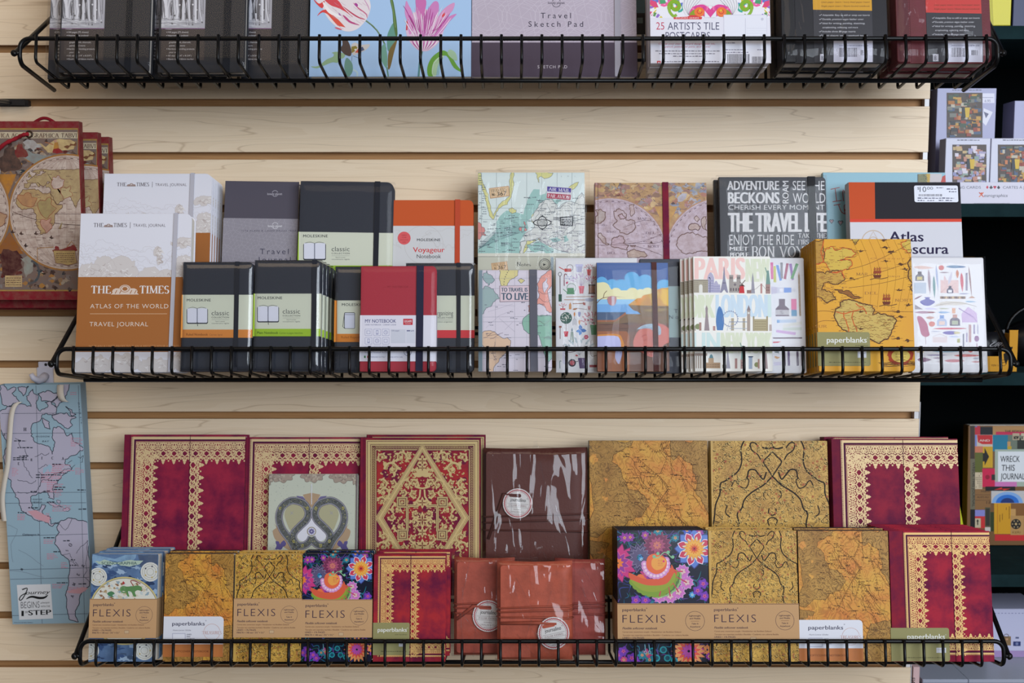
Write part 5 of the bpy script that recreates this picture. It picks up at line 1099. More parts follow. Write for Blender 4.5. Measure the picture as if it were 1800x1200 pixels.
def statue(x,y1,y0,s): m.L = 2;bld(x - 22 * s,y1 - 90 * s,x + 22 * s,y1,(170,140,136));m.poly(G([(x - 20 * s,y1 - 90 * s),(x - 12 * s,y1 - 200 * s),(x + 10 * s,y1 - 206 * s),(x + 24 * s,y1 - 90 * s)]),(124,158,150));m.disc(*gp(x,y1 - 212 * s),2 * s,(124,158,150),10);m.stroke(G([(x - 8 * s,y1 - 195 * s),(x - 26 * s,y1 - 250 * s)]),1.5 * s,(124,158,150));m.L = 3;win(x - 16 * s,y1 - 70 * s,x + 16 * s,y1 - 20 * s,2,2,(120,90,90));m.L = 2
statue(872,414,150,1.0);bld(150,720,180,768,(176,170,160));m.disc(*gp(200,730),5,(140,150,110),14);bld(212,690,234,768,(176,140,130));m.poly(G([(262,768),(275,600),(272,555),(284,525),(296,555),(294,600),(312,768)]),(160,146,150));bld(345,725,368,768,(190,150,146))
m.poly(G(smooth_line([(385,765),(374,680),(385,580),(408,535),(436,580),(452,680),(440,765)],4)),(96,140,196));m.L = 3
for k in range(5): m.stroke(smooth_line(G([(384 + k * 13,760),(380 + k * 16,650),(398 + k * 6,560)])),.5,(70,106,166))
m.L = 2;m.ring(*gp(510,655),13,.8,(150,160,190),34)
for k in range(22): a = k / 22 * 6.283;m.disc(*gp(510 + 76 * math.cos(a),655 + 76 * math.sin(a)),.9,(140,150,180),6)
m.stroke(G([(480,768),(510,655),(520,768)]),.7,(170,176,196));bld(520,650,546,768,(184,172,150));bld(630,650,654,768,(184,172,150));m.stroke(G([(500,685),(680,685)]),1,(130,146,176));m.stroke(G([(500,748),(680,748)]),1,(170,180,196));bld(672,560,702,772,(176,160,150));m.poly(G([(668,575),(687,522),(708,575)]),(150,136,140));m.L = 3;m.disc(*gp(687,600),1.9,(230,228,222),10);bld(730,658,872,772,(186,174,140));m.L = 4;bld(728,630,742,772,(170,156,126));bld(856,630,872,772,(170,156,126));win(745,670,855,765,8,4,(150,136,106));m.L = 2;bld(885,710,915,772,(196,180,176))
bld(172,985,290,1010,(170,150,140));[bld(180 + k * 22,1010,190 + k * 22,1130,(176,160,150)) for k in range(5)];bld(262,1075,415,1130,(190,160,130));m.poly(G(smooth_line([(308,1035),(315,1010),(328,995),(342,1010),(348,1035)],4)),(110,150,160));bld(302,1032,352,1075,(196,166,136));m.L = 3;win(268,1085,410,1125,9,2,(150,120,96));m.L = 2;bld(435,1095,472,1130,(150,146,120));m.poly(G([(472,1132),(480,1000),(487,930),(494,1000),(512,1132)]),GYL);bld(555,1035,578,1132,(180,140,136));statue(632,1135,900,1.0);bld(688,1020,722,1135,(150,166,190));m.L = 3;win(690,1030,720,1130,2,8,(190,200,214));bld(684,1014,730,1024,(50,66,96));m.L = 2;m.disc(*gp(765,1095),4.4,(150,156,110),14);m.poly(G([(822,1135),(832,990),(836,940),(856,940),(860,990),(872,1135)]),(170,150,150));bld(775,1040,792,1132,(190,150,140));m.L = 3;win(830,990,862,1130,3,9,(140,120,124))
m.build('cover',b.root);b.pages(.0004,col=(226,220,206));m = MB(b,0,'cloth');x,z = b.P(1220,559);m.tube([(x - .0004,-.0002,z),(x - .001,b.t * .5,z),(x,b.t,z)],.0006,(40,36,36),6);m.build('staple',b.root)
b.stack(3,ords(3,'white city skylines notebook in the pastel-lettered stack'),gap=.0012,dx=-.0046)

# --- stationery notebook
b = Book('notebook','white notebook patterned with markers, ink bottle and eraser, behind the city skylines stack','notebook','mid',0,.0390,1280,1415.5,560,453,.0075,GF)
m = b.cover((228,228,232),(1,3,3,1),'gloss',board=.001);m.L = 1
for L,c in (([(895,115),(922,115),(925,275),(900,275)],(214,110,160)),([(925,150),(948,150),(952,306),(926,306)],(196,196,100)),([(948,142),(974,138),(1008,285),(985,293)],(110,150,214)),([(990,116),(1014,116),(1016,270),(992,270)],(140,140,146)),([(1048,122),(1072,126),(1045,278),(1022,272)],(170,90,116)),([(1074,130),(1100,126),(1122,280),(1100,286)],(150,110,180)),([(1140,122),(1166,132),(1112,276),(1088,268)],(96,160,100)),([(1158,235),(1178,235),(1190,628),(1172,628)],(150,122,84)),([(1158,235),(1168,200),(1178,235)],(206,180,150)),([(900,345),(960,352),(960,410),(905,418)],(196,190,210)),([(960,355),(1105,356),(1105,402),(960,408)],(206,206,220)),([(1026,357),(1096,358),(1096,402),(1026,405)],(110,150,220)),([(976,465),(1036,465),(1034,525),(1075,560),(1075,630),(945,630),(945,560),(978,525)],(100,80,96)),([(946,570),(1075,570),(1075,618),(946,618)],(190,186,190)),([(1094,465),(1146,465),(1148,570),(1096,570)],(226,110,160)),([(1096,570),(1148,570),(1150,630),(1098,630)],(90,150,190)),([(958,665),(1145,660),(1145,690),(958,695)],(190,206,226)),([(958,665),(985,664),(985,694),(958,695)],(130,170,214)),([(1015,712),(1195,680),(1198,710),(1018,740)],(222,222,216)),([(1015,740),(1195,735),(1195,765),(1015,770)],(206,214,206)),([(952,760),(1140,785),(1136,812),(950,785)],(206,170,214)),([(920,835),(1200,832),(1200,845),(920,845)],(84,50,76)),([(920,875),(1000,872),(970,886),(920,888)],(206,70,90)),([(1018,930),(1038,930),(1042,1105),(1022,1105)],(80,50,90)),([(1058,930),(1080,930),(1084,1105),(1062,1105)],(96,70,120)),([(1142,930),(1164,930),(1170,1105),(1148,1105)],(76,50,80)),([(1186,930),(1204,930),(1212,1105),(1192,1105)],(84,40,66)),([(930,1070),(1000,1066),(1000,1100),(930,1105)],(206,200,222)),([(936,945),(980,950),(978,985),(936,980)],(120,130,130)),([(936,1010),(990,1025),(960,1040),(936,1030)],(206,150,90))): m.poly(G(L),c)
m.L = 2;m.disc(*gp(1000,382),3.4,(236,234,240),16);m.text('S',*gp(990,612),6,(90,80,90),5,-.006);m.disc(*gp(1125,380),3,(206,206,214),14);rr = random.Random(9)
for i in range(46): m.disc(*gp(rr.uniform(920,1200),rr.uniform(120,1100)),.5,(110,110,120),6)
m.build('cover',b.root);b.pages(.0004,col=(206,204,190));b.wrap('tight_film',(.0006,.0008,0,.0006),.0012,seed=45,gap=.002)

# --- yellow old-map softcover stack
b = Book('journal','golden yellow old sea chart journal with an olive label, foremost of its stack','journal','mid',0,.0052,1437,1606,560,420,.0108,GF)
YE = (226,166,26);m = b.cover(YE,(2,8,8,2),'yellow_map',board=.0011);G = lambda L: [(1400 + x / 4.8,410 + y / 4.8) for x,y in L];gp = lambda x,y: (1400 + x / 4.8,410 + y / 4.8)
BRK = (92,56,26);ORR = (206,96,36);PY = (214,180,78)
def yl(L,sd,c=PY,lw=1.5,amp=.1,rim=None):
    q = rough(G(L),amp,3,sd);m.L = 1;m.poly(q,c,'paper');m.L = 2;m.stroke(q,lw,rim or BRK,True,mat='paper');m.L = 3
    r2 = random.Random(sd)
    for i in range(0,len(q),2):
        x,y = q[i];m.stroke([(x,y),(x + r2.choice((-1,1)) * r2.uniform(3,8),y + r2.uniform(-.4,.4))],.6,BRK,mat='paper')
yl([(60,130),(140,60),(230,50),(230,240),(140,260),(60,190)],1,(186,140,60),1.6,.1);yl([(250,130),(290,110),(330,145),(400,120),(470,140),(500,170),(440,200),(360,230),(460,225),(470,270),(420,300),(300,330),(230,240)],2,PY,1.6,.1,ORR);yl([(60,360),(180,330),(300,320),(380,320),(410,380),(350,430),(310,430),(230,420),(210,480),(300,500),(330,560),(260,590),(200,540),(110,540),(60,520)],3,(200,156,70),1.8,.12);yl([(320,470),(420,480),(540,540),(480,550),(360,500)],4,(150,96,40),1.2,.14)
yl([(370,580),(430,560),(520,580),(600,600),(660,640),(640,690),(740,680),(820,700),(845,740),(820,800),(780,870),(700,930),(640,900),(560,860),(430,830),(360,780),(315,690),(330,640),(370,620)],5,(206,176,96),2.0,.08);yl([(880,90),(940,45),(980,70),(980,160),(940,165),(900,130)],6,PY,1.6,.12,ORR);yl([(465,50),(530,50),(500,95)],7,PY,1.2,.12);yl([(1000,200),(960,215),(960,300),(945,370),(985,420),(960,450),(985,500),(1010,520),(1020,210)],8,(196,150,60),2,.1)
m.L = 4
for L in ([(400,660),(420,740),(440,830)],[(330,660),(480,655),(580,640)],[(480,660),(480,750),(510,830)],[(500,590),(560,620),(590,680)],[(230,60),(232,240)],[(140,260),(230,235)],[(300,330),(380,315),(400,380)]): m.stroke(rough(G(L),.06,2,2,False),1.7,ORR,mat='paper')
rr = random.Random(21)
for L in ([(440,460),(720,420),(1000,350)],[(400,410),(700,330),(960,230),(1000,120)],[(320,660),(660,658),(1000,662)],[(80,690),(200,655),(310,660)],[(420,310),(600,260),(800,170),(1000,60)],[(90,800),(210,740),(320,740)]): m.stroke(smooth_line(G(L)),.7,(120,76,30),mat='paper')
for k in range(7): m.stroke(smooth_line(G([(470 + k * 70,50),(560 + k * 70,300),(560 + k * 60,640)])),.35,(176,128,44),mat='paper')
for i in range(460):
    x,y = rr.choice(((rr.uniform(70,420),rr.uniform(130,600)),(rr.uniform(340,820),rr.uniform(600,900)),(rr.uniform(70,300),rr.uniform(300,560))));m.scribble(*gp(x,y),rr.uniform(2,6),1.1,(130,86,36),i)
for i in range(70): x = rr.uniform(360,800);y = rr.uniform(690,880);m.stroke(G([(x,y),(x + rr.uniform(8,26),y - rr.uniform(2,12)),(x + rr.uniform(30,50),y)]),.6,(120,80,34),mat='paper')
for x,y,tx,w,h in ((505,355,'MAR',20,4.6),(575,515,'DEL',23,4.6),(832,575,'NORT',30,4.6),(160,795,'SUR',20,4.6)): m.serif(tx,*gp(x,y),h,(130,90,40),w,thick=.11)
for x,y,tx,w in ((625,218,'Oceanus',60),(690,300,'ATLANTICUS',28),(770,370,'SINUS',22),(150,290,'OCEANUS',26)): m.text(tx,*gp(x,y),2.8,(170,116,46),w,0,.2,sp=1.3)
def ship(x,y,s):
    m.L = 5;X = lambda L: G([(x + a * s,y + b_ * s) for a,b_ in L]);m.poly(X([(-34,0),(36,0),(28,26),(-24,26)]),(110,50,24),'paper');m.stroke(X([(-60,40),(-20,30),(40,34),(90,22)]),1.2 * s,BRK,mat='paper')
    for a in (-18,4,24): m.stroke(X([(a,2),(a - 3,-66)]),.7 * s,BRK,mat='paper');m.poly(X([(a - 14,-10),(a - 10,-34),(a + 12,-36),(a + 8,-12)]),(150,66,30),'paper');m.poly(X([(a - 10,-38),(a - 8,-56),(a + 8,-58),(a + 6,-40)]),(170,90,40),'paper')
ship(680,350,1.0);ship(758,575,1.0)
for x,y in ((745,118),(800,160),(545,145),(880,262),(480,385),(915,300),(870,475),(750,235),(545,655),(850,660),(880,705),(545,800),(850,885),(950,600),(940,905),(740,55)): m.poly(rough(G([(x - 26,y + 4),(x,y - 12),(x + 24,y),(x + 6,y + 12)]),.3,2,x),BRK,'paper');m.stroke(G([(x - 40,y + 2),(x + 46,y)]),.45,BRK,mat='paper')
m.L = 5;m.disc(*gp(875,1030),21,(190,70,34),26,15,'paper');m.L = 6;m.poly(rough([(gp(875,1030)[0] + 23 * math.cos(a),gp(875,1030)[1] + 17 * math.sin(a)) for a in [6.283 * i / 14 for i in range(14)]],.25,1,3),(180,66,34),'paper');m.L = 7;m.disc(*gp(880,1035),16.5,(226,196,96),24,11,'paper');m.L = 8
for i,(tx,w) in enumerate((('AMERICAE',20),('Nova Tabula',18),('offerebat',16))): m.text(tx,gp(880,0)[0],gp(0,1025 + i * 22)[1],2.4,(110,66,30),w,0,.1,al='c')
for k in range(8): m.stroke(rough(G([(690 + k * 8,1090 + k * 5),(820,1080 + k * 6),(1000,1085 + k * 4)]),.05,2,k,False),.6,BRK,mat='paper')
m.build('cover',b.root);b.pages(.0004,col=(190,170,120))
OLV = (150,144,96)
def olive_label(b,x0,y0,x1,y1,tx0,tx1,ty,small,sq,r=4):
    a = b.band(y0,y1,OLV,x0,x1,'paper',.0005,False,r);a.L = 1;a.text('paperblanks',tx0,ty,(tx1 - tx0) * .135,(232,232,226),tx1 - tx0 - 2,.018);a.text('®',tx1 - 1.5,ty - (tx1 - tx0) * .1,2,(210,210,200),2)
    a.text(small,x1 - 4,ty + 5.8,2,(76,72,46),22,.0,al='r');a.rect(sq[0],sq[1],sq[2],sq[3],(206,206,212));a.scribble(x0 + (x1 - x0) * .22,y1 - 6,(x1 - x0) * .7,1.4,(90,86,56),2)
    a.L = 2;a.rect(sq[0] + 2,sq[1] + 3,sq[2] - 2,sq[1] + 3.6,(150,150,166));return a.build('sticker',b.root)
olive_label(b,1437,583.5,1529.5,643,1453.5,1525.5,602,'embellished',(1507.5,617.5,1523,628.5))
b.stack(5,ords(5,'golden yellow old sea chart journal in the olive-labelled stack'),gap=.0004)

# --- pens and ink notebook
b = Book('notebook','white notebook patterned with pens, ink bottles and envelopes, right end of the middle shelf','notebook','mid',0,.0260,1600,1733,560,452.5,.014,GF)
m = b.cover((230,228,230),(0,3,3,0),'gloss',board=.001);G = lambda L: [(1590 + x / 5.456,440 + y / 5.456) for x,y in L];gp = lambda x,y: (1590 + x / 5.456,440 + y / 5.456);m.L = 1
def pen(x0,y0,x1,y1,w,c,c2=None):
    l = math.hypot(x1 - x0,y1 - y0);a = math.atan2(y1 - y0,x1 - x0);m.poly(G(petal(x0,y0,a,0,l,w)),c)
    if c2: m.L = 2;m.poly(G(petal(x0,y0,a,l * .6,l,w * .7)),c2);m.L = 1
def bottle(x,y,w,h,c,neck,lab=None):
    m.poly(G([(x - w / 2,y),(x - w / 2,y - h * .5),(x - w * .3,y - h * .68),(x - w * .2,y - h * .7),(x + w * .2,y - h * .7),(x + w * .3,y - h * .68),(x + w / 2,y - h * .5),(x + w / 2,y)]),c);m.rect(*gp(x - w * .22,y - h),*gp(x + w * .22,y - h * .7),neck);m.L = 2
    if lab: m.rect(*gp(x - w * .3,y - h * .45),*gp(x + w * .3,y - h * .1),lab)
    m.L = 1
pen(85,160,280,168,16,(222,190,180));m.disc(*gp(353,166),4.8,(206,110,106),16,4.4);pen(395,155,590,158,14,(110,140,170),(90,120,160));bottle(145,292,84,90,(110,104,112),(90,84,90),(206,190,120));m.rect(*gp(92,308),*gp(208,412),(186,196,210));m.L = 2;m.stroke(G([(92,340),(150,362),(208,330)]),.6,(150,160,180));m.L = 1
pen(230,180,245,420,14,(170,150,160));pen(280,240,288,460,13,(110,150,150));pen(302,140,322,390,10,(170,180,210));pen(335,212,430,212,6,(150,130,140));pen(505,185,508,270,15,(206,130,100));pen(545,210,556,400,15,(206,96,110));m.rect(*gp(585,215),*gp(605,385),(150,140,160));pen(615,150,645,450,8,(160,130,130));m.poly(G([(612,458),(645,435),(680,458)]),(190,150,130));pen(520,415,622,415,7,(170,170,196))
m.rect(*gp(345,285),*gp(518,408),(228,196,192));m.L = 2;m.stroke(G([(345,285),(432,360),(518,285)]),.6,(196,150,150));m.stroke(G([(345,408),(410,345)]),.6,(196,150,150));m.stroke(G([(518,408),(455,345)]),.6,(196,150,150));pen(400,340,380,235,13,(222,190,190));pen(420,330,455,200,14,(206,200,214));bottle(436,410,62,70,(84,74,100),(60,54,76),(230,228,232));m.L = 1;m.rect(*gp(340,440),*gp(585,464),(150,120,100));m.L = 2
for i in range(7): m.rect(*gp(360 + i * 32,442),*gp(376 + i * 32,462),(206,180,140) if i % 2 else (90,70,66))
m.L = 1;m.poly(G(smooth_line([(148,490),(200,465),(190,450),(245,450),(238,466),(292,490),(260,520),(220,532),(175,520)],4,True)),(104,100,170));pen(280,535,690,535,0.1,(150,140,150));m.poly(G(smooth_line([(290,530),(380,490),(520,490),(600,510),(520,525),(400,525)],4,True)),(214,206,196));m.stroke(smooth_line(G([(280,538),(420,505),(560,505),(690,538)])),.7,(160,150,140));pen(580,490,690,492,8,(150,180,206))
m.poly(G([(100,520),(180,565),(100,565)]),(150,140,150));pen(190,558,320,560,10,(206,200,226));pen(330,558,430,558,7,(190,190,170));pen(95,593,300,594,12,(170,130,150),(150,90,96));pen(318,594,440,594,10,(150,180,214));m.rect(*gp(455,552),*gp(488,604),(222,170,140));m.poly(G([(545,610),(610,540),(692,600),(700,690),(552,690)]),(206,180,214));m.L = 2;m.stroke(G([(552,690),(625,610),(700,690)]),.6,(160,130,180));m.stroke(G([(520,555),(660,640)]),1.4,(150,120,180));m.L = 1
m.poly(G(smooth_line([(120,640),(160,635),(215,700),(230,770),(240,810),(200,830),(160,800),(140,720)],4,True)),(176,90,120));m.stroke(G([(200,820),(205,900)]),.7,(150,100,110));m.poly(G(petal(205,645,0,0,85,14)),(196,150,140));m.disc(*gp(262,705),5.6,(214,130,120),16,4.6);bottle(358,725,94,104,(176,186,214),(120,150,206),(226,200,190));bottle(483,722,98,108,(110,100,116),(196,150,140),(170,176,150))
pen(270,750,600,748,9,(206,90,106),(190,80,96));pen(360,790,540,790,18,(110,96,170),(206,196,150));pen(255,776,345,778,7,(190,190,206));m.rect(*gp(270,830),*gp(410,884),(222,206,206));m.L = 2;m.stroke(G([(270,830),(340,800),(410,830)]),.6,(190,160,170));m.L = 1;pen(420,826,540,828,8,(190,200,226));m.rect(*gp(615,712),*gp(640,880),(190,150,150));m.rect(*gp(660,712),*gp(676,800),(160,150,180));m.rect(*gp(696,712),*gp(708,800),(180,176,196));m.disc(*gp(692,846),4.2,(150,110,150),14,5.4);pen(692,880,700,980,5,(170,130,150));m.rect(*gp(505,846),*gp(532,884),(170,170,110));m.rect(*gp(558,800),*gp(572,975),(120,120,140));m.rect(*gp(590,790),*gp(604,880),(170,160,190));m.disc(*gp(632,952),4.8,(206,100,96),16)
bottle(150,980,70,60,(206,186,150),(100,90,90));pen(270,968,540,970,9,(150,180,196));pen(205,1004,415,1004,8,(160,150,180));pen(470,1008,740,1008,13,(214,110,106));pen(120,1048,260,1048,22,(130,80,110));pen(380,1058,580,1058,15,(196,110,120));pen(270,1030,360,1034,8,(170,150,170));pen(300,1066,370,1066,8,(206,196,200));pen(650,1035,740,1036,6,(170,170,190));pen(640,1068,740,1068,7,(206,140,140));pen(92,470,170,430,7,(130,84,104))
m.build('cover',b.root);b.pages(.0004);b.wrap('clear_film',(.001,.003,0,.002),.002,seed=52,gap=.0024)
# ================================================================== bottom shelf
HB = 'journals in the back row of the bottom wire shelf';HF = 'journals in the front row of the bottom wire shelf'
GOLD = (226,196,148)
# --- red leather look covers with gold lace borders
def lace_run(m,o,along,across,L,B,col,half=False,s0=0.0):
    """a strip of lace: o = start, unit steps along/across, length L, depth B (to the notches; tips reach past it)"""
    p = B * .72;n = max(1,round(L / p));p = L / n;w = B * .062
    q = lambda s,t: (o[0] + along[0] * s + across[0] * t * B,o[1] + along[1] * s + across[1] * t * B)
    S = lambda pts,k=1.0,tp=None: m.stroke([q(*a) for a in pts],w * k,col,taper=tp)
    lo = .55 if half else 0.0
    for i in range(n):
        c = (i + .5) * p;a,e = i * p,(i + 1) * p
        def cur(cs,ct,r,a0,d,tn=1.1): S([(cs + (x - cs) * B,ct + (y - ct)) for x,y in spiral(cs,ct,r,tn,a0,d,10)])
        if not half:
            for sg in (-1,1):
                cur(c + sg * p * .26,.15,.12,1.57,sg);cur(c + sg * p * .27,.4,.11,-1.57,-sg);S([(c,.02),(c + sg * p * .12,.14),(c + sg * p * .08,.27),(c,.34)],1.2);S([(c + sg * p * .5,.05),(c + sg * p * .38,.28),(c + sg * p * .5,.44)])
            m.poly([q(c,.28),q(c + p * .11,.37),q(c,.5),q(c - p * .11,.37)],col);S([(a,.27),(c,.25),(e,.27)],.6);S([(a,.03),(e,.03)],.7)
        for sg in (-1,1):
            S([(c,.5),(c + sg * p * .2,.6),(c + sg * p * .5,.5)],1.1);S([(c,.9),(c + sg * p * .2,.78),(c + sg * p * .5,.86)],1.1);cur(c + sg * p * .36,.7,.1,0,sg);S([(c + sg * p * .2,.6),(c + sg * p * .3,.68),(c + sg * p * .2,.78)],.9)
            S([(c + sg * p * .5,.9),(c + sg * p * .36,1.04),(c + sg * p * .2,.98),(c + sg * p * .1,1.1)],1.3);m.poly([q(*v) for v in ((c,1.02),(c + sg * p * .2,1.1),(c + sg * p * .12,1.2),(c,1.16))],col);m.poly([q(*v) for v in ((c,1.14),(c + sg * p * .13,1.24),(c,1.36))],col)
            m.poly([q(c + sg * p * .5,.48),q(c + sg * p * .41,.56),q(c + sg * p * .5,.64),q(c + sg * p * .59,.56)],col)
        S([(a,.9),(c,.97),(e,.9)],.9);m.disc(*q(e,1.14),w * .9,col,6)
def lace_cover(b,base,x0,flap,ytop,spine_x=None,foot=True,dark=(70,24,60),gold=GOLD,board=.0024,flapedge=True):
    """x0: border at the left (photo x), flap: edge of the closing flap, ytop: border at the top (photo y)"""
    m = b.cover(base,mat='red_leather',board=board);ym = ytop + 40
    ax = b.P(x0,ym)[0];fx = b.P(flap,ym)[0];zt = b.P(x0 + 20,ytop)[1];W = b.w;k = W / .185
    m.tf = lambda x,z: (x,z);m.ws = 1;m.mat = 'red_leather';up = (1,0),(0,-1)
    zb = .012 * k if foot else -.02
    if spine_x:
        sx = b.P(spine_x,ym)[0];m.L = 1;m.rect(0,0,sx,b.h,tuple(int(c * .86) for c in base));m.stroke([(sx,0),(sx,b.h)],.0009,(66,18,30))
    m.mat = 'foil';t1 = .0042 * k;t2 = .0068 * k
    m.L = 2;m.rect(ax,zt - t1,W,zt,gold);m.rect(ax,zb,ax + t1,zt,gold)
    if foot: m.rect(ax,zb,W,zb + t1,gold)
    m.L = 3;m.mat = 'red_leather';n = int((W - ax) / (.0019 * k))
    for i in range(n): x = ax + .0019 * k * i;m.rect(x,zt - t1 * .2,x + .0008 * k,zt,base);(m.rect(x,zb,x + .0008 * k,zb + t1 * .5,base) if foot else 0)
    for i in range(int((zt - zb) / (.0019 * k))): z = zt - .0019 * k * i;m.rect(ax,z - .0008 * k,ax + t1 * .55,z,(60,20,36))
    m.rect(ax + t1,zt - t2,W,zt - t1,dark);m.rect(ax + t1,zb,ax + t2,zt - t1,dark)
    if foot: m.rect(ax + t1,zb + t1,W,zb + t2,dark)
    B = .025 * k;lx = ax + t2 + .0016 * k;lz = zt - t2 - .0016 * k
    m.L = 4;m.mat = 'foil';fb = .018 * k
    m.stroke([(lx - .0008 * k,zb),(lx - .0008 * k,lz + .0008 * k),(W,lz + .0008 * k)],.0007 * k,gold)
    lace_run(m,(lx,lz),(1,0),(0,-1),fx - lx,B,gold);lace_run(m,(fx,lz),(1,0),(0,-1),W - fx - .001,B,gold)
    lace_run(m,(lx,lz - B * .5),(0,-1),(1,0),lz - B * .5 - zb - (B * .6 if foot else 0),B,gold)
    lace_run(m,(fx - B * .52,lz - B),(0,-1),(1,0),lz - B - zb,B * 1.04,gold,half=True)
    if foot: lace_run(m,(W,zb + t2 + .001),(-1,0),(0,1),W - lx,B * .9,gold)
    m.L = 5;m.mat = 'red_leather';m.rect(fx - .0009,0,fx,b.h,(58,16,26));m.build('cover',b.root);b.pages(.003)
    return b
def lace(tier,d,xl,xr,yref,ytop,label,t,base,x0,flap,yb,spine,n=0,blab=(),foot=True,g=None,dx=0.0,gold=GOLD):
    b = Book('journal',label,'journal','bot',tier,d,xl,xr,yref,ytop,t,g or (HF if tier == 0 else HB));lace_cover(b,base,x0,flap,yb,spine,foot,gold=gold)
    return b
CRIM = (156,40,66)
lace(1,.0895,217.5,431,800,763.5,'crimson journal with gold lace borders, left end of the back row',.024,CRIM,230,334,767,228)
lace(1,.1005,432,641,800,768,'crimson lace-bordered journal behind the pale paisley one',.022,CRIM,439,544,771,437)
b = lace(1,.0895,1462,1684,800,771,'crimson lace-bordered journal at the right end of the back row, foremost of its pair',.022,(150,40,62),1478.5,1588.7,773,1477);b.stack(1,['crimson journal behind the lace-bordered one at the right end of the back row'],dx=-.004,dy=.003)

# --- paisley journal
b = Book('journal','pale paisley journal with two looping grey teardrops','journal','bot',1,.0880,471.5,628.5,900,833,.0105,HB)
m = b.cover((196,200,184),(0,4,4,0),'gloss',board=.0016);V = lambda x,y: (460 + x / 7.744,820 + y / 7.744);m.L = 1;rr = random.Random(4);BE = (176,150,122);GY = (120,118,122)
for i in range(330): x = rr.uniform(90,1290);y = rr.uniform(240,1150);m.disc(*V(x,y),rr.uniform(.3,.8),rr.choice(((170,176,160),(150,150,150),(206,206,190))),6)
for c,w,h in ((270,170,110),(690,160,110),(1090,170,120),(100,60,140),(1280,60,150)):
    m.L = 1;q = [(c + w * math.cos(a) * (1 + .1 * math.cos(9 * a)),100 + h * abs(math.sin(a)) * (1 + .12 * math.cos(9 * a))) for a in [math.pi * i / 40 for i in range(41)]];m.poly([V(*p) for p in q],(166,150,136));m.L = 2;m.stroke([V(*p) for p in q],.7,(120,108,100))
    for i in range(26): a = rr.uniform(0,3.14);r = rr.uniform(.1,.85);m.stroke([V(*p) for p in spiral(c + w * r * math.cos(a),100 + h * r * math.sin(a),14,1,rr.uniform(0,6),1,8)],.5,rr.choice(((206,196,176),(110,96,96))))
for sg in (1,-1):
    X = lambda L: [V(680 + sg * (x - 680),y) for x,y in L];m.L = 2
    m.poly(X([(680,355),(560,380),(590,440),(680,560)]),BE);m.poly(X([(470,395),(560,405),(600,450),(500,430)]),(116,108,150));m.poly(X(smooth_line([(170,780),(200,830),(150,880),(200,1010),(360,1130),(460,1160),(380,1000)],4,True)),BE);m.poly(X(rough([(190,1010),(300,1000),(330,1060),(260,1130),(180,1120)],.2,2,2)),(96,88,140));m.poly(X(rough([(380,1125),(470,1110),(470,1150),(390,1150)],.2,2,2)),(96,88,140))
    m.L = 3;m.poly(X(smooth_line([(400,870),(340,760),(310,640),(360,540),(450,515),(540,545),(585,630),(560,720),(480,790)],5,True)),(176,172,140));m.stroke(X([(390,610),(430,650)]),5,(150,150,166),taper='both');m.stroke(X([(430,605),(390,655)]),5,(150,150,166),taper='both')
    mid = smooth_line([(470,1150),(390,1000),(280,850),(235,700),(270,560),(370,475),(460,462),(580,510),(635,620),(610,720),(520,810),(440,900),(430,980),(480,1060),(560,1075),(640,1030),(680,960)],6)
    for w,c in ((13.6,(44,46,58)),(12.6,(150,146,156)),(9.4,(92,104,118)),(8.2,(96,98,96))): m.L += 1;m.stroke(X(mid),w,c)
    m.L += 1
    for i in range(0,len(mid) - 2,1):
        x,y = mid[i]
        for _ in range(3): m.disc(*X([(x + rr.uniform(-26,26),y + rr.uniform(-26,26))])[0],rr.uniform(.3,.9),rr.choice(((60,64,66),(170,166,120),(140,146,150),(50,54,60))),6)
    for x,y in ((255,560),(625,560),(440,1010),(560,1070)): m.stroke(X(spiral(x,y,24,1.2,1,1,10)),1.1,(186,176,90))
    m.L = 3;m.poly(X(smooth_line([(680,690),(600,800),(500,900),(490,970),(560,1015),(640,980),(682,900)],5)),(222,222,232))
m.L = 10;m.disc(*V(680,880),8,(150,140,110),24);m.L = 11;m.disc(*V(680,880),6.6,(206,206,226),24);m.L = 12;flower(m,*V(680,880),8,1,5.4,1.5,(110,104,150))
for y in range(240,520,14): m.disc(*V(680,y),.9,(226,226,236),6)
m.build('cover',b.root);b.pages(.001);b.elastic(626,628.2,900,(120,110,112))

# --- gold arabesque diamond on red
b = Book('journal','red journal with a gold diamond arabesque, ribbed spine, back row','journal','bot',1,.0895,632,844.5,850,769,.019,HB)
m = b.cover((150,38,50),mat='red_leather');V = lambda x,y: (630 + x / 5.583,765 + y / 5.583);GD = (206,180,126);D2 = (76,26,40);RR = (170,48,50)
m.L = 1
for x in (8,22,48,62): m.stroke([V(x,0),V(x - 6,1300)],1.2,(96,20,32))
yb = 2130;cx0 = 628
def fr_(i,c,L): m.L = L;m.rect(*V(75 + i,45 + i),*V(1185 - i,yb - i),c,'foil' if c[0] > 180 else 'red_leather')
for k,(i,c) in enumerate(((0,GD),(10,D2),(15,GD),(42,D2),(47,GD),(56,(120,84,60)),(92,GD),(100,D2),(106,RR))): fr_(i,c,2 + k * .4)
m.L = 6;m.mat = 'foil'
for k in range(120):
    y = 120 + k * 17
    for x in (148,1112): m.stroke([V(x - 12,y),V(x,y + 10),V(x + 12,y)],.9,GD)
    if k < 60:
        x = 170 + k * 15.6
        if x < 1090: s = 1 if x < cx0 else -1;m.stroke([V(x,104),V(x + 8 * s,116),V(x,130)],.9,GD)
for i in range(80): m.L = 6;m.disc(*V(random.Random(i).uniform(190,1070),random.Random(i + 99).uniform(160,1300)),5,(110,26,56),8)
yc = 810
for w,c,L in ((15,GD,7),(12.2,D2,8),(10.6,GD,9),(6.4,(120,60,44),10),(5.2,GD,11)): m.L = L;m.stroke([V(cx0,120),V(1050,yc),V(cx0,1500),V(206,yc)],w,c,True)
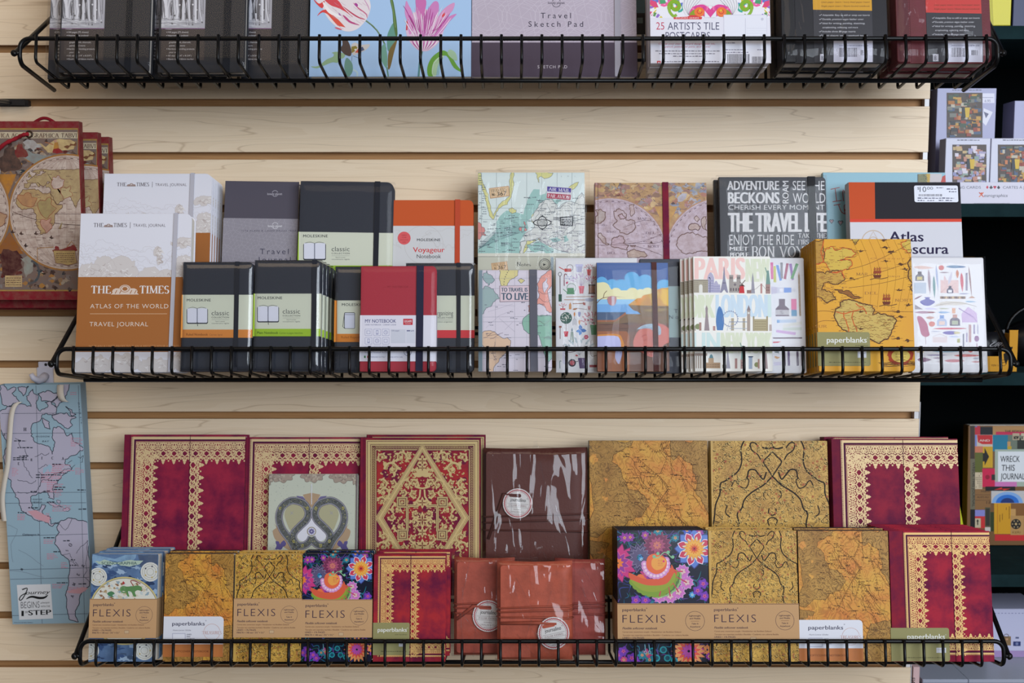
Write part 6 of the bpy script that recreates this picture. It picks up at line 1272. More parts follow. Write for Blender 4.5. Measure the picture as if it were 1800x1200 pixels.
def acanth(x,y,a,r,d=1,L=12):
    """scroll ending in a curled leaf"""
    m.L = L;sp = spiral(x,y,r,1.15,a,d,18,.2);m.stroke([V(*p) for p in sp],4.6,GD,taper='end');m.L = L + .5
    for i in (1,4,7,10): px,py = sp[i];an = math.atan2(py - y,px - x);m.poly([V(*p) for p in petal(px,py,an + d * .9,-r * .05,r * .7,r * .19)],GD);m.poly([V(*p) for p in petal(px,py,an + 2.6 * d,0,r * .55,r * .15)],(196,168,112))
    m.L = L + 1;m.stroke([V(*p) for p in spiral(x,y,r * .8,1.0,a,d,14,.3)],.6,(110,70,50));m.disc(*V(x,y),r * .05,GD,8)
for sg in (1,-1):
    for x,y,a,r,d in ((330,330,3.1,74,1),(420,215,.6,62,-1),(235,215,2,44,1),(250,560,1.5,62,-1),(240,480,4.2,48,1),(232,640,3,40,1),(500,190,1,34,1),(340,470,2,36,-1),(560,375,3.6,42,1),(545,470,1,44,-1),(470,480,3,50,1),(440,560,2,34,-1),(545,570,1,40,1),(380,720,2.4,54,1),(330,800,3.2,36,-1),(400,900,3.6,54,-1),(560,770,.5,36,1),(550,850,1.5,40,-1),(480,830,0,34,1),(540,1010,1,40,1),(440,1100,3,46,-1),(540,1090,2,38,-1),(560,690,4,32,1),(250,1000,1.5,48,-1),(240,1090,3,50,1),(300,1060,0,36,-1)): acanth(cx0 + sg * (x - cx0),y,a if sg > 0 else math.pi - a,r,d * sg)
    for x,y in ((430,655),(435,975)):
        for w,c,L in ((13,D2,14),(11,GD,15),(6.6,(96,50,40),16),(5.6,GD,17),(2.2,D2,17.4)): m.L = L;X = cx0 + sg * (x - cx0);h = 36;m.stroke([V(X - h,y - h),V(X + h,y - h),V(X + h,y + h),V(X - h,y + h)],w * .75,c,True)
        m.L = 18;flower(m,*V(cx0 + sg * (x - cx0),y),6,.4,2.8,1,GD)
    for L,w in (([(480,690),(480,940)],6),([(480,690),(590,690)],6)): m.L = 14;P = [V(cx0 + sg * (x - cx0),y) for x,y in L];m.stroke(P,w,D2);m.L = 15;m.stroke(P,w - 1.6,GD);m.L = 16;m.stroke(P,.8,D2)
    for a in (-.5,.2,.8): m.L = 15;m.poly([V(*p) for p in petal(cx0,400,-math.pi / 2 + sg * (a + .5),0,110,22)],GD)
    m.L = 16;m.stroke([V(*p) for p in smooth_line([(cx0,520),(cx0 + sg * 70,500),(cx0 + sg * 50,440),(cx0 + sg * 110,430),(cx0 + sg * 120,470)])],3,GD,taper='end');m.stroke([V(*p) for p in [(cx0 + sg * 20,530),(cx0 + sg * 26,600),(cx0 + sg * 80,680)]],3,GD)
rr = random.Random(8);m.L = 11.5
for i in range(420):
    x,y = rr.uniform(200,620),rr.uniform(150,1330);s = abs(abs(x - cx0) / 422 + abs(y - yc) / 690 - 1)
    if s > .06: a = rr.uniform(0,6.3);l = rr.uniform(16,34);[m.poly([V(*p) for p in petal(cx0 + q * (x - cx0),y,a if q > 0 else math.pi - a,0,l,l * .26)],(196,168,112)) for q in (1,-1)]
for x,y,r in ((cx0,250,60),(cx0,320,50),(cx0,660,60),(cx0,830,84),(cx0,950,56),(cx0,1080,70)):
    m.L = 17;flower(m,*V(x,y),4 if r > 80 else 6,0,r / 5.583,r / 24,GD,-math.pi / 2);m.L = 18;flower(m,*V(x,y),4,0,r / 9,r / 60,(120,60,50),-math.pi / 2)
m.build('cover',b.root);b.pages();b.stack(1,['red gold-diamond journal peeking out to the right from behind its twin'],dx=.0065,dy=.0045)

# --- leather wrap journals in film bags
def wrap_journal(tier,d,xl,xr,yref,ytop,label,t,col,tagc,rot,seed,seam,name_d):
    b = Book('leather_journal',label,'leather journal','bot',tier,d,xl,xr,yref,ytop,t,HF if tier == 0 else HB)
    m = MB(b,0,'brown_leather');nx,nz = 14,16;V = [];F = [];w,h = b.w,b.h
    for side in (0,1):
        for j in range(nz + 1):
            for i in range(nx + 1):
                u,v = i / nx,j / nz;e = min(u,1 - u,v,1 - v);puff = (1 - max(0,1 - e / .1) ** 2) * t * .5
                V.append((w * u,t / 2 + (puff if side else -puff) + .0004 * math.sin(9 * u + 7 * v + seed),h * v + .001 * math.sin(5 * u + seed) * (v > .9)))
    for side in (0,1):
        o = side * (nx + 1) * (nz + 1)
        for j in range(nz):
            for i in range(nx): a = o + j * (nx + 1) + i;q = [a,a + 1,a + nx + 2,a + nx + 1];F.append(q if not side else q[::-1])
    m.raw(V,F,col);m.build('leather_cover',b.root,True)
    f = MB(b,0,'brown_leather');xs = w * seam;f.slab(.004,.0045,xs,h - .0045,-.0012,.0004,col,(.004,.001,.001,.004),.0006);f.build('flap',b.root)
    s = MB(b,0,'brown_leather');c2 = tuple(int(v * .92) for v in col)
    for k,(za,zb2) in enumerate(((.53,.55),(.49,.51),(.44,.43))): s.tube([(-.0006,t * .4,h * za),(.004,-.0016,h * za),(w * .5,-.0026,h * (za + zb2) / 2 + .0008),(w - .004,-.0016,h * zb2),(w + .0006,t * .4,h * zb2)],.0013,c2,6)
    if tagc:
        tx,tz = b.P(*tagc,-.003);s.tube([(w * .05,-.0018,h * .38),(tx - .02,-.003,tz + .013),(tx + .004,-.0036,tz + .012)],[.0022,.0026,.002],c2,6)
    s.build('leather_strap',b.root,True)
    if tagc:
        a = MB(b,-.0046,'card');r = .0212;a.raw([(tx + r * math.cos(k * .262),yy,tz + r * math.sin(k * .262)) for yy in (-.0046,-.004) for k in range(24)],[list(range(24)),[24 + k for k in range(24)][::-1]] + [[k,24 + k,24 + (k + 1) % 24,(k + 1) % 24] for k in range(24)],(226,222,218))
        ca,sa = math.cos(R(rot)),math.sin(R(rot));a.tf = lambda u,v: (tx + r * (u * ca - v * sa),tz - r * (u * sa + v * ca));a.ws = r;a.L = 1
        a.stroke([((.86 + .06 * (k % 2)) * math.cos(k * .0654),(.86 + .06 * (k % 2)) * math.sin(k * .0654)) for k in range(96)],.07,(176,50,60),True);a.ring(0,0,.79,.02,(150,70,70),40)
        a.text('journalino',0,-.12,.24,(50,46,46),1.05,.012,.08,al='c');a.text('®',.58,-.3,.08,(50,46,46));a.rect(-.72,.02,.72,.035,(110,100,96));a.rect(-.72,.26,.72,.275,(110,100,96));a.serif('ITALIAN JOURNAL',0,.21,.12,(130,90,90),1.2,'c');a.text('Handmade by',0,.44,.08,(110,90,90),.5,0,.1,al='c');a.text('CAVALLINI & CO.',0,.62,.11,(120,96,96),.95,al='c');a.text('SAN FRANCISCO',0,.74,.06,(130,110,110),.5,al='c')
        a.L = 2;a.rrect(-.62,-.62,.2,-.4,.1,col,'brown_leather');a.build('round_tag',b.root)
    b.wrap('bag_film',(.003,.003,0,.004),.003,34,38,seed,.0052)
    r2 = random.Random(seed)
    for k in range(7):                          # sharp creases standing up in the film
        x,z = r2.uniform(.1,.8) * w,r2.uniform(.25,1) * h;a = r2.uniform(-1.9,-.9);l = r2.uniform(.25,.5) * h;P = [(x + l * i / 6 * math.cos(a),z + l * i / 6 * math.sin(a)) for i in range(7)];P = [p for p in P if 0 < p[0] < w and 0 < p[1] < h]
        if len(P) > 2: cr = MB(b,0,'bag_film');cr.tube([(p[0],-.0084 - .0006 * math.sin(i),p[1]) for i,p in enumerate(P)],[.0008 - .0001 * i for i in range(len(P))],(255,255,255),6);cr.build('plastic_crease',b.root)
    for x in (0,w * .5,w): cr = MB(b,0,'bag_film');cr.raw([(x - .004,-.004,h),(x + .005,-.003,h + .001),(x + .003,.002,h + .011),(x - .003,.003,h + .009),(x,-.004,h + .006)],[[0,1,4],[1,2,4],[2,3,4],[3,0,4]],(255,255,255));cr.build('plastic_crimp',b.root)
    return b
wrap_journal(1,.0900,849,1034,850,787,'large dark brown leather journal in creased film, back row',.024,(96,52,44),(910,884.4),4,3,.45,1)
TAN = (186,88,68)
wrap_journal(0,.0420,797.5,905,1080,981,'tan leather journal in film at the left of the three in the front row',.022,TAN,(858,1082),3,8,.95,1)
wrap_journal(0,.0105,874,1007,1080,987,'middle tan leather journal in film, its round tag hanging low, front row',.020,(192,92,66),(973,1112),-12,21,.44,1)
wrap_journal(0,.0420,976,1065,1080,983,'tan leather journal in film at the right of the three in the front row',.022,(170,76,66),None,0,33,.3,1)

# --- engraved copper map and gold filigree covers (drawn in their large sizes, repeated small)
def copper_map(m,b,X):
    """X maps the large cover (1036..1245 across, 773..1063 down) to this one"""
    m.ws = b.s * min(1,b.w / .165) ** .7;m.mat = 'engraved_land';S = lambda L: [X(1020 + x / 3.913,750 + y / 3.913) for x,y in L];m.L = 1;DB = (62,42,26)
    m.poly(S([(40,60),(900,60),(900,1260),(40,1260)]),(198,138,66));m.L = 2
    for L,sd in (([(40,60),(390,60),(350,130),(230,190),(215,240),(280,290),(290,350),(330,430),(440,470),(475,530),(420,620),(330,640),(290,700),(200,690),(120,760),(60,740)],1),([(620,60),(900,60),(900,640),(860,560),(800,420),(760,250),(680,190),(640,230)],2),([(60,780),(200,800),(180,900),(300,1000),(500,1050),(520,1260),(40,1260)],3),([(700,900),(900,860),(900,1260),(640,1260),(600,1100)],4)): q = rough(S(L),.08,3,sd);m.mat = 'engraved_sea';m.poly(q,(160,118,58));m.mat = 'paper';m.L = 3;m.stroke(q,.7,DB,True);m.L = 2
    for L,sd in (([(80,190),(110,200),(120,240),(90,260)],5),([(150,470),(190,480),(170,510)],6),([(160,350),(190,360),(180,390)],7),([(110,860),(190,830),(180,900)],9)): m.L = 3;m.mat = 'engraved_land';m.poly(rough(S(L),.2,2,sd),(206,150,84))
    m.mat = 'paper';m.L = 4;rr = random.Random(7)
    for L in ([(560,310),(600,200),(560,120),(640,90)],[(400,220),(480,290),(560,360),(600,420),(600,560),(560,690)],[(600,440),(540,530),(480,640),(420,760)],[(720,200),(700,320),(730,420),(760,560)],[(620,560),(690,640),(760,700)],[(430,90),(520,170),(600,130)],[(480,380),(560,470)],[(300,380),(420,400),(520,470)],[(580,500),(640,640),(700,760),(760,900)],[(330,760),(480,820),(560,960)]):
        P = smooth_line(L,6)
        for i,(x,y) in enumerate(P): m.stroke(S([(x - 9,y + 9),(x - 3,y - 8),(x + 8,y + 5)]),1.1,DB,taper='end');m.poly(S([(x - 2,y - 7),(x + 9,y + 6),(x + 3,y + 7)]),(150,92,40))
    for i in range(80):
        x = rr.uniform(280,820);y = rr.uniform(150,1150);m.stroke(rough(S([(x,y),(x + rr.uniform(30,90),y + rr.uniform(20,110)),(x + rr.uniform(60,160),y + rr.uniform(80,220))]),.12,2,i,False),.65,((84,52,26),(120,76,36),(226,180,96))[i % 3])
    for i in range(90): x,y = rr.uniform(230,800),rr.uniform(140,1100);m.scribble(*X(1020 + x / 3.913,750 + y / 3.913),rr.uniform(6,16) * b.w / .165,1.8,(84,54,28),i)
def filigree(m,b,X):
    """X maps the large cover (1249..1456 across, 773..1063 down)"""
    m.ws = b.s * min(1,b.w / .165) ** .8;m.mat = 'filigree';c0 = 1322;S = lambda L: [X(1020 + x / 3.913,750 + y / 3.913) for x,y in L];m.L = 1;m.poly(S([(860,60),(1780,60),(1780,1300),(860,1300)]),(190,148,72));m.L = 2;DB = (34,24,16);rr = random.Random(3);m.mat = 'paper'
    for sg in (1,-1):
        Q = lambda L: S([(c0 + sg * (x - c0),y) for x,y in L])
        for L,w in (([(1130,90),(1105,150),(1110,240),(1080,310),(1000,370),(965,390),(960,460),(930,540),(920,640),(890,760)],2.5),([(c0,340),(1260,400),(1180,450),(1130,500),(1110,560),(1080,600),(1090,680),(1050,800),(1000,900),(960,1100)],2.5),([(c0,170),(1290,205),(1260,240),(1290,290),(c0,340)],2.2),([(1230,145),(1200,110),(1170,115),(1180,160),(1220,190),(1240,225)],2.2),([(1250,140),(1290,150),(c0,140)],2.5),([(1280,310),(1260,360),(1230,330),(1200,295),(1160,300),(1150,350)],2.6),([(1140,350),(1160,370),(1140,420),(1100,410),(1080,380),(1060,370),(1040,410)],2.0),([(1300,560),(1295,590),(c0,610)],2.1),([(1300,680),(1290,640),(c0,620)],2.1),([(1010,540),(1000,590),(1030,620)],2.1),([(980,640),(930,600),(920,640),(960,660)],1),([(1280,430),(1260,470),(1280,500)],1.4)): m.stroke(smooth_line(Q(L),5),w,DB)
        for i in range(380):
            x = rr.uniform(880,c0);y = rr.uniform(95,1250);k = i % 5
            if k < 3: sp = spiral(x,y,rr.uniform(10,24),rr.uniform(.4,.9),rr.uniform(0,6.3),rr.choice((-1,1)),9);m.L = 2;m.stroke(Q(sp),1.35,(44,28,12),taper='both');m.L = 3;m.stroke([(px + .9,py - 1) for px,py in Q(sp)],.7,(240,208,130),taper='both')
            elif k == 3: m.L = 3;[m.disc(*Q([(x + 9 * math.cos(a * 1.57),y + 9 * math.sin(a * 1.57))])[0],.8,DB,6) for a in range(4)]
            else: m.L = 3;flower(m,*Q([(x,y)])[0],5,.3,2.6 * b.w / .165,.8,(176,100,66))
def affine(x0,x1,y0,y1,u0,u1,v0,v1): return lambda x,y: (u0 + (x - x0) * (u1 - u0) / (x1 - x0),v0 + (y - y0) * (v1 - v0) / (y1 - y0))
ID = lambda x,y: (x,y)
def art_book(art,X,name,label,tier,d,xl,xr,yref,ytop,t,base,n=0,blab=(),r=(0,3,3,0),board=.0016,gap=.0008,dx=0.0,sp=0):
    b = Book('journal',label,'journal','bot',tier,d,xl,xr,yref,ytop,t,HF if tier == 0 else HB)
    m = b.cover(base,r,'leatherette',board);art(m,b,X)
    m.ws = b.s
    if sp: m.mat = 'leatherette';m.L = 8;m.rect(xl - 4,ytop - 9,xl + sp,1200,base if sp > 2 else (30,22,18))
    m.build('cover',b.root);b.pages(.0012)
    return b
art_book(copper_map,ID,'','large copper and gold engraved map journal, back row',1,.0940,1036,1244.5,850,774,.02,(52,32,24))
art_book(filigree,ID,'','large gold filigree journal with black scrollwork, back row',1,.0940,1250,1456,850,774.5,.02,(206,164,84),sp=3)
def flexis(b,y0,y1,dims,k=1.0):
    a = b.band(y0,y1,(200,158,114));x0,z0,x1,z1 = a.box2;h = (z1 - z0) / b.w * 100;a.use(0,z0,b.w,z1,0,0,100,h);IK = (62,46,66);a.L = 1;BR = (126,88,66);q = 1 + (k - 1) * .8
    def tx(s,x,y,hh,w,c=IK,bo=.012,sh=0,al='l',sp=1.0): a.text(s,x,y * k,hh * k,c,w * q,bo,sh,al,0,sp)
    a.rect(-2,.4,103,1.0,BR);tx('paperblanks',5,8.4,3.2,25.5);tx('®',5 + 26 * q,5.8,1.2,1.2);tx('FLEXIS',5,20.8,8.6,47,IK,-.012,0,'l',1.2);tx('Flexible softcover notebook',5,27.8,2.4,38,IK,.016,.2)
    tx('Carnet avec couverture souple • Notizbücher mit flexiblem Einband',5,31.4,1.6,64,BR);tx('Taccuino con copertina morbida e flessibile • Cuaderno con cubierta flexible',5,34.9,1.6,72,BR);tx('LINED • 176 PAGES',5,37.9,1.9,23.5);tx(dims,5,40.9,1.9,34)
    sx = 5 + 40 * q;a.rect(sx,37 * k,sx + 7,41 * k,(160,124,96));a.L = 2;a.rect(sx + .5,37 * k + .5,sx + 6.5,41 * k - .5,(206,174,136));a.L = 1
    cx = 84.4 - (k - 1) * 10;a.ring(cx,18.9 * k,10.4 * q,.35,IK,44)
    for t,y,w in (('Lightweight',14.1,13),('and Mobile',17,11.6),('Take It',22.6,7.4),('Anywhere!',25.8,11.4)): tx(t,cx,y,1.7,w,IK,.016,.1,'c')
    a.rect(cx - 4.5,18.9 * k,cx + 4.5,18.9 * k + .3,BR)
    return a.build('paper_band',b.root)
MINI = 'MINI 95 × 140 mm • 3¾" × 5½"';MIDI = 'MIDI 130 × 180 mm • 5" × 7"'
def white_sticker(b,x0,x1,y0,yo,y1):
    a = b.band(y0,y1,(226,226,234),x0,x1,'gloss',.0004,False,7);w = x1 - x0;a.L = 1;a.rect(x0 - 3,yo,x1 + 3,y1 + 4,(196,120,66));a.L = 2;IK = (62,60,86)
    a.text('paperblanks',x0 + w * .15,y0 + w * .15,w * .062,IK,w * .54,.016);a.text('®',x0 + w * .7,y0 + w * .08,2,IK);a.text('Hunt-Lenox Globe',x0 + w * .16,y0 + w * .24,2.4,(110,106,120),w * .3,0,.2);a.rect(x0 + w * .15,y0 + w * .28,x0 + w * .37,y0 + w * .42,(176,176,196));a.L = 3;a.rect(x0 + w * .16,y0 + w * .29,x0 + w * .36,y0 + w * .41,(232,232,240))
    for i,tx in enumerate(('LINED','MINI','176 PAGES')): a.text(tx,x0 + w * .39,y0 + w * .31 + i * 3.8,2.2,IK,None,.01)
    a.ring(x0 + w * .81,y0 + w * .26,w * .135,.5,(206,150,130),30);a.rect(x0 + w * .64,y0 + w * .235,x0 + w * .98,y0 + w * .3,(226,226,234));a.L = 4;a.serif('TREASURES',x0 + w * .81,y0 + w * .295,w * .05,(190,130,112),w * .32,'c');a.text('SOFTCOVER NOTEBOOK',x0 + w * .16,yo + (y1 - yo) * .64,3.4,(120,66,40),w * .6,.006);return a.build('sticker',b.root)

# --- celestial chart softcover
def sky_chart(m,b,X):
    m.mat = 'wash_print';m.L = 1;v = lambda x,y: (120 + x / 4.091,940 + y / 4.091);m.rect(140,960,300,1180,(98,126,164));m.L = 2;rr = random.Random(2);m.mat = 'paper'
    m.poly(rough([v(180,140),v(490,140),v(470,230),v(300,180),v(180,220)],.08,2,1),(136,170,200),'wash_print');m.poly(rough([v(500,140),v(670,140),v(660,240),v(520,230)],.08,2,4),(86,100,124),'wash_print')
    for i in range(60): x = rr.uniform(160,620);y = rr.choice((rr.uniform(220,420),rr.uniform(760,900)));m.L = 3;m.poly(rough([v(x - 40,y),v(x,y - 14),v(x + 40,y),v(x,y + 12)],.3,2,i),rr.choice(((44,62,96),(60,84,126),(156,180,206),(70,90,120))))
    m.L = 4;m.poly(rough([v(190,190),v(260,176),v(420,182),v(540,184),v(500,214),v(380,220),v(250,214)],.08,2,1),(176,196,180));m.L = 5;m.text('SCENOGRAPHIA',*v(240,212),5,(70,96,96),62,.02)
    for x,y,r in ((590,265,17),(214,300,16),(152,830,17),(548,830,17)):
        m.L = 5;m.disc(*v(x,y),r,(216,216,210),26);m.L = 6
        for k in (.82,.6,.36): m.ring(*v(x,y),r * k,.5,(130,130,110),22)
        for k in range(5): m.disc(v(x,y)[0] + r * .6 * math.cos(k * 1.26),v(x,y)[1] + r * .6 * math.sin(k * 1.26),1.6,rr.choice(((90,90,100),(190,170,110))),8)
    m.L = 7;m.disc(*v(405,545),62,(206,190,130),50,60);m.L = 8;m.disc(*v(405,545),59.4,(70,70,70),50,57.4);m.L = 9;m.disc(*v(405,545),58.8,(222,220,208),50,56.8);m.L = 10
    for i in range(70): x = rr.uniform(220,590);y = rr.uniform(330,470);m.poly(rough([v(x - 12,y),v(x,y - 10),v(x + 14,y + 2),v(x,y + 9)],.35,2,i),rr.choice(((176,150,110),(150,170,180),(206,196,170),(150,110,80),(196,206,206)))) if (x - 405) ** 2 / 2.0e5 + (y - 545) ** 2 / 1.9e5 < .28 else 0
    m.L = 11;m.poly(smooth_line([v(*p) for p in ((376,400),(390,366),(420,370),(460,368),(500,362),(530,376),(525,400),(500,396),(480,410),(490,440),(470,440),(455,410),(430,405),(440,440),(425,438),(410,404))],3,True),(96,140,86));m.stroke([v(*p) for p in spiral(398,386,30,1,1,1,12)],2.6,(110,150,100));m.poly(smooth_line([v(*p) for p in ((280,420),(310,404),(335,420),(318,432),(330,446),(300,440))],3,True),(80,130,90));m.stroke(smooth_line([v(*p) for p in ((470,366),(450,330),(480,330),(520,350))]),1.6,(150,70,60));m.poly([v(388,346),v(396,330),v(410,346),v(400,356)],(176,60,60))
b = art_book(sky_chart,None,'','blue celestial chart notebook with a kraft band, left end of the front row',0,.0055,158,275,1080,973.5,.021,(110,140,172),gap=.001);flexis(b,1052,1121,MINI,1.25);b.stack(2,ords(2,'blue celestial chart notebook in the kraft-banded stack'),dx=.0008,dy=.0015)
mini = lambda x0,x1,y0,y1,L=(1036,1244.5,774,1072): affine(*L,x0,x1,y0,y1);FIL = (1249.5,1456,774,1072)
b = art_book(copper_map,mini(288.5,410,973,1160),'','small copper map journal with a white and orange sticker, front row',0,.0055,288.2,409,1080,973,.017,(60,36,26));white_sticker(b,287,392.6,1083,1132,1154);b.stack(1,['small copper map journal hidden behind the white-stickered one'],dy=.002)
b = art_book(filigree,mini(412,530,974,1160,FIL),'','small gold filigree notebook with a kraft band, front row',0,.0055,411.5,529.8,1080,974,.017,(206,164,84),sp=3.5);flexis(b,1051,1120,MINI,1.25);b.stack(1,['small gold filigree notebook hidden behind the kraft-banded one'],dy=.002)
def floral(m,b,X):
    m.mat = 'gloss';m.L = 1;m.poly([X(1060,915),X(1270,915),X(1270,1190),X(1060,1190)],(16,22,44));s = b.w / .122
    rr = random.Random(11);V = lambda x,y: X(1050 + x / 4.138,900 + y / 4.138)
    def fl(x,y,rings,a0=0.0):
        for L,(n,r0,r1,w,c,e) in enumerate(rings): m.L = 3 + L * 2;cx,cy = V(x,y);flower(m,cx,cy,n,r0 * s / 4.138,r1 * s / 4.138,w * s / 4.138,c,a0 + L * .3,edge=e)
    for i in range(300):
        x,y = rr.uniform(60,830),rr.uniform(110,1110);a = rr.uniform(0,6.3);l = rr.uniform(30,80);m.L = 2 + (i % 5) * .2;m.stroke(smooth_line([V(x,y),V(x + l * math.cos(a),y + l * math.sin(a)),V(x + l * 1.4 * math.cos(a + .8),y + l * 1.4 * math.sin(a + .8))],4),rr.uniform(1,2.4),rr.choice(((30,90,120),(40,130,150),(26,80,70),(50,60,130),(90,60,140))),taper='both')
    for i in range(26): fl(rr.uniform(70,820),rr.choice((rr.uniform(120,250),rr.uniform(420,660),rr.uniform(950,1100))),((7,5,rr.uniform(26,44),11,rr.choice(((150,60,160),(60,90,190),(200,70,130),(40,130,150))),(30,30,80)),(5,2,14,4,(226,160,110),None)),i)
    fl(310,330,((14,30,110,16,(70,62,96),(130,120,160)),(12,20,76,14,(96,86,120),(150,140,170))));fl(435,240,((16,30,100,17,(120,50,86),(170,90,120)),(12,14,66,12,(170,80,116),(90,30,60)),(8,4,34,9,(206,120,110),(120,40,70))))
    fl(150,370,((14,24,140,26,(206,60,130),(120,30,90)),(10,12,84,16,(150,60,150),(226,110,150)),(8,4,44,10,(236,130,60),None)))
    fl(705,265,((8,60,140,34,(96,130,206),(60,60,130)),(8,60,122,24,(206,60,90),(230,220,240)),(16,30,92,12,(226,220,190),None),(16,20,76,11,(240,176,70),(226,110,60)),(12,10,46,8,(236,140,50),(250,210,120)),(8,4,26,5,(206,60,60),None)))
    for i in range(9): a = i * .2 - .1;m.L = 8;px,py = 430 + 150 * math.cos(a),470 + 120 * math.sin(a);m.disc(*V(px,py),8.4 * s,(150,186,130),14);m.L = 9;m.disc(*V(px - 6,py - 4),6.8 * s,(90,124,70),12);m.L = 10;m.disc(*V(px - 8,py - 6),3 * s,(30,50,50),8)
    for r0,c,n in ((200,(130,160,60),13),(176,(220,90,60),12),(140,(236,120,70),10)):
        for i in range(n): a = .25 + i * 2.5 / n;m.L = 11 + (200 - r0) / 60;m.disc(*V(420 + r0 * math.cos(a) * (.95 if a > 1.6 else .75),400 + r0 * .95 * math.sin(a)),7.5 * s,c,12)
    m.L = 13;m.poly(smooth_line([V(*p) for p in ((230,440),(330,480),(430,480),(520,440),(540,380),(560,460),(480,540),(340,540),(250,500))],5,True),(222,96,66));m.poly(smooth_line([V(*p) for p in ((240,490),(360,530),(500,520),(560,440),(560,500),(470,570),(330,570))],5,True),(150,166,60))
    for i in range(13): a = -.4 + i * .3;m.L = 14;m.disc(*V(425 + 84 * math.cos(a),380 + 84 * math.sin(a)),5.6 * s,(216,150,206),12);m.L = 15;m.disc(*V(425 + 84 * math.cos(a),380 + 84 * math.sin(a)),2.6 * s,(240,206,226),8)
    m.L = 16;m.poly(smooth_line([V(*p) for p in ((370,320),(420,300),(480,320),(505,360),(490,420),(430,450),(370,420),(355,370))],5,True),(236,110,70));m.L = 17;m.poly(smooth_line([V(*p) for p in ((400,340),(450,320),(500,350),(480,400),(430,420),(395,390))],5,True),(240,166,80));m.L = 18
    for k in range(4): m.scribble(*V(440,350 + k * 13),9 * s,1,(206,100,70),k)
    m.disc(*V(482,356),2 * s,(226,60,120),8);m.stroke(smooth_line([V(*p) for p in ((400,320),(440,330),(490,290),(540,330))]),1.5 * s,(150,196,150));[m.disc(*V(x,y),3 * s,(130,190,150),10) for x,y in ((412,322),(440,300),(548,325),(515,290))]
    for x,y in ((310,295),(320,342),(690,600)): fl(x,y,((8,4,26,7,(70,150,206),(30,70,130)),(6,2,12,4,(170,210,226),None)))
    for x,y,a in ((650,510,.3),(620,430,.1),(530,610,1.2),(450,610,1.5),(590,580,.9)): m.L = 12;m.stroke([V(500,430),V(x,y)],2.2 * s,(206,60,90),taper='start');fl(x,y,((9,8,52,15,(206,120,196),(236,190,226)),(5,2,26,9,(226,190,190),(190,60,120))),a)
    for x,y in ((770,520),(780,610),(190,1010),(250,1060),(200,1090),(280,1090),(150,1040),(350,640),(280,640),(730,570)): fl(x,y,((5,6,40,15,(120,60,180),(70,30,120)),(5,2,18,5,(206,90,150),None)))
    for x,y in ((430,1060),(510,1060),(480,1000),(400,1010),(560,1080)): m.L = 6;m.disc(*V(x,y),6.4 * s,(40,150,160),14);m.L = 7;m.disc(*V(x,y),4 * s,(20,80,100),12)
    for x in (345,375): m.L = 7;m.stroke([V(x,960),V(x + 6,1010)],1.6 * s,(130,190,210));m.ring(*V(x + 5,1018),2.4 * s,1 * s,(150,200,220),10)
    fl(665,1010,((18,30,124,15,(226,150,90),(130,60,60)),(14,20,92,13,(226,90,70),(240,180,110)),(12,8,56,10,(190,80,170),(150,50,130))));fl(800,1000,((8,6,40,12,(226,140,80),None),))
b = art_book(floral,affine(1085,1247,930,1168,531,655,972,1160),'','small dark floral notebook with a kraft band, front row',0,.0055,531,653.5,1080,972.5,.017,(24,22,34));flexis(b,1053,1120,MINI,1.25);b.stack(1,['small dark floral notebook hidden behind the kraft-banded one'],dy=.002)
RED2 = (174,46,52);G2 = (232,186,116)
b = lace(0,.0055,656,783,1080,974.5,'small red lace-bordered journal with an olive label, front row',.022,RED2,664.5,722.6,977,None,gold=G2);olive_label(b,655.5,1094,720,1151,664,717,1110,'old leather',(701,1127.5,713,1136),3);b.stack(1,['small red lace-bordered journal behind the olive-labelled one'],dx=.0045,dy=.003)
b = art_book(floral,ID,'','large dark floral notebook with a kraft band, foremost of its stack',0,.0055,1086,1246.3,1080,931.5,.0165,(26,22,30));flexis(b,1060,1130,MIDI);b.stack(3,ords(3,'large dark floral notebook in the kraft-banded stack'))
b = art_book(filigree,mini(1247,1406,931,1168,FIL),'','midsize gold filigree notebook with a kraft band, front row',0,.0055,1247.3,1403.5,1080,932,.018,(206,164,84),sp=3);flexis(b,1060,1130,MIDI);b.stack(1,['midsize gold filigree notebook hidden behind the kraft-banded one'],dy=.002)
b = art_book(copper_map,mini(1405,1566,932,1168),'','midsize copper map journal with a white and orange sticker, front row',0,.0055,1405.5,1565.5,1080,932.5,.018,(60,36,26),r=(0,6,6,0));white_sticker(b,1404,1517,1089,1139,1161);b.stack(1,['midsize copper map journal hidden behind the white-stickered one'],dy=.002)
b = lace(0,.0050,1567,1745,1080,933,'midsize crimson lace-bordered journal with an olive label, foremost of its stack',.0138,(170,40,60),1589,1674,935.5,1588,gold=(232,190,124));olive_label(b,1566,1103,1669,1162,1595,1663,1123,'old leather',(1646,1138,1663,1147),4);b.stack(4,ords(4,'midsize crimson lace-bordered journal in the olive-labelled stack'),gap=.0012,dx=-.0008,dy=.0008)
# ================================================================== left side: hooks and bags
def wall_frame(px,py,Y,lean=0.0,roll=0.0): return Frame(at(px,py,Y),lean,0,roll)

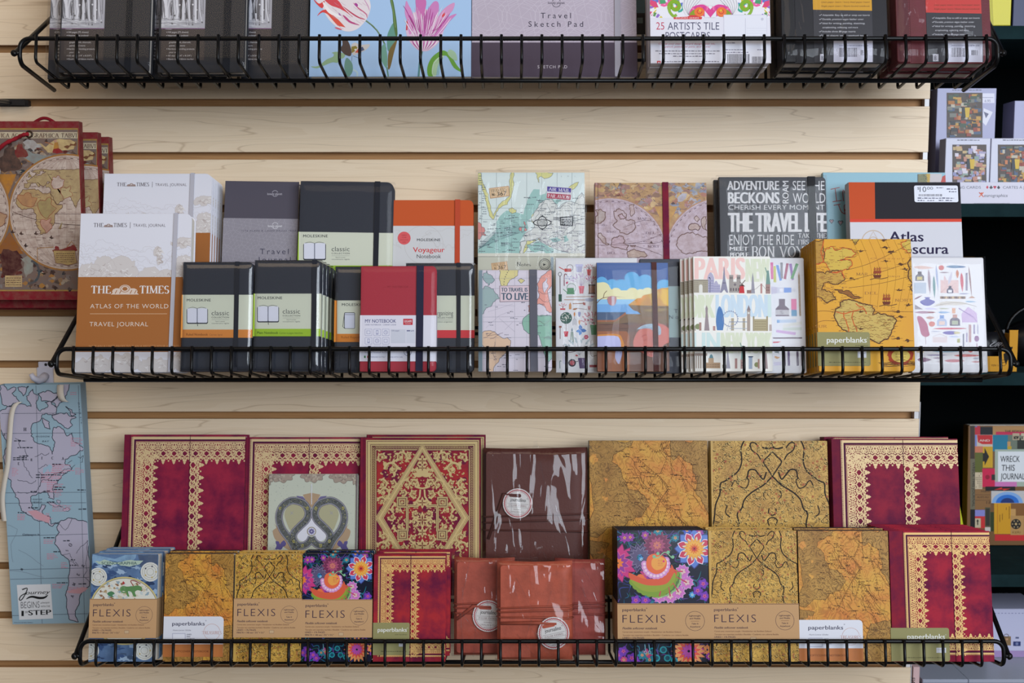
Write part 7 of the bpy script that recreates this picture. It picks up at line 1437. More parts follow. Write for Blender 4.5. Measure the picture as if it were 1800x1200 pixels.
OLDC = (206,186,172);GOLDR = (150,116,60);RIM = (132,26,38)
def old_bag(fr,root,W,H,art=True):
    m = MB(fr,0,'old_print');m.slab(0,0,W,H,0,0.0008,RIM,ch=0.0002);m.slab(0,0,W,H,0.013,0.0138,RIM,ch=0.0002)
    m.box(W - 0.0006,0.0008,0.0,W,0.013,H,(120,22,34));m.box(0,0.0008,0.0,0.0006,0.013,H,(120,22,34));m.box(0,0.0008,0,W,0.013,0.0006,(110,20,30))
    m.clip = (0.001,0.001,W - 0.001,H - 0.001)
    m.L = 1;m.rect(-105,225,137.5,511,(168,130,62));m.L = 2;m.rect(-103,228,136.5,509,(120,104,96))
    rr = random.Random(4)
    m.L = 3                          # scenes painted in the corners
    for _ in range(240):
        x = rr.uniform(-20,132);y = rr.choice((rr.uniform(246,320),rr.uniform(430,508)))
        m.poly(rough([(x - rr.uniform(2,8),y),(x,y - rr.uniform(2,6)),(x + rr.uniform(2,9),y + rr.uniform(-2,2)),(x,y + rr.uniform(2,6))],.25,1,_),rr.choice(((60,44,40),(96,40,36),(150,118,84),(48,56,60),(130,122,118),(168,150,130),(84,70,60),(170,120,60))))
    m.L = 4;m.rect(-103,232,136.5,243,(206,190,160));m.L = 5
    m.serif('GRAPHICA TABVI'.replace('V','V'),56,241.5,7,(70,52,50),79,thick=.16,thin=.07);m.serif('ICA AC',2,241.5,7,(70,52,50),30,thick=.16,thin=.07)
    m.L = 4
    for q in ([(62,252),(96,246),(132,250),(130,262),(84,268)],): m.poly(rough(q,.12,2,2),(206,178,124))
    m.poly(rough([(40,250),(58,246),(74,258),(60,268),(44,262)],.2,2,9),(176,172,168));m.poly(rough([(36,262),(66,270),(120,268),(134,274),(40,276)],.15,2,7),(140,146,142))
    m.L = 5;m.poly([(92,268),(96,256),(99,258),(106,262),(112,268),(100,270)],(146,36,40));m.poly([(94,262),(96,249),(102,250),(104,260)],(186,132,60));m.disc(97.5,248,2.6,(196,150,120));m.stroke([(94,254),(84,251),(79,250)],1.6,(176,110,70));m.poly(rough([(112,258),(124,252),(134,250),(134,256),(120,261)],.2,2,3),(116,70,40))
    m.poly(rough([(26,276),(30,256),(38,252),(46,264),(40,276)],.25,2,5),(120,40,40));m.poly(rough([(2,300),(8,262),(24,258),(34,280),(26,300)],.2,2,5),(72,56,50))
    m.poly([(-10,306),(29,306),(13,346)],(190,128,50));m.poly([(-10,446),(42,446),(17,408)],(150,92,40))
    m.poly(rough([(2,446),(30,440),(40,470),(20,488),(4,474)],.15,2,5),(70,30,30));m.poly(rough([(36,454),(50,448),(58,470),(46,488)],.15,2,6),(150,150,140));m.rect(9,484,39,504,(196,166,116));m.L = 6
    for k in range(4): m.scribble(11,489 + k * 4,26,1.6,(90,70,56),k)
    m.L = 5;m.stroke(arc(52,478,17,20,-80,100,12),4,(64,78,84))
    for cx in (117.6,-84):
        m.L = 6;m.disc(cx,373,103,(170,118,58),60);m.L = 7;m.disc(cx,373,100,OLDC,60);m.L = 8
        m.stroke([(cx + 97 * math.cos(t),373 + 97 * math.sin(t)) for t in [math.pi * 2 * i / 90 for i in range(91)]],.5,(110,80,70))
        for i in range(96):
            if i % 2: m.stroke([(cx + 95 * math.cos(math.pi * 2 * (i + k) / 96),373 + 95 * math.sin(math.pi * 2 * (i + k) / 96)) for k in (0,.8)],1.1,(70,50,48))
        for k in range(-5,6):
            b = k / 6;m.stroke([(cx + b * 94 * math.cos(t),373 + 94 * math.sin(t)) for t in [-math.pi / 2 + math.pi * i / 20 for i in range(21)]],.35,(140,112,104))
            r = math.sqrt(1 - b * b) * 94;m.stroke([(cx - r + 2 * r * i / 16,373 + b * 94 + 8 * b * (1 - (2 * i / 16 - 1) ** 2) * -1.0) for i in range(17)],.35,(140,112,104))
        m.stroke([(cx - 95,376),(cx + 95,376)],.8,(60,40,40));m.stroke([(cx - 95,372)] + bez((cx - 95,372),(cx - 20,405),(cx + 95,392)),1.0,(60,40,40))
    m.L = 9;f = lambda lo,la: (48.6 + lo * 1.2,373 - la * 1.11)
    m.clip = (m.clip[0],m.clip[1],m.clip[2],m.clip[3])
    coast(m,AFR,f,(190,160,112),(84,54,40),.9,3,.12)
    E2 = EUR[:25] + [(60,69),(80,72),(92,70)] + EUR[48:];coast(m,E2,lambda lo,la: (52 + lo * 1.05,375 - la * 1.22 + (la > 60) * (la - 60) * .8),(186,162,118),(90,60,40),.8,5,.1)
    coast(m,BRI,lambda lo,la: (55 + lo * 1.0,375 - la * 1.25),(178,150,90),(84,54,40),.6,2);coast(m,SAM,lambda lo,la: (12 + (lo + 36) * .9,372 - la),(190,150,116),(110,50,40),1.0,3)
    m.poly([(107,394),(110,390),(107,403),(103,402)],(150,128,84))
    m.L = 11
    for q,c in (([(92,312),(104,308),(114,316),(110,328),(98,332),(90,324)],(206,184,170)),([(108,330),(124,326),(128,344),(112,350)],(196,176,130)),([(32,342),(50,338),(66,348),(60,362),(40,360)],(188,140,96)),([(70,352),(88,346),(100,366),(84,384),(72,376)],(170,150,100)),([(72,386),(90,382),(92,400),(82,410)],(196,150,130))):
        m.poly(rough(q,.15,2,1),c);m.L += 1;m.stroke(rough(q,.15,2,1),.8,(150,70,50),True);m.L -= 1
    rr = random.Random(3)
    for _ in range(150):
        x = rr.uniform(22,134);y = rr.uniform(290,455)
        if (x - 117) ** 2 + (y - 373) ** 2 < 88 ** 2: m.scribble(x,y,rr.uniform(3,9),1.0,(110,84,78),_)
    for x,y in ((64,411),(91,418),(38,411),(23,408),(46,432)): m.poly([(x - 4,y),(x,y - 5),(x + 1,y - 1),(x + 5,y),(x,y + 2)],(64,48,44))
    m.L = 12;m.poly(rough([(94,440),(132,440),(136,462),(120,466),(98,462)],.05,1,3),(190,160,104));m.L = 13;m.stroke([(94,440),(132,440),(136,462),(120,466),(98,462)],1,(110,60,40),True)
    for k in range(5): m.scribble(99,446 + 3.6 * k,32,1.3,(84,62,50),k)
    m.L = 12;m.poly(rough([(92,440),(98,432),(114,436),(128,430),(136,440)],.2,2,1),(140,44,44))
    m.stroke([(66,460),(66,436),(94,434)],1.2,(170,120,60));m.stroke([(118,434),(126,424),(132,432)],1.2,(170,120,60))
    m.L = 3;m.stroke([(-103,511),(137,511)],1,(180,150,80))
    return m.build('paper_bag_body',root)
y1 = -0.076
f0 = wall_frame(17,527,y1);W0 = at(143.5,370,y1).x - at(-110,370,y1).x;H0 = at(17,213,y1).z - f0.M.translation.z
fr = Frame(at(-110,527,y1));fr = Frame((at(-110,370,y1).x,y1,f0.M.translation.z))
bag = thing('gift_bag',fr.M,'foremost of the red-rimmed gift bags printed with an old double-hemisphere world map','gift bag','old world map gift bags hanging at the left')
old_bag(fr,bag,W0,H0)
m = MB(fr,0,'cloth')
hx,hz = fr.P(52,236);cord = smooth_line([(hx,hz),(hx - .012,hz - .003),(hx - .03,hz - .012),(hx - .05,hz - .026),(hx - .075,hz - .03),(hx - .1,hz - .02)],6)
m.tube([(x,-0.0035 - .002 * math.sin(i * .6),z) for i,(x,z) in enumerate(cord)],[0.0026 + .0005 * math.sin(i * 2.4) for i in range(len(cord))],(150,26,38));m.build('cord_handle',bag,True)
m = MB(fr,0,'enamel');m.tube([(hx + .0042 * math.cos(t),-.0012,hz + .0042 * math.sin(t)) for t in [math.pi * 2 * i / 14 for i in range(14)]],0.0012,(60,44,30),closed=True);m.build('eyelet',bag,True)
m = MB(fr,0,'card');cx,cz = fr.P(-15,300);m.slab(cx - .016,cz - .016,cx + .0145,cz + .0145,-.0052,-.0046,(206,206,204),(.0145,) * 4);m.build('round_tag',bag)
m = MB(fr,0,'cloth');cx,cz = fr.P(70,213);m.tube([(cx - .014 + .028 * i / 10,.015,cz + .006 * math.sin(math.pi * i / 10)) for i in range(11)],.0022,(140,24,36));m.build('cord_handle',bag,True)
bagd = bag.children
copy_tree(bag,Vector((0.0165,0.0238,-0.0125)),'second of the red-rimmed old world map gift bags, just behind the front one')
copy_tree(bag,Vector((0.0235,0.0476,-0.0165)),'rearmost of the red-rimmed old world map gift bags, against the slatted wall')

fr = wall_frame(25,182,0.0)
t = thing('peg_hook',fr.M,'steel peg hook with a clear label holder above the old map gift bags','hook')
m = MB(fr,0,'enamel');m.box(-.02,-.012,-.004,.021,-.0125,.004,(50,48,48));m.tube([(0.0,0.006,.0),(0.0,-.02,.0),(0.0,-.075,-.004),(0,-.082,.004)],.0024,(40,40,42));m.box(-.02,-.0035,-.0046,.022,.005,.0046,(46,44,44));m.build('peg',t,False)
m = MB(fr,0,'clear_film');m.box(-.05,-.088,-.026,.016,-.0845,-.002,(240,240,240));m.build('label_holder',t)
m = MB(fr,0,'plastic_white');m.box(.0162,-.0886,-.026,.0172,-.084,-.0008,(225,225,228));m.box(-.05,-.0886,-.0008,.0172,-.084,.0,(225,225,228));m.build('holder_edge',t)

fr = wall_frame(80,655,0.0)
t = thing('wall_hook',fr.M,'white plastic wall hook above the pale blue map gift bag','hook')
m = MB(fr,0,'plastic_white');WH = (214,212,226)
m.slab(-.0115,-.018,.0125,.0085,-.004,-.0002,WH,(.002,) * 4,.0008);m.slab(-.0095,.0055,.0135,.0165,-.0022,.004,WH,(.001,) * 4,.0006);m.build('hook_plate',t)
m = MB(fr,0,'plastic_white');m.tube([(.001,-.003,-.0045),(.0,-.012,-.008),(-.002,-.022,-.009),(-.006,-.028,-.004),(-.0085,-.029,.002)],[.0065,.006,.005,.0042,.0032],WH,10);m.build('hook_arm',t,True)
m = MB(fr,0,'enamel');m.ball((.002,-.0026,.0125),(.0022,.0012,.0022),(40,38,40));m.build('screw',t,True)

# pale blue map bag
yb = -0.034
zb = at(90,1097,yb).z;xl = at(22,1097,yb).x;xr = at(157.5,1093,yb).x;zt = at(76,677,yb).z
fr = Frame((xl,yb,zb),roll=R(-1.05));Wb = fr.P(153,900)[0];Hb = zt - zb
t = thing('gift_bag',fr.M,'tall pale blue and lilac gift bag printed with a map of the Americas','gift bag')
m = MB(fr,0,'card');SEA = (156,182,196);LND = (186,180,198);INK = (52,56,68)
m.slab(0,0,Wb,Hb,0,.0008,SEA,ch=.0002);m.slab(0,0,Wb,Hb,.02,.0208,SEA,ch=.0002);m.box(Wb - .0005,.0008,0,Wb,.02,Hb,(140,160,172));m.box(0,.0008,0,.0005,.02,Hb,(140,160,172));m.box(0,.0008,0,Wb,.02,.0005,SEA)
m.clip = (.0004,.0004,Wb - .0004,Hb - .0004)
q = lambda L,sx=887 / 170,oy=670: [(x / sx,oy + y / sx) for x,y in L]
def land(L,sd=1,oy=670,col=LND,lw=1.2,amp=.13,line=INK):
    p = rough(q(L,oy=oy),amp,3,sd);m.L = 2;m.poly(p,col);m.L = 3;m.stroke(p,lw,line,True)
land([(10,20),(150,60),(110,110),(150,150),(180,190),(110,215),(20,210)],2)
land([(165,55),(265,45),(240,95),(215,135),(180,90)],3)
land([(345,110),(430,85),(540,110),(480,185),(380,180)],4,lw=1.3)
land([(20,260),(130,230),(290,230),(250,170),(265,110),(300,70),(330,200),(370,275),(440,230),(410,190),(470,190),(520,240),(515,300),(420,290),(380,320),(365,365),(300,385),(285,440),(285,500),(310,520),(350,570),(440,590),(480,670),(490,610),(505,560),(480,520),(495,420),(540,415),(590,450),(610,500),(660,470),(720,570),(770,620),(640,690),(600,760),(660,800),(560,870),(530,940),(480,990),(490,1085),(440,1020),(350,1020),(280,1060),(290,1160),(330,1185),(370,1170),(380,1130),(420,1140),(400,1220),(460,1240),(470,1310),(540,1290),(480,1330),(400,1280),(250,1220),(190,1160),(140,1060),(100,930),(60,850),(30,700),(60,560),(20,470)],5,lw=1.2,amp=.12)
land([(480,300),(560,290),(640,320),(700,330),(650,350),(665,400),(640,425),(560,390),(495,355)],6,lw=1.2)
land([(385,340),(450,370),(460,440),(410,420)],7);land([(600,230),(660,260),(700,300),(660,330)],8);land([(590,20),(640,20),(600,180),(520,240),(470,190),(540,110),(545,20)],9)
land([(520,1090),(555,1095),(545,1130)],10,lw=.7);land([(430,1110),(520,1130),(580,1150),(500,1150)],11,lw=.8);land([(580,1165),(650,1170),(630,1190),(580,1185)],12,lw=.8)
land([(520,240),(560,180),(630,155),(740,180),(820,210),(820,780),(770,820),(740,860),(720,960),(690,1010),(690,1050),(720,1110),(640,1090),(610,980),(600,860),(630,760),(640,640),(630,540),(560,490),(500,390),(510,330),(545,290)],13,880,lw=1.3,amp=.06)
m.L = 4
for L in ([(565,500),(640,480),(680,560)],[(700,480),(740,420),(820,350)],[(640,545),(720,600),(690,560)],[(530,200),(600,270),(660,160)],[(800,360),(800,640),(770,700),(830,750)]): m.stroke(rough(q(L,oy=880),.1,3,4,False),.7,INK)
for L in ([(230,620),(250,680),(210,730),(260,820),(300,885)],[(160,900),(240,915),(330,905)],[(320,690),(380,660),(450,655)],[(350,800),(420,760),(500,770)],[(140,520),(190,540),(190,600)],[(360,970),(375,900),(350,830)],[(160,1010),(280,1020),(350,970)],[(620,750),(700,690),(770,680),(760,740),(660,800),(560,830),(400,900),(360,970)]): m.stroke(rough(q(L),.12,3,8,False),.8,INK)
m.poly(rough(q([(640,700),(720,670),(740,740),(680,770)]),.1,2,3),(150,180,195));m.poly(rough(q([(390,850),(400,790),(450,760),(480,780),(460,840),(440,790),(410,840)]),.1,2,3),(160,186,205))
for yy in (295,478,1022,1118): m.stroke(q([(15,yy),(810,yy - 6)]),.7,(80,88,100))
for yy in (315,625,712,1045): m.stroke(q([(60,yy + 8),(830,yy - 12)],oy=880),.7,(80,88,100))
for xx in (335,725): m.stroke([(xx / 5.218 - 1,677),(xx / 5.218 + 10,1097)],.7,(90,98,112))
for L,o in (([(170,450),(400,600)],880),([(90,640),(400,700)],880),([(70,220),(160,260),(100,400),(120,560)],880),([(400,140),(330,180),(300,150)],880)): m.stroke(rough(q(L,oy=o),.03,2,5,False),.5,(120,130,142))
PNK = (206,142,160);rr = random.Random(5)
for x,y,w,n in ((645,105,70,2),(650,525,110,5),(110,800,60,5),(380,840,260,6),(430,930,160,6),(480,770,220,5),(690,800,90,4),(500,1010,80,4),(480,1140,130,4)):
    for k in range(n): m.scribble(x / 5.218,670 + (y + k * 17) / 5.218,w * rr.uniform(.4,1) / 5.218,1.7,PNK,k + int(x))
for x,y,w,n in ((160,130,110,4),(430,490,130,4),(400,360,130,3),(480,770,130,3),(560,570,70,4),(630,800,170,4),(600,50,60,3),(420,120,60,4)):
    for k in range(n): m.scribble(x / 5.218,880 + (y + k * 15) / 5.218,w * rr.uniform(.5,1) / 5.218,1.7,PNK,k + int(y))
m.L = 5
m.poly(q([(610,830),(760,790),(810,800),(740,850),(640,845)],oy=880),(214,164,172));m.poly(q([(250,1190),(330,1180),(460,1250),(450,1300),(330,1260)]),(210,160,170))
m.L = 6
for x,y,tx,hh in ((230,455,'H',30),(290,730,'R',22),(385,715,'I',24),(482,715,'C',24),(578,720,'A',24),(172,765,'E',22),(40,500,'B',20)):
    m.serif(tx,x / 5.218,670 + y / 5.218,hh / 5.218,(40,40,52),al='c',thick=.22,thin=.09)
m.text('HUDSON',330 / 5.218,670 + 512 / 5.218,2.6,INK,24,.02,.2,sp=1.3);m.text('BAY',388 / 5.218,670 + 556 / 5.218,2.6,INK,12,.02,.2,sp=1.3);m.text('GULF OF',300 / 5.218,670 + 1088 / 5.218,2.4,INK,17,.02,.2);m.text('MEXICO',300 / 5.218,670 + 1114 / 5.218,2.4,INK,16,.02,.2)
for x,y,tx,hh in ((660,410,'O',30),(625,460,'S',22),(775,600,'R',26),(730,680,'E',26),(690,770,'M',26),(675,880,'A',26),(210,632,'N',22)): m.serif(tx,x / 5.218,880 + y / 5.218,hh / 5.218,(40,40,52),al='c',rot=-65,thick=.22,thin=.09)
m.text('Galapagos Is.',207 / 5.218,880 + 316 / 5.218,3.2,INK,31,.02,.2);m.text('DAVIS STR.',137,707,2.6,INK,40,.0,.2,rot=82,sp=1.4)
for x,y,w,o in ((175,690,85,670),(120,705,130,670),(120,722,140,670),(480,765,90,670),(330,862,230,670),(330,885,90,670),(540,845,70,670),(500,975,100,670),(490,995,90,670),(710,1000,90,670),(440,912,100,670),(280,1015,60,670),(400,1010,60,670),(130,550,110,670),(160,612,140,670),(165,112,80,880),(400,342,100,880),(490,470,60,880),(520,755,100,880),(650,545,40,880),(720,80,90,880),(260,68,90,880),(430,15,70,880),(580,370,60,880),(640,595,60,880),(720,765,70,880)): m.scribble(x / 5.218,o + y / 5.218,w / 5.218,2.4,INK,x)
m.L = 7;sk = q([(155,770),(465,762),(488,1078),(178,1090)],oy=880);m.poly(sk,(228,228,230));m.L = 8;BK = (26,26,28)
g = lambda x,y: (x / 5.218,880 + y / 5.218)
m.stroke([g(*p) for p in smooth_line([(205,815),(250,800),(235,850),(200,905),(178,905),(195,870),(240,845)],5)],1.7,BK)
m.text('ourney',*g(238,858),6.5,BK,43,.015,.3,rot=-2);m.text('every',*g(200,812),2.2,BK,9,0,.3,rot=-12);m.stroke([g(*p) for p in smooth_line([(240,900),(290,878),(360,890),(410,885),(440,862)],5)],4.2,BK,taper='both')
m.text('BEGINS',*g(193,985),11.5,(60,60,66),33,-.01,rot=-2);m.text('always',*g(372,942),3.4,BK,16,.0,.3,rot=-3);m.text('WITH THE',*g(375,975),2.8,BK,16,.01,rot=-2);m.text('1',*g(200,1056),9.5,BK,3.2,.04);m.text('st',*g(232,1028),5,BK,4.5,.0);m.text('STEP',*g(262,1048),8.6,BK,40,.06,rot=-2)
m.L = 6;m.scribble(*g(130,1118),33,1.2,(90,100,110),3)
m.build('paper_bag_body',t)
def ribbon(pts,w,y0,nm):
    b = MB(fr,0,'cloth');P = smooth_line([fr.P(*p) for p in pts],6);n = len(P);V = []
    for i,(x,z) in enumerate(P):
        bend = y0 - .0055 * math.sin(math.pi * i / (n - 1));V += [(x - w / 2,bend,z),(x + w / 2,bend - .0006,z),(x + w / 2,bend + .0004,z),(x - w / 2,bend + .0010,z)]
    b.raw(V,[[4 * i + k,4 * i + (k + 1) % 4,4 * i + 4 + (k + 1) % 4,4 * i + 4 + k] for i in range(n - 1) for k in range(4)],(222,212,198));b.build(nm,t,True)
ribbon([(36,706),(28,712),(23,730),(20,775),(17,815),(10,850),(6,880),(8,915)],.0075,-.0012,'ribbon_handle')
ribbon([(107,676),(109,688),(112,700),(116,706)],.0095,-.0012,'ribbon_handle')

# ================================================================== right side: dark bookcase and what stands in it
SHY = 0.014
shz = [at(1700,y,SHY).z for y in (45,358,655,1010,1290)]
bx0 = XE + 0.004;bx1 = 1.3
bcM = Matrix.Translation((bx0,SHY,0));bfr = Frame((bx0,SHY,0))
case = thing('bookcase',bcM,'dark green bookcase in shadow at the right of the slatted wall','bookcase')
DKG = (30,50,53);BKK = (5,8,9)  # shade of the recess is put into the near-black interior paint
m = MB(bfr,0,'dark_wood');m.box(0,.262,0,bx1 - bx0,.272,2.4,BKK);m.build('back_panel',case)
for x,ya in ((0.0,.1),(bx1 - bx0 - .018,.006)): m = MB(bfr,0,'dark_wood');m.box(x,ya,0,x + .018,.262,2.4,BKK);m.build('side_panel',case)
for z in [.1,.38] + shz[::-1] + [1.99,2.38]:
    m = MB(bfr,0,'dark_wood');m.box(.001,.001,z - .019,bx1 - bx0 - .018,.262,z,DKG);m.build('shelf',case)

def boxframe(pl,pr,ptop,Y,z,depth,lean=0.0,roll=0.0):
    x0 = at(pl,ptop,Y).x;fr = Frame((x0,Y,z + .0003),lean,0,roll);w = fr.P(pr,ptop)[0];h = fr.P((pl + pr) / 2,ptop)[1];return fr,w,h
def collage(m,x0,y0,x1,y1,seed,n=90,pal=None):
    rr = random.Random(seed);pal = pal or ((176,110,40),(196,150,60),(90,70,56),(70,90,120),(150,60,40),(120,120,110),(190,180,160),(60,80,60),(200,120,70),(40,40,44))
    for _ in range(n):
        w = rr.uniform(.06,.2) * (x1 - x0);h = rr.uniform(.04,.1) * (y1 - y0);x = rr.uniform(x0,x1 - w);y = rr.uniform(y0,y1 - h)
        m.rect(x,y,x + w,y + h,rr.choice(pal));m.L += .12
def deck(pl,pr,pt,Y,z,dep,label,win,seed,H=None,group='boxed playing card decks on the dark shelf',extra=None,lean=0.0,pale=False):
    fr,w,h = boxframe(pl,pr,pt,Y,z,dep,lean)
    t = thing('card_deck_box',fr.M,label,'card box',group)
    m = MB(fr,0,'gloss');m.slab(0,0,w,h,0,dep,(176,176,208) if pt < 240 else (214,214,230),ch=.0006);m.clip = (.0005,.0005,w - .0005,h - .0005);m.L = 1
    m.scribble(pl + (pr - pl) * .25,pt + 4,(pr - pl) * .5,2,(90,90,110),seed)
    if extra: extra(m)
    m.build('box',t);a = MB(fr,0,'gloss');a.clip = m.clip;a.y = -.0001;a.L = 1;x0,y0,x1,y1 = win;a.rect(x0,y0,x1,y1,(70,54,44));a.L = 2
    pl2 = ((170,160,190),(200,170,120),(150,150,190),(190,130,110),(140,160,150),(220,210,220)) if pale else None  # paler palette puts the glare into the picture's colours
    collage(a,x0 + .7,y0 + .7,x1 - .7,y1 - .7,seed,120,pl2);a.L = 18;xm = (x0 + x1) / 2;a.rect(xm - 5,y0 + (y1 - y0) * .32,xm + 8,y0 + (y1 - y0) * .55,(36,44,52));a.L = 19
    a.poly([(xm,y0 + (y1 - y0) * .33),(xm + 9,y0 + (y1 - y0) * .33),(xm + 7.5,y0 + (y1 - y0) * .55),(xm + 1.5,y0 + (y1 - y0) * .55)],(214,176,40));a.build('picture_panel',t)
    return t,fr,w,h
def price(m):
    m.L = 2;m.rect(1725,164,1748,181,(226,224,240));m.L = 3;m.text('6.95',1736,179.5,4.5,(110,110,140),al='c');m.rect(1727,171,1746,171.8,(120,120,150));m.L = 2;m.poly([(1729,190),(1745,197),(1733,221),(1727,215)],(230,228,240));m.L = 3;m.poly([(1729,196),(1738,200),(1733,208)],(100,100,130))
deck(1648,1752,155,.085,shz[1],.045,'tall lilac card box with a collage picture and a price sticker',(1664,163,1727,242),3,extra=price)
deck(1637,1660,158,.13,shz[1],.03,'dark patterned card box wedged beside the end of the slatted wall',(1638,172,1659,300),8)
deck(1663,1741.5,243,.036,shz[1],.024,'white card box with a pale glared collage picture behind the printed tray',(1674,254,1734,332),5,pale=True)
deck(1743,1822,243,.036,shz[1],.024,'white card box with a vivid collage picture, cut off by the right edge',(1754,254,1812,332),6)
deck(1784,1850,177,.1,shz[1],.04,'plain white box at the right edge behind the card decks',(1806,190,1840,236),7)
fr,w,h = boxframe(1630,1835,320,SHY + .004,shz[1],.05)
t = thing('display_tray',fr.M,'white cardboard tray printed with red and black card suits, holding the card decks','display tray')
m = MB(fr,0,'gloss');m.slab(0,0,w,h,0,.0016,(216,212,226),ch=.0003);m.slab(0,0,.0016,h,.0016,.06,(200,198,212),ch=.0003);m.slab(w - .0016,0,w,h,.0016,.06,(200,198,212),ch=.0003);m.box(0.0016,.0016,0,w - .0016,.06,.0012,(200,198,212));m.clip = (.0005,.0004,w - .0005,h)
m.L = 1;m.text('PLAYING CARDS',1724,331.5,4.6,(80,80,100),60,al='r');m.text('CARTES À JOUER',1763,331.5,4.6,(80,80,100),58)
def suit(cx,cy,r,k,col):
    if k == 'd': m.poly([(cx,cy - r),(cx + r * .75,cy),(cx,cy + r),(cx - r * .75,cy)],col)
    elif k == 'h': m.poly([(cx,cy + r)] + arc(cx - r * .45,cy - r * .3,r * .48,r * .5,160,350,6) + arc(cx + r * .45,cy - r * .3,r * .48,r * .5,190,380,6),col)
    elif k == 's': m.poly([(cx,cy - r)] + arc(cx + r * .4,cy + r * .25,r * .45,r * .42,-30,170,6) + arc(cx - r * .4,cy + r * .25,r * .45,r * .42,10,210,6),col);m.poly([(cx,cy),(cx + r * .4,cy + r),(cx - r * .4,cy + r)],col)
    else:
        for dx,dy in ((0,-.45),(-.5,.2),(.5,.2)): m.disc(cx + dx * r,cy + dy * r,r * .45,col,10)
        m.poly([(cx,cy),(cx + r * .4,cy + r),(cx - r * .4,cy + r)],col)
for i,(k,c) in enumerate((('d',(200,40,70)),('c',(26,26,34)),('h',(190,36,70)),('s',(30,30,50)))): suit(1735.5 + i * 6.6,329,3.1,k,c)
m.stroke([(1721,338),(1729,346)],1.6,(200,70,40));m.stroke([(1729,338),(1721,346)],1.6,(226,120,60));m.disc(1725.5,340,2,(210,80,50));m.text('eurographics',1730,346,5.2,(90,90,104),41,.01,.15)
m.L = 1;m.rect(1712,357,1775,359,(20,24,28));m.build('tray_panel',t)

# upper right: yellow book with pale pages, navy box
fr,w,h = boxframe(1739,1781,-70,.06,shz[0],.03)
t = thing('book',fr.M,'bright yellow book with pale page edges at the top right corner','book');m = MB(fr,0,'gloss');m.slab(0,.009,w,h,0,.03,(214,204,40),ch=.0008);m.build('cover',t);m = MB(fr,0,'pages');m.box(.002,.002,0,w - .003,.028,.0088,(220,216,206));m.build('pages',t)
fr,w,h = boxframe(1784,1840,-70,.07,shz[0],.05)
tag_o = thing('book',fr.M,'navy blue book beside the bright yellow one, at the top right corner','book');m = MB(fr,0,'gloss');m.slab(0,0,w,h,0,.045,(32,38,84),ch=.001);m.build('cover',tag_o);m = MB(fr,0,'pages');m.box(.002,.003,h,w - .002,.043,h + .0006,(200,196,190));m.build('pages',tag_o)

# orange cut-out display box and black pouch
YD = SHY + .014;z = shz[2]
fr = Frame((at(1680,650,YD).x,YD,z + .0003));OR = (204,146,44)
t = thing('display_box',fr.M,'orange cut-out display box printed with a small cyclist, on the dark shelf','display box')
pts = [fr.P(*p) for p in ((1680,651),(1787,651),(1790,580),(1775,580),(1774.5,606),(1768,608),(1762,616),(1758,626),(1680,626))]
pts[0] = (pts[0][0],0);pts[1] = (pts[1][0],0)
def prism(m,P,y0,y1,col):
    n = len(P);m.raw([(x,y0,zz) for x,zz in P] + [(x,y1,zz) for x,zz in P],[list(range(n))[::-1] if sum(P[i][0] * P[(i + 1) % n][1] - P[(i + 1) % n][0] * P[i][1] for i in range(n)) < 0 else list(range(n)),list(range(n,2 * n))] + [[i,i + n,(i + 1) % n + n,(i + 1) % n] for i in range(n)],col)
m = MB(fr,0,'card');prism(m,pts,0,.002,OR);m.L = 1;BK = (26,22,20)
for cx in (1764,1779): m.ring(cx,637.5,5.2,.7,BK,20);m.stroke([(cx - 4,638),(cx + 3,636)],.8,BK)
m.poly([(1764,622),(1770,618),(1776,626),(1783,630),(1782,636),(1772,632),(1768,640),(1765,632)],BK);m.stroke([(1771,619),(1774,612),(1780,610)],2.4,BK);m.disc(1777,612,2.6,BK);m.text('YEN 11',1742,643.5,3.2,(90,60,30),15,.02)
m.build('front_panel',t)
m = MB(fr,0,'card');xa,xb = pts[0][0],pts[1][0];m.box(xa,.002,0,xa + .002,.075,.055,OR);m.box(xb - .002,.002,0,xb,.075,.055,OR);hz = fr.P(1736,532)[1] * 1.06;xq = fr.P(1741,560)[0];m.box(xa,.073,0,xq + .006,.075,hz + .015,OR);m.box(xa + .002,.002,0,xb - .002,.073,.0015,OR);m.build('tray_body',t)
fr2 = Frame((at(1738,625,YD + .03).x,YD + .036,z + .0022))
t = thing('pouch',fr2.M,'shiny black packaged pouch with white lettering standing in the orange display box','pouch')
m = MB(fr2,0,'gloss');w2 = .028;V = []
for j in range(13):
    for i in range(13):
        u = i / 12 * 2 - 1;v = j / 12;th = .012 * (1 - abs(u) ** 3) * (1 - abs(2 * v - 1) ** 4) + .0012 * math.sin(9 * u + 5 * v);V.append((w2 * u * (1 - .1 * v),-th,.055 * v + .004 * u * u))
m.raw(V + [(x,-y * .6 + .001,zz) for x,y,zz in V],[[j * 13 + i,j * 13 + i + 1,j * 13 + i + 14,j * 13 + i + 13] for j in range(12) for i in range(12)] + [[169 + j * 13 + i,169 + j * 13 + i + 13,169 + j * 13 + i + 14,169 + j * 13 + i + 1] for j in range(12) for i in range(12)],(22,22,27));m.build('pouch_body',t,True)
m = MB(fr2,-.0135,'paper');m.L = 1;m.use(-.02,.03,.026,.046);m.text('URB',.35,.75,.5,(170,170,176),.5,.01,.2,rot=20);m.build('lettering',t)
fr2 = Frame((at(1826,560,.1).x,.1,z + .0004))
t = thing('handbag',fr2.M,'black handbag with a curved strap on the dark shelf at the right edge','bag')
m = MB(fr2,0,'gloss');m.ball((0,0,.038),(.06,.032,.038),(8,8,12),n=18);m.build('bag_body',t,True)
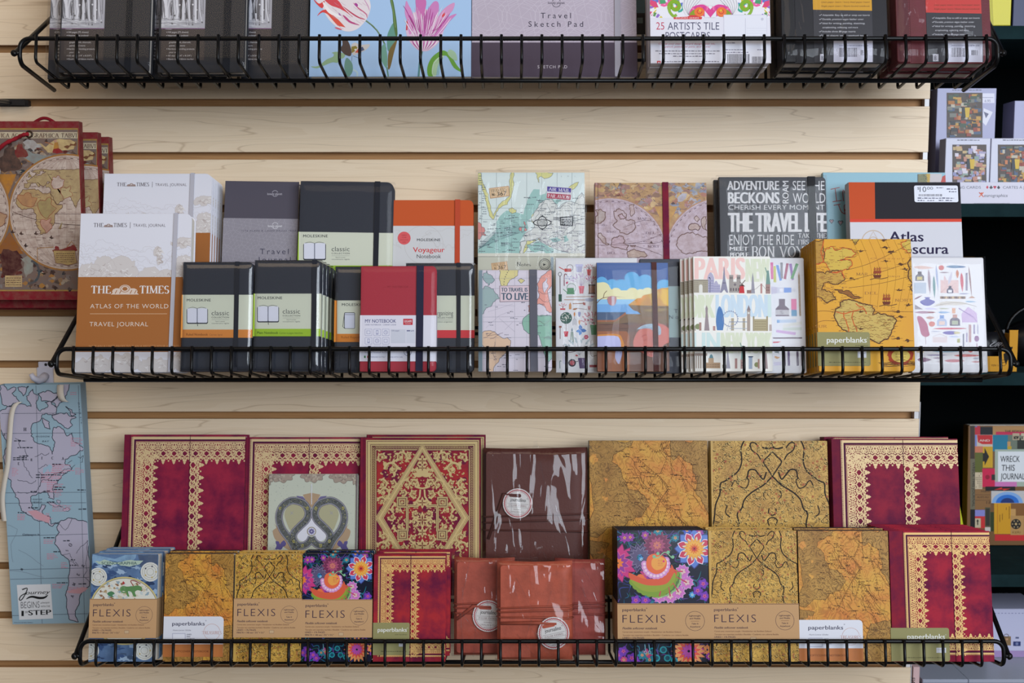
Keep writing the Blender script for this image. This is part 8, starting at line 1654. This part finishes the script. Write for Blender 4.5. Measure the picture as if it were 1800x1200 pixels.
m = MB(fr2,0,'enamel');m.tube([(.05 * math.cos(a),0,.052 + .044 * math.sin(a)) for a in [math.pi * i / 18 for i in range(19)]],.003,(8,8,10));m.build('strap',t,True)
m = MB(fr2,0,'foil');m.box(-.03,-.0335,.05,.004,-.028,.053,(60,62,84));m.build('clasp',t)

# collage journal
YW = .17;fr,w,h = boxframe(1707,1835,748,YW,shz[3] + .0014,.02,R(3))
t = thing('journal',fr.M,'collage covered journal with a hand-lettered white title panel, standing in the dark bookcase','journal')
m = MB(fr,0,'gloss');m.slab(0,0,w,h,0,.02,(120,84,50),ch=.0006);m.clip = (.0004,.0004,w - .0004,h - .0004)
def Z(x,y): return (1690 + x / 5.4545,730 + y / 5.4545)
def zr(x0,y0,x1,y1,c,L=1): m.L = L;m.rect(*Z(x0,y0),*Z(x1,y1),c)
zr(85,95,125,415,(64,50,42));zr(85,415,130,900,(112,104,84));zr(85,900,130,1150,(26,24,26))
zr(130,95,180,185,(196,44,60));zr(130,95,150,112,(120,120,180),2);zr(180,110,300,185,(24,22,28));zr(300,95,640,190,(186,138,84));zr(330,155,640,185,(200,40,80),2)
zr(130,185,300,300,(206,190,176));zr(130,185,148,300,(130,140,200),2);m.L = 3;m.poly([Z(150,187),Z(297,187),Z(297,275),Z(200,275),Z(158,255)],(200,40,44));zr(130,295,205,360,(206,120,90),2);zr(205,298,300,500,(206,160,34),2);zr(130,355,205,545,(96,100,40),3)
m.L = 4;m.poly([Z(205,360),Z(222,360),Z(222,310),Z(265,395),Z(222,480),Z(222,440),Z(205,440)],(30,26,24));zr(300,185,445,343,(26,120,150),3);zr(445,185,640,345,(110,120,104),2);zr(535,215,640,320,(40,44,36),3);zr(490,170,555,235,(190,170,140),4);zr(572,170,640,235,(200,190,160),4);zr(440,250,470,300,(196,150,96),4);zr(440,295,480,343,(190,160,40),4)
zr(320,325,660,680,(168,180,164),4);zr(350,345,660,635,(226,228,232),5)
m.L = 6
for tx,y,x1 in (('WRECK',445,558),('THIS',530,508),('JOURNAL',612,606)): m.text(tx,*Z(374 if tx != 'THIS' else 385,y),10.6,(22,26,36),(x1 - 374) / 5.4545 if tx != 'THIS' else 23,.008,.06)
m.text('WRECK THIS JOURNAL',1704 + 5.2,812,4.5,(40,38,36),78,.005,0,rot=90)
m.text('THE REVOLUTION',*Z(415,160),3.6,(50,34,30),50,.02);m.text('AND',*Z(172,250),3.8,(226,210,200),18,.03);m.text('NOW',*Z(500,228),6,(24,22,22),9,.05,.2);m.text('IS',*Z(578,228),6,(24,22,22),9,.05)
zr(130,545,200,705,(206,186,156),3)
rr = random.Random(2);m.L = 4
for i in range(4):
    for j in range(8):
        if rr.random() < .6: m.rect(*Z(138 + i * 15,555 + j * 18),*Z(144 + i * 15,564 + j * 18),(50,40,36))
zr(200,508,320,685,(206,32,76),3);m.L = 4;m.disc(*Z(250,590),4,(150,20,50));zr(288,565,322,620,(50,44,44),4);zr(320,635,530,682,(206,120,180),6);zr(230,680,515,722,(26,24,26),7);m.L = 8;m.poly([Z(310,712),Z(390,688),Z(385,702),Z(470,700),Z(400,720),Z(402,708)],(214,50,40))
zr(130,705,280,900,(140,100,60),2);m.L = 3
m.text('1582',*Z(240,822),-4.5,(50,36,28),17,.01,rot=0);m.text('AUKS-ALI',*Z(150,790),3,(60,44,34),20);m.stroke([Z(130,760),Z(280,760)],.6,(80,56,40));m.stroke([Z(130,812),Z(280,812)],.6,(80,56,40));m.text('HSEN',*Z(190,735),3.2,(60,44,34),14,.02)
zr(285,722,660,840,(196,192,190),6)
for i,(r,c) in enumerate(((148,(130,170,220)),(110,(40,110,200)),(66,(28,50,110)))): m.L = 7 + i;m.poly([Z(440 + r * math.cos(a),838 - r * .72 * math.sin(a)) for a in [math.pi * k / 16 for k in range(17)]],c)
zr(130,905,230,965,(136,134,200),3);zr(130,965,225,1080,(200,50,50),3);zr(130,985,185,1075,(196,180,150),4);m.L = 5;m.poly([Z(150,1050),Z(150,1015),Z(142,1015),Z(155,993),Z(168,1015),Z(160,1015),Z(160,1050)],BK)
zr(225,880,278,1070,(90,84,60),4);zr(232,890,270,1055,(52,52,44),5);zr(278,925,320,1110,(50,60,30),3);zr(313,840,473,1135,(210,152,32),4);m.L = 5
for x,y0,y1 in ((368,950,1020),(392,940,1000),(430,880,905),(458,870,990)): m.stroke([Z(x,y0),Z(x,y1)],.9,(90,50,20))
m.stroke([Z(345,845),Z(345,1130)],.6,(180,80,30));zr(473,840,660,960,(132,88,44),3);zr(473,895,520,965,(196,150,90),4);zr(470,960,600,1145,(182,140,86),5);m.L = 6;m.disc(*Z(522,1040),9,(28,26,26));m.L = 7;m.disc(*Z(522,1040),2.2,(190,160,110))
for k in range(6): m.disc(1690 + 522 / 5.4545 + 6 * math.cos(k * 1.047),730 + 1040 / 5.4545 + 6 * math.sin(k * 1.047),1.6,(150,130,96),8)
m.text('KERI',*Z(488,1130),4,(110,80,30),14);zr(320,1140,640,1200,(200,44,48),3);zr(225,1070,320,1110,(206,196,186),3)
m.build('cover',t);m = MB(fr,0,'pages');m.box(.003,.002,h,w - .002,.018,h + .0008,(150,140,124));m.build('pages',t)

# narrow yellow book leaning beside the slatted wall
fr = Frame((at(1690,930,.12).x,.12,shz[3] + .0004),0,0,R(-12)); 
t = thing('book',fr.M,'narrow lime yellow book leaning in the gap right of the red lace journals','book')
m = MB(fr,0,'gloss');hh = .16;m.slab(0,0,.013,hh,0,.12,(206,210,44),ch=.0006);m.L = 1;m.use(0,0,.013,hh);m.text('The Mindful',.38,.42,.36,(60,60,30),.3,0,.1,rot=90) if False else None
m.tf = lambda u,v: (.0045 + v * .004,hh * .93 - u * .06);m.ws = .01;m.text('The Mindfulness',0,0,-.9,(60,60,30),1.2) ;m.build('cover',t);m = MB(fr,0,'pages');m.box(.0015,.003,hh,.0115,.118,hh + .0006,(210,206,190));m.build('pages',t)

# lowest right: lilac-white box, grey plastic boxes, pink book
for i,(pl,pr) in enumerate(((1622,1700),(1703,1860))):
    fr,w,h = boxframe(pl,pr,1193,SHY + .012,shz[4],.06)
    t = thing('storage_box',fr.M,('grey plastic box peeking out below the lowest shelf, next to the pink book','longer grey plastic box below the lowest shelf at the right corner')[i],'box','grey plastic boxes at the bottom right')
    lidz = fr.W(0,0,h).z
    m = MB(fr,0,'gloss');m.slab(0,0,w,h - .006,0,.2,(128,132,146),ch=.001);m.build('box',t);m = MB(fr,0,'gloss');m.slab(-.001,h - .006,w + .001,h,-.002,.202,(168,172,186),ch=.001);m.build('lid',t)
fr,w,h = boxframe(1738,1835,1070,.113,lidz,.08)
t = thing('gift_box',fr.M,'lilac white box printed with a small suitcase and camera, low at the right','box')
m = MB(fr,0,'gloss');m.slab(0,0,w,h,0,.08,(196,196,222),ch=.0008);m.L = 1;m.clip = (.0006,.0006,w - .0006,h - .0006)
for k in range(16): m.rect(1742 + k * 6,1077,1745 + k * 6,1078,(120,120,160))
m.rect(1738,1143,1835,1159,(166,140,186));m.rect(1738,1159,1835,1175,(200,170,196));m.L = 2
m.rect(1762,1118,1777,1134,(140,112,78));m.ring(1769,1117,4,1,(90,70,56),12,3);m.rect(1781,1127,1794,1135,(50,60,110));m.L = 3;m.disc(1787.5,1131,2.6,(120,130,170));m.disc(1770,1123,2,(196,150,120));m.rect(1785,1119,1791,1122,(90,96,130));m.build('box',t)
fr,w,h = boxframe(1605.5,1617,1172,.0165,shz[4],.02)
t = thing('book',fr.M,'pale pink book spine at the bottom end of the slatted wall','book')
m = MB(fr,0,'card');m.slab(0,0,w,h,0,.09,(222,186,184),ch=.0005);m.L = 1;m.text('EN',1608.3,1191,-6.2,(40,34,36),9,.02,rot=90);m.build('cover',t)
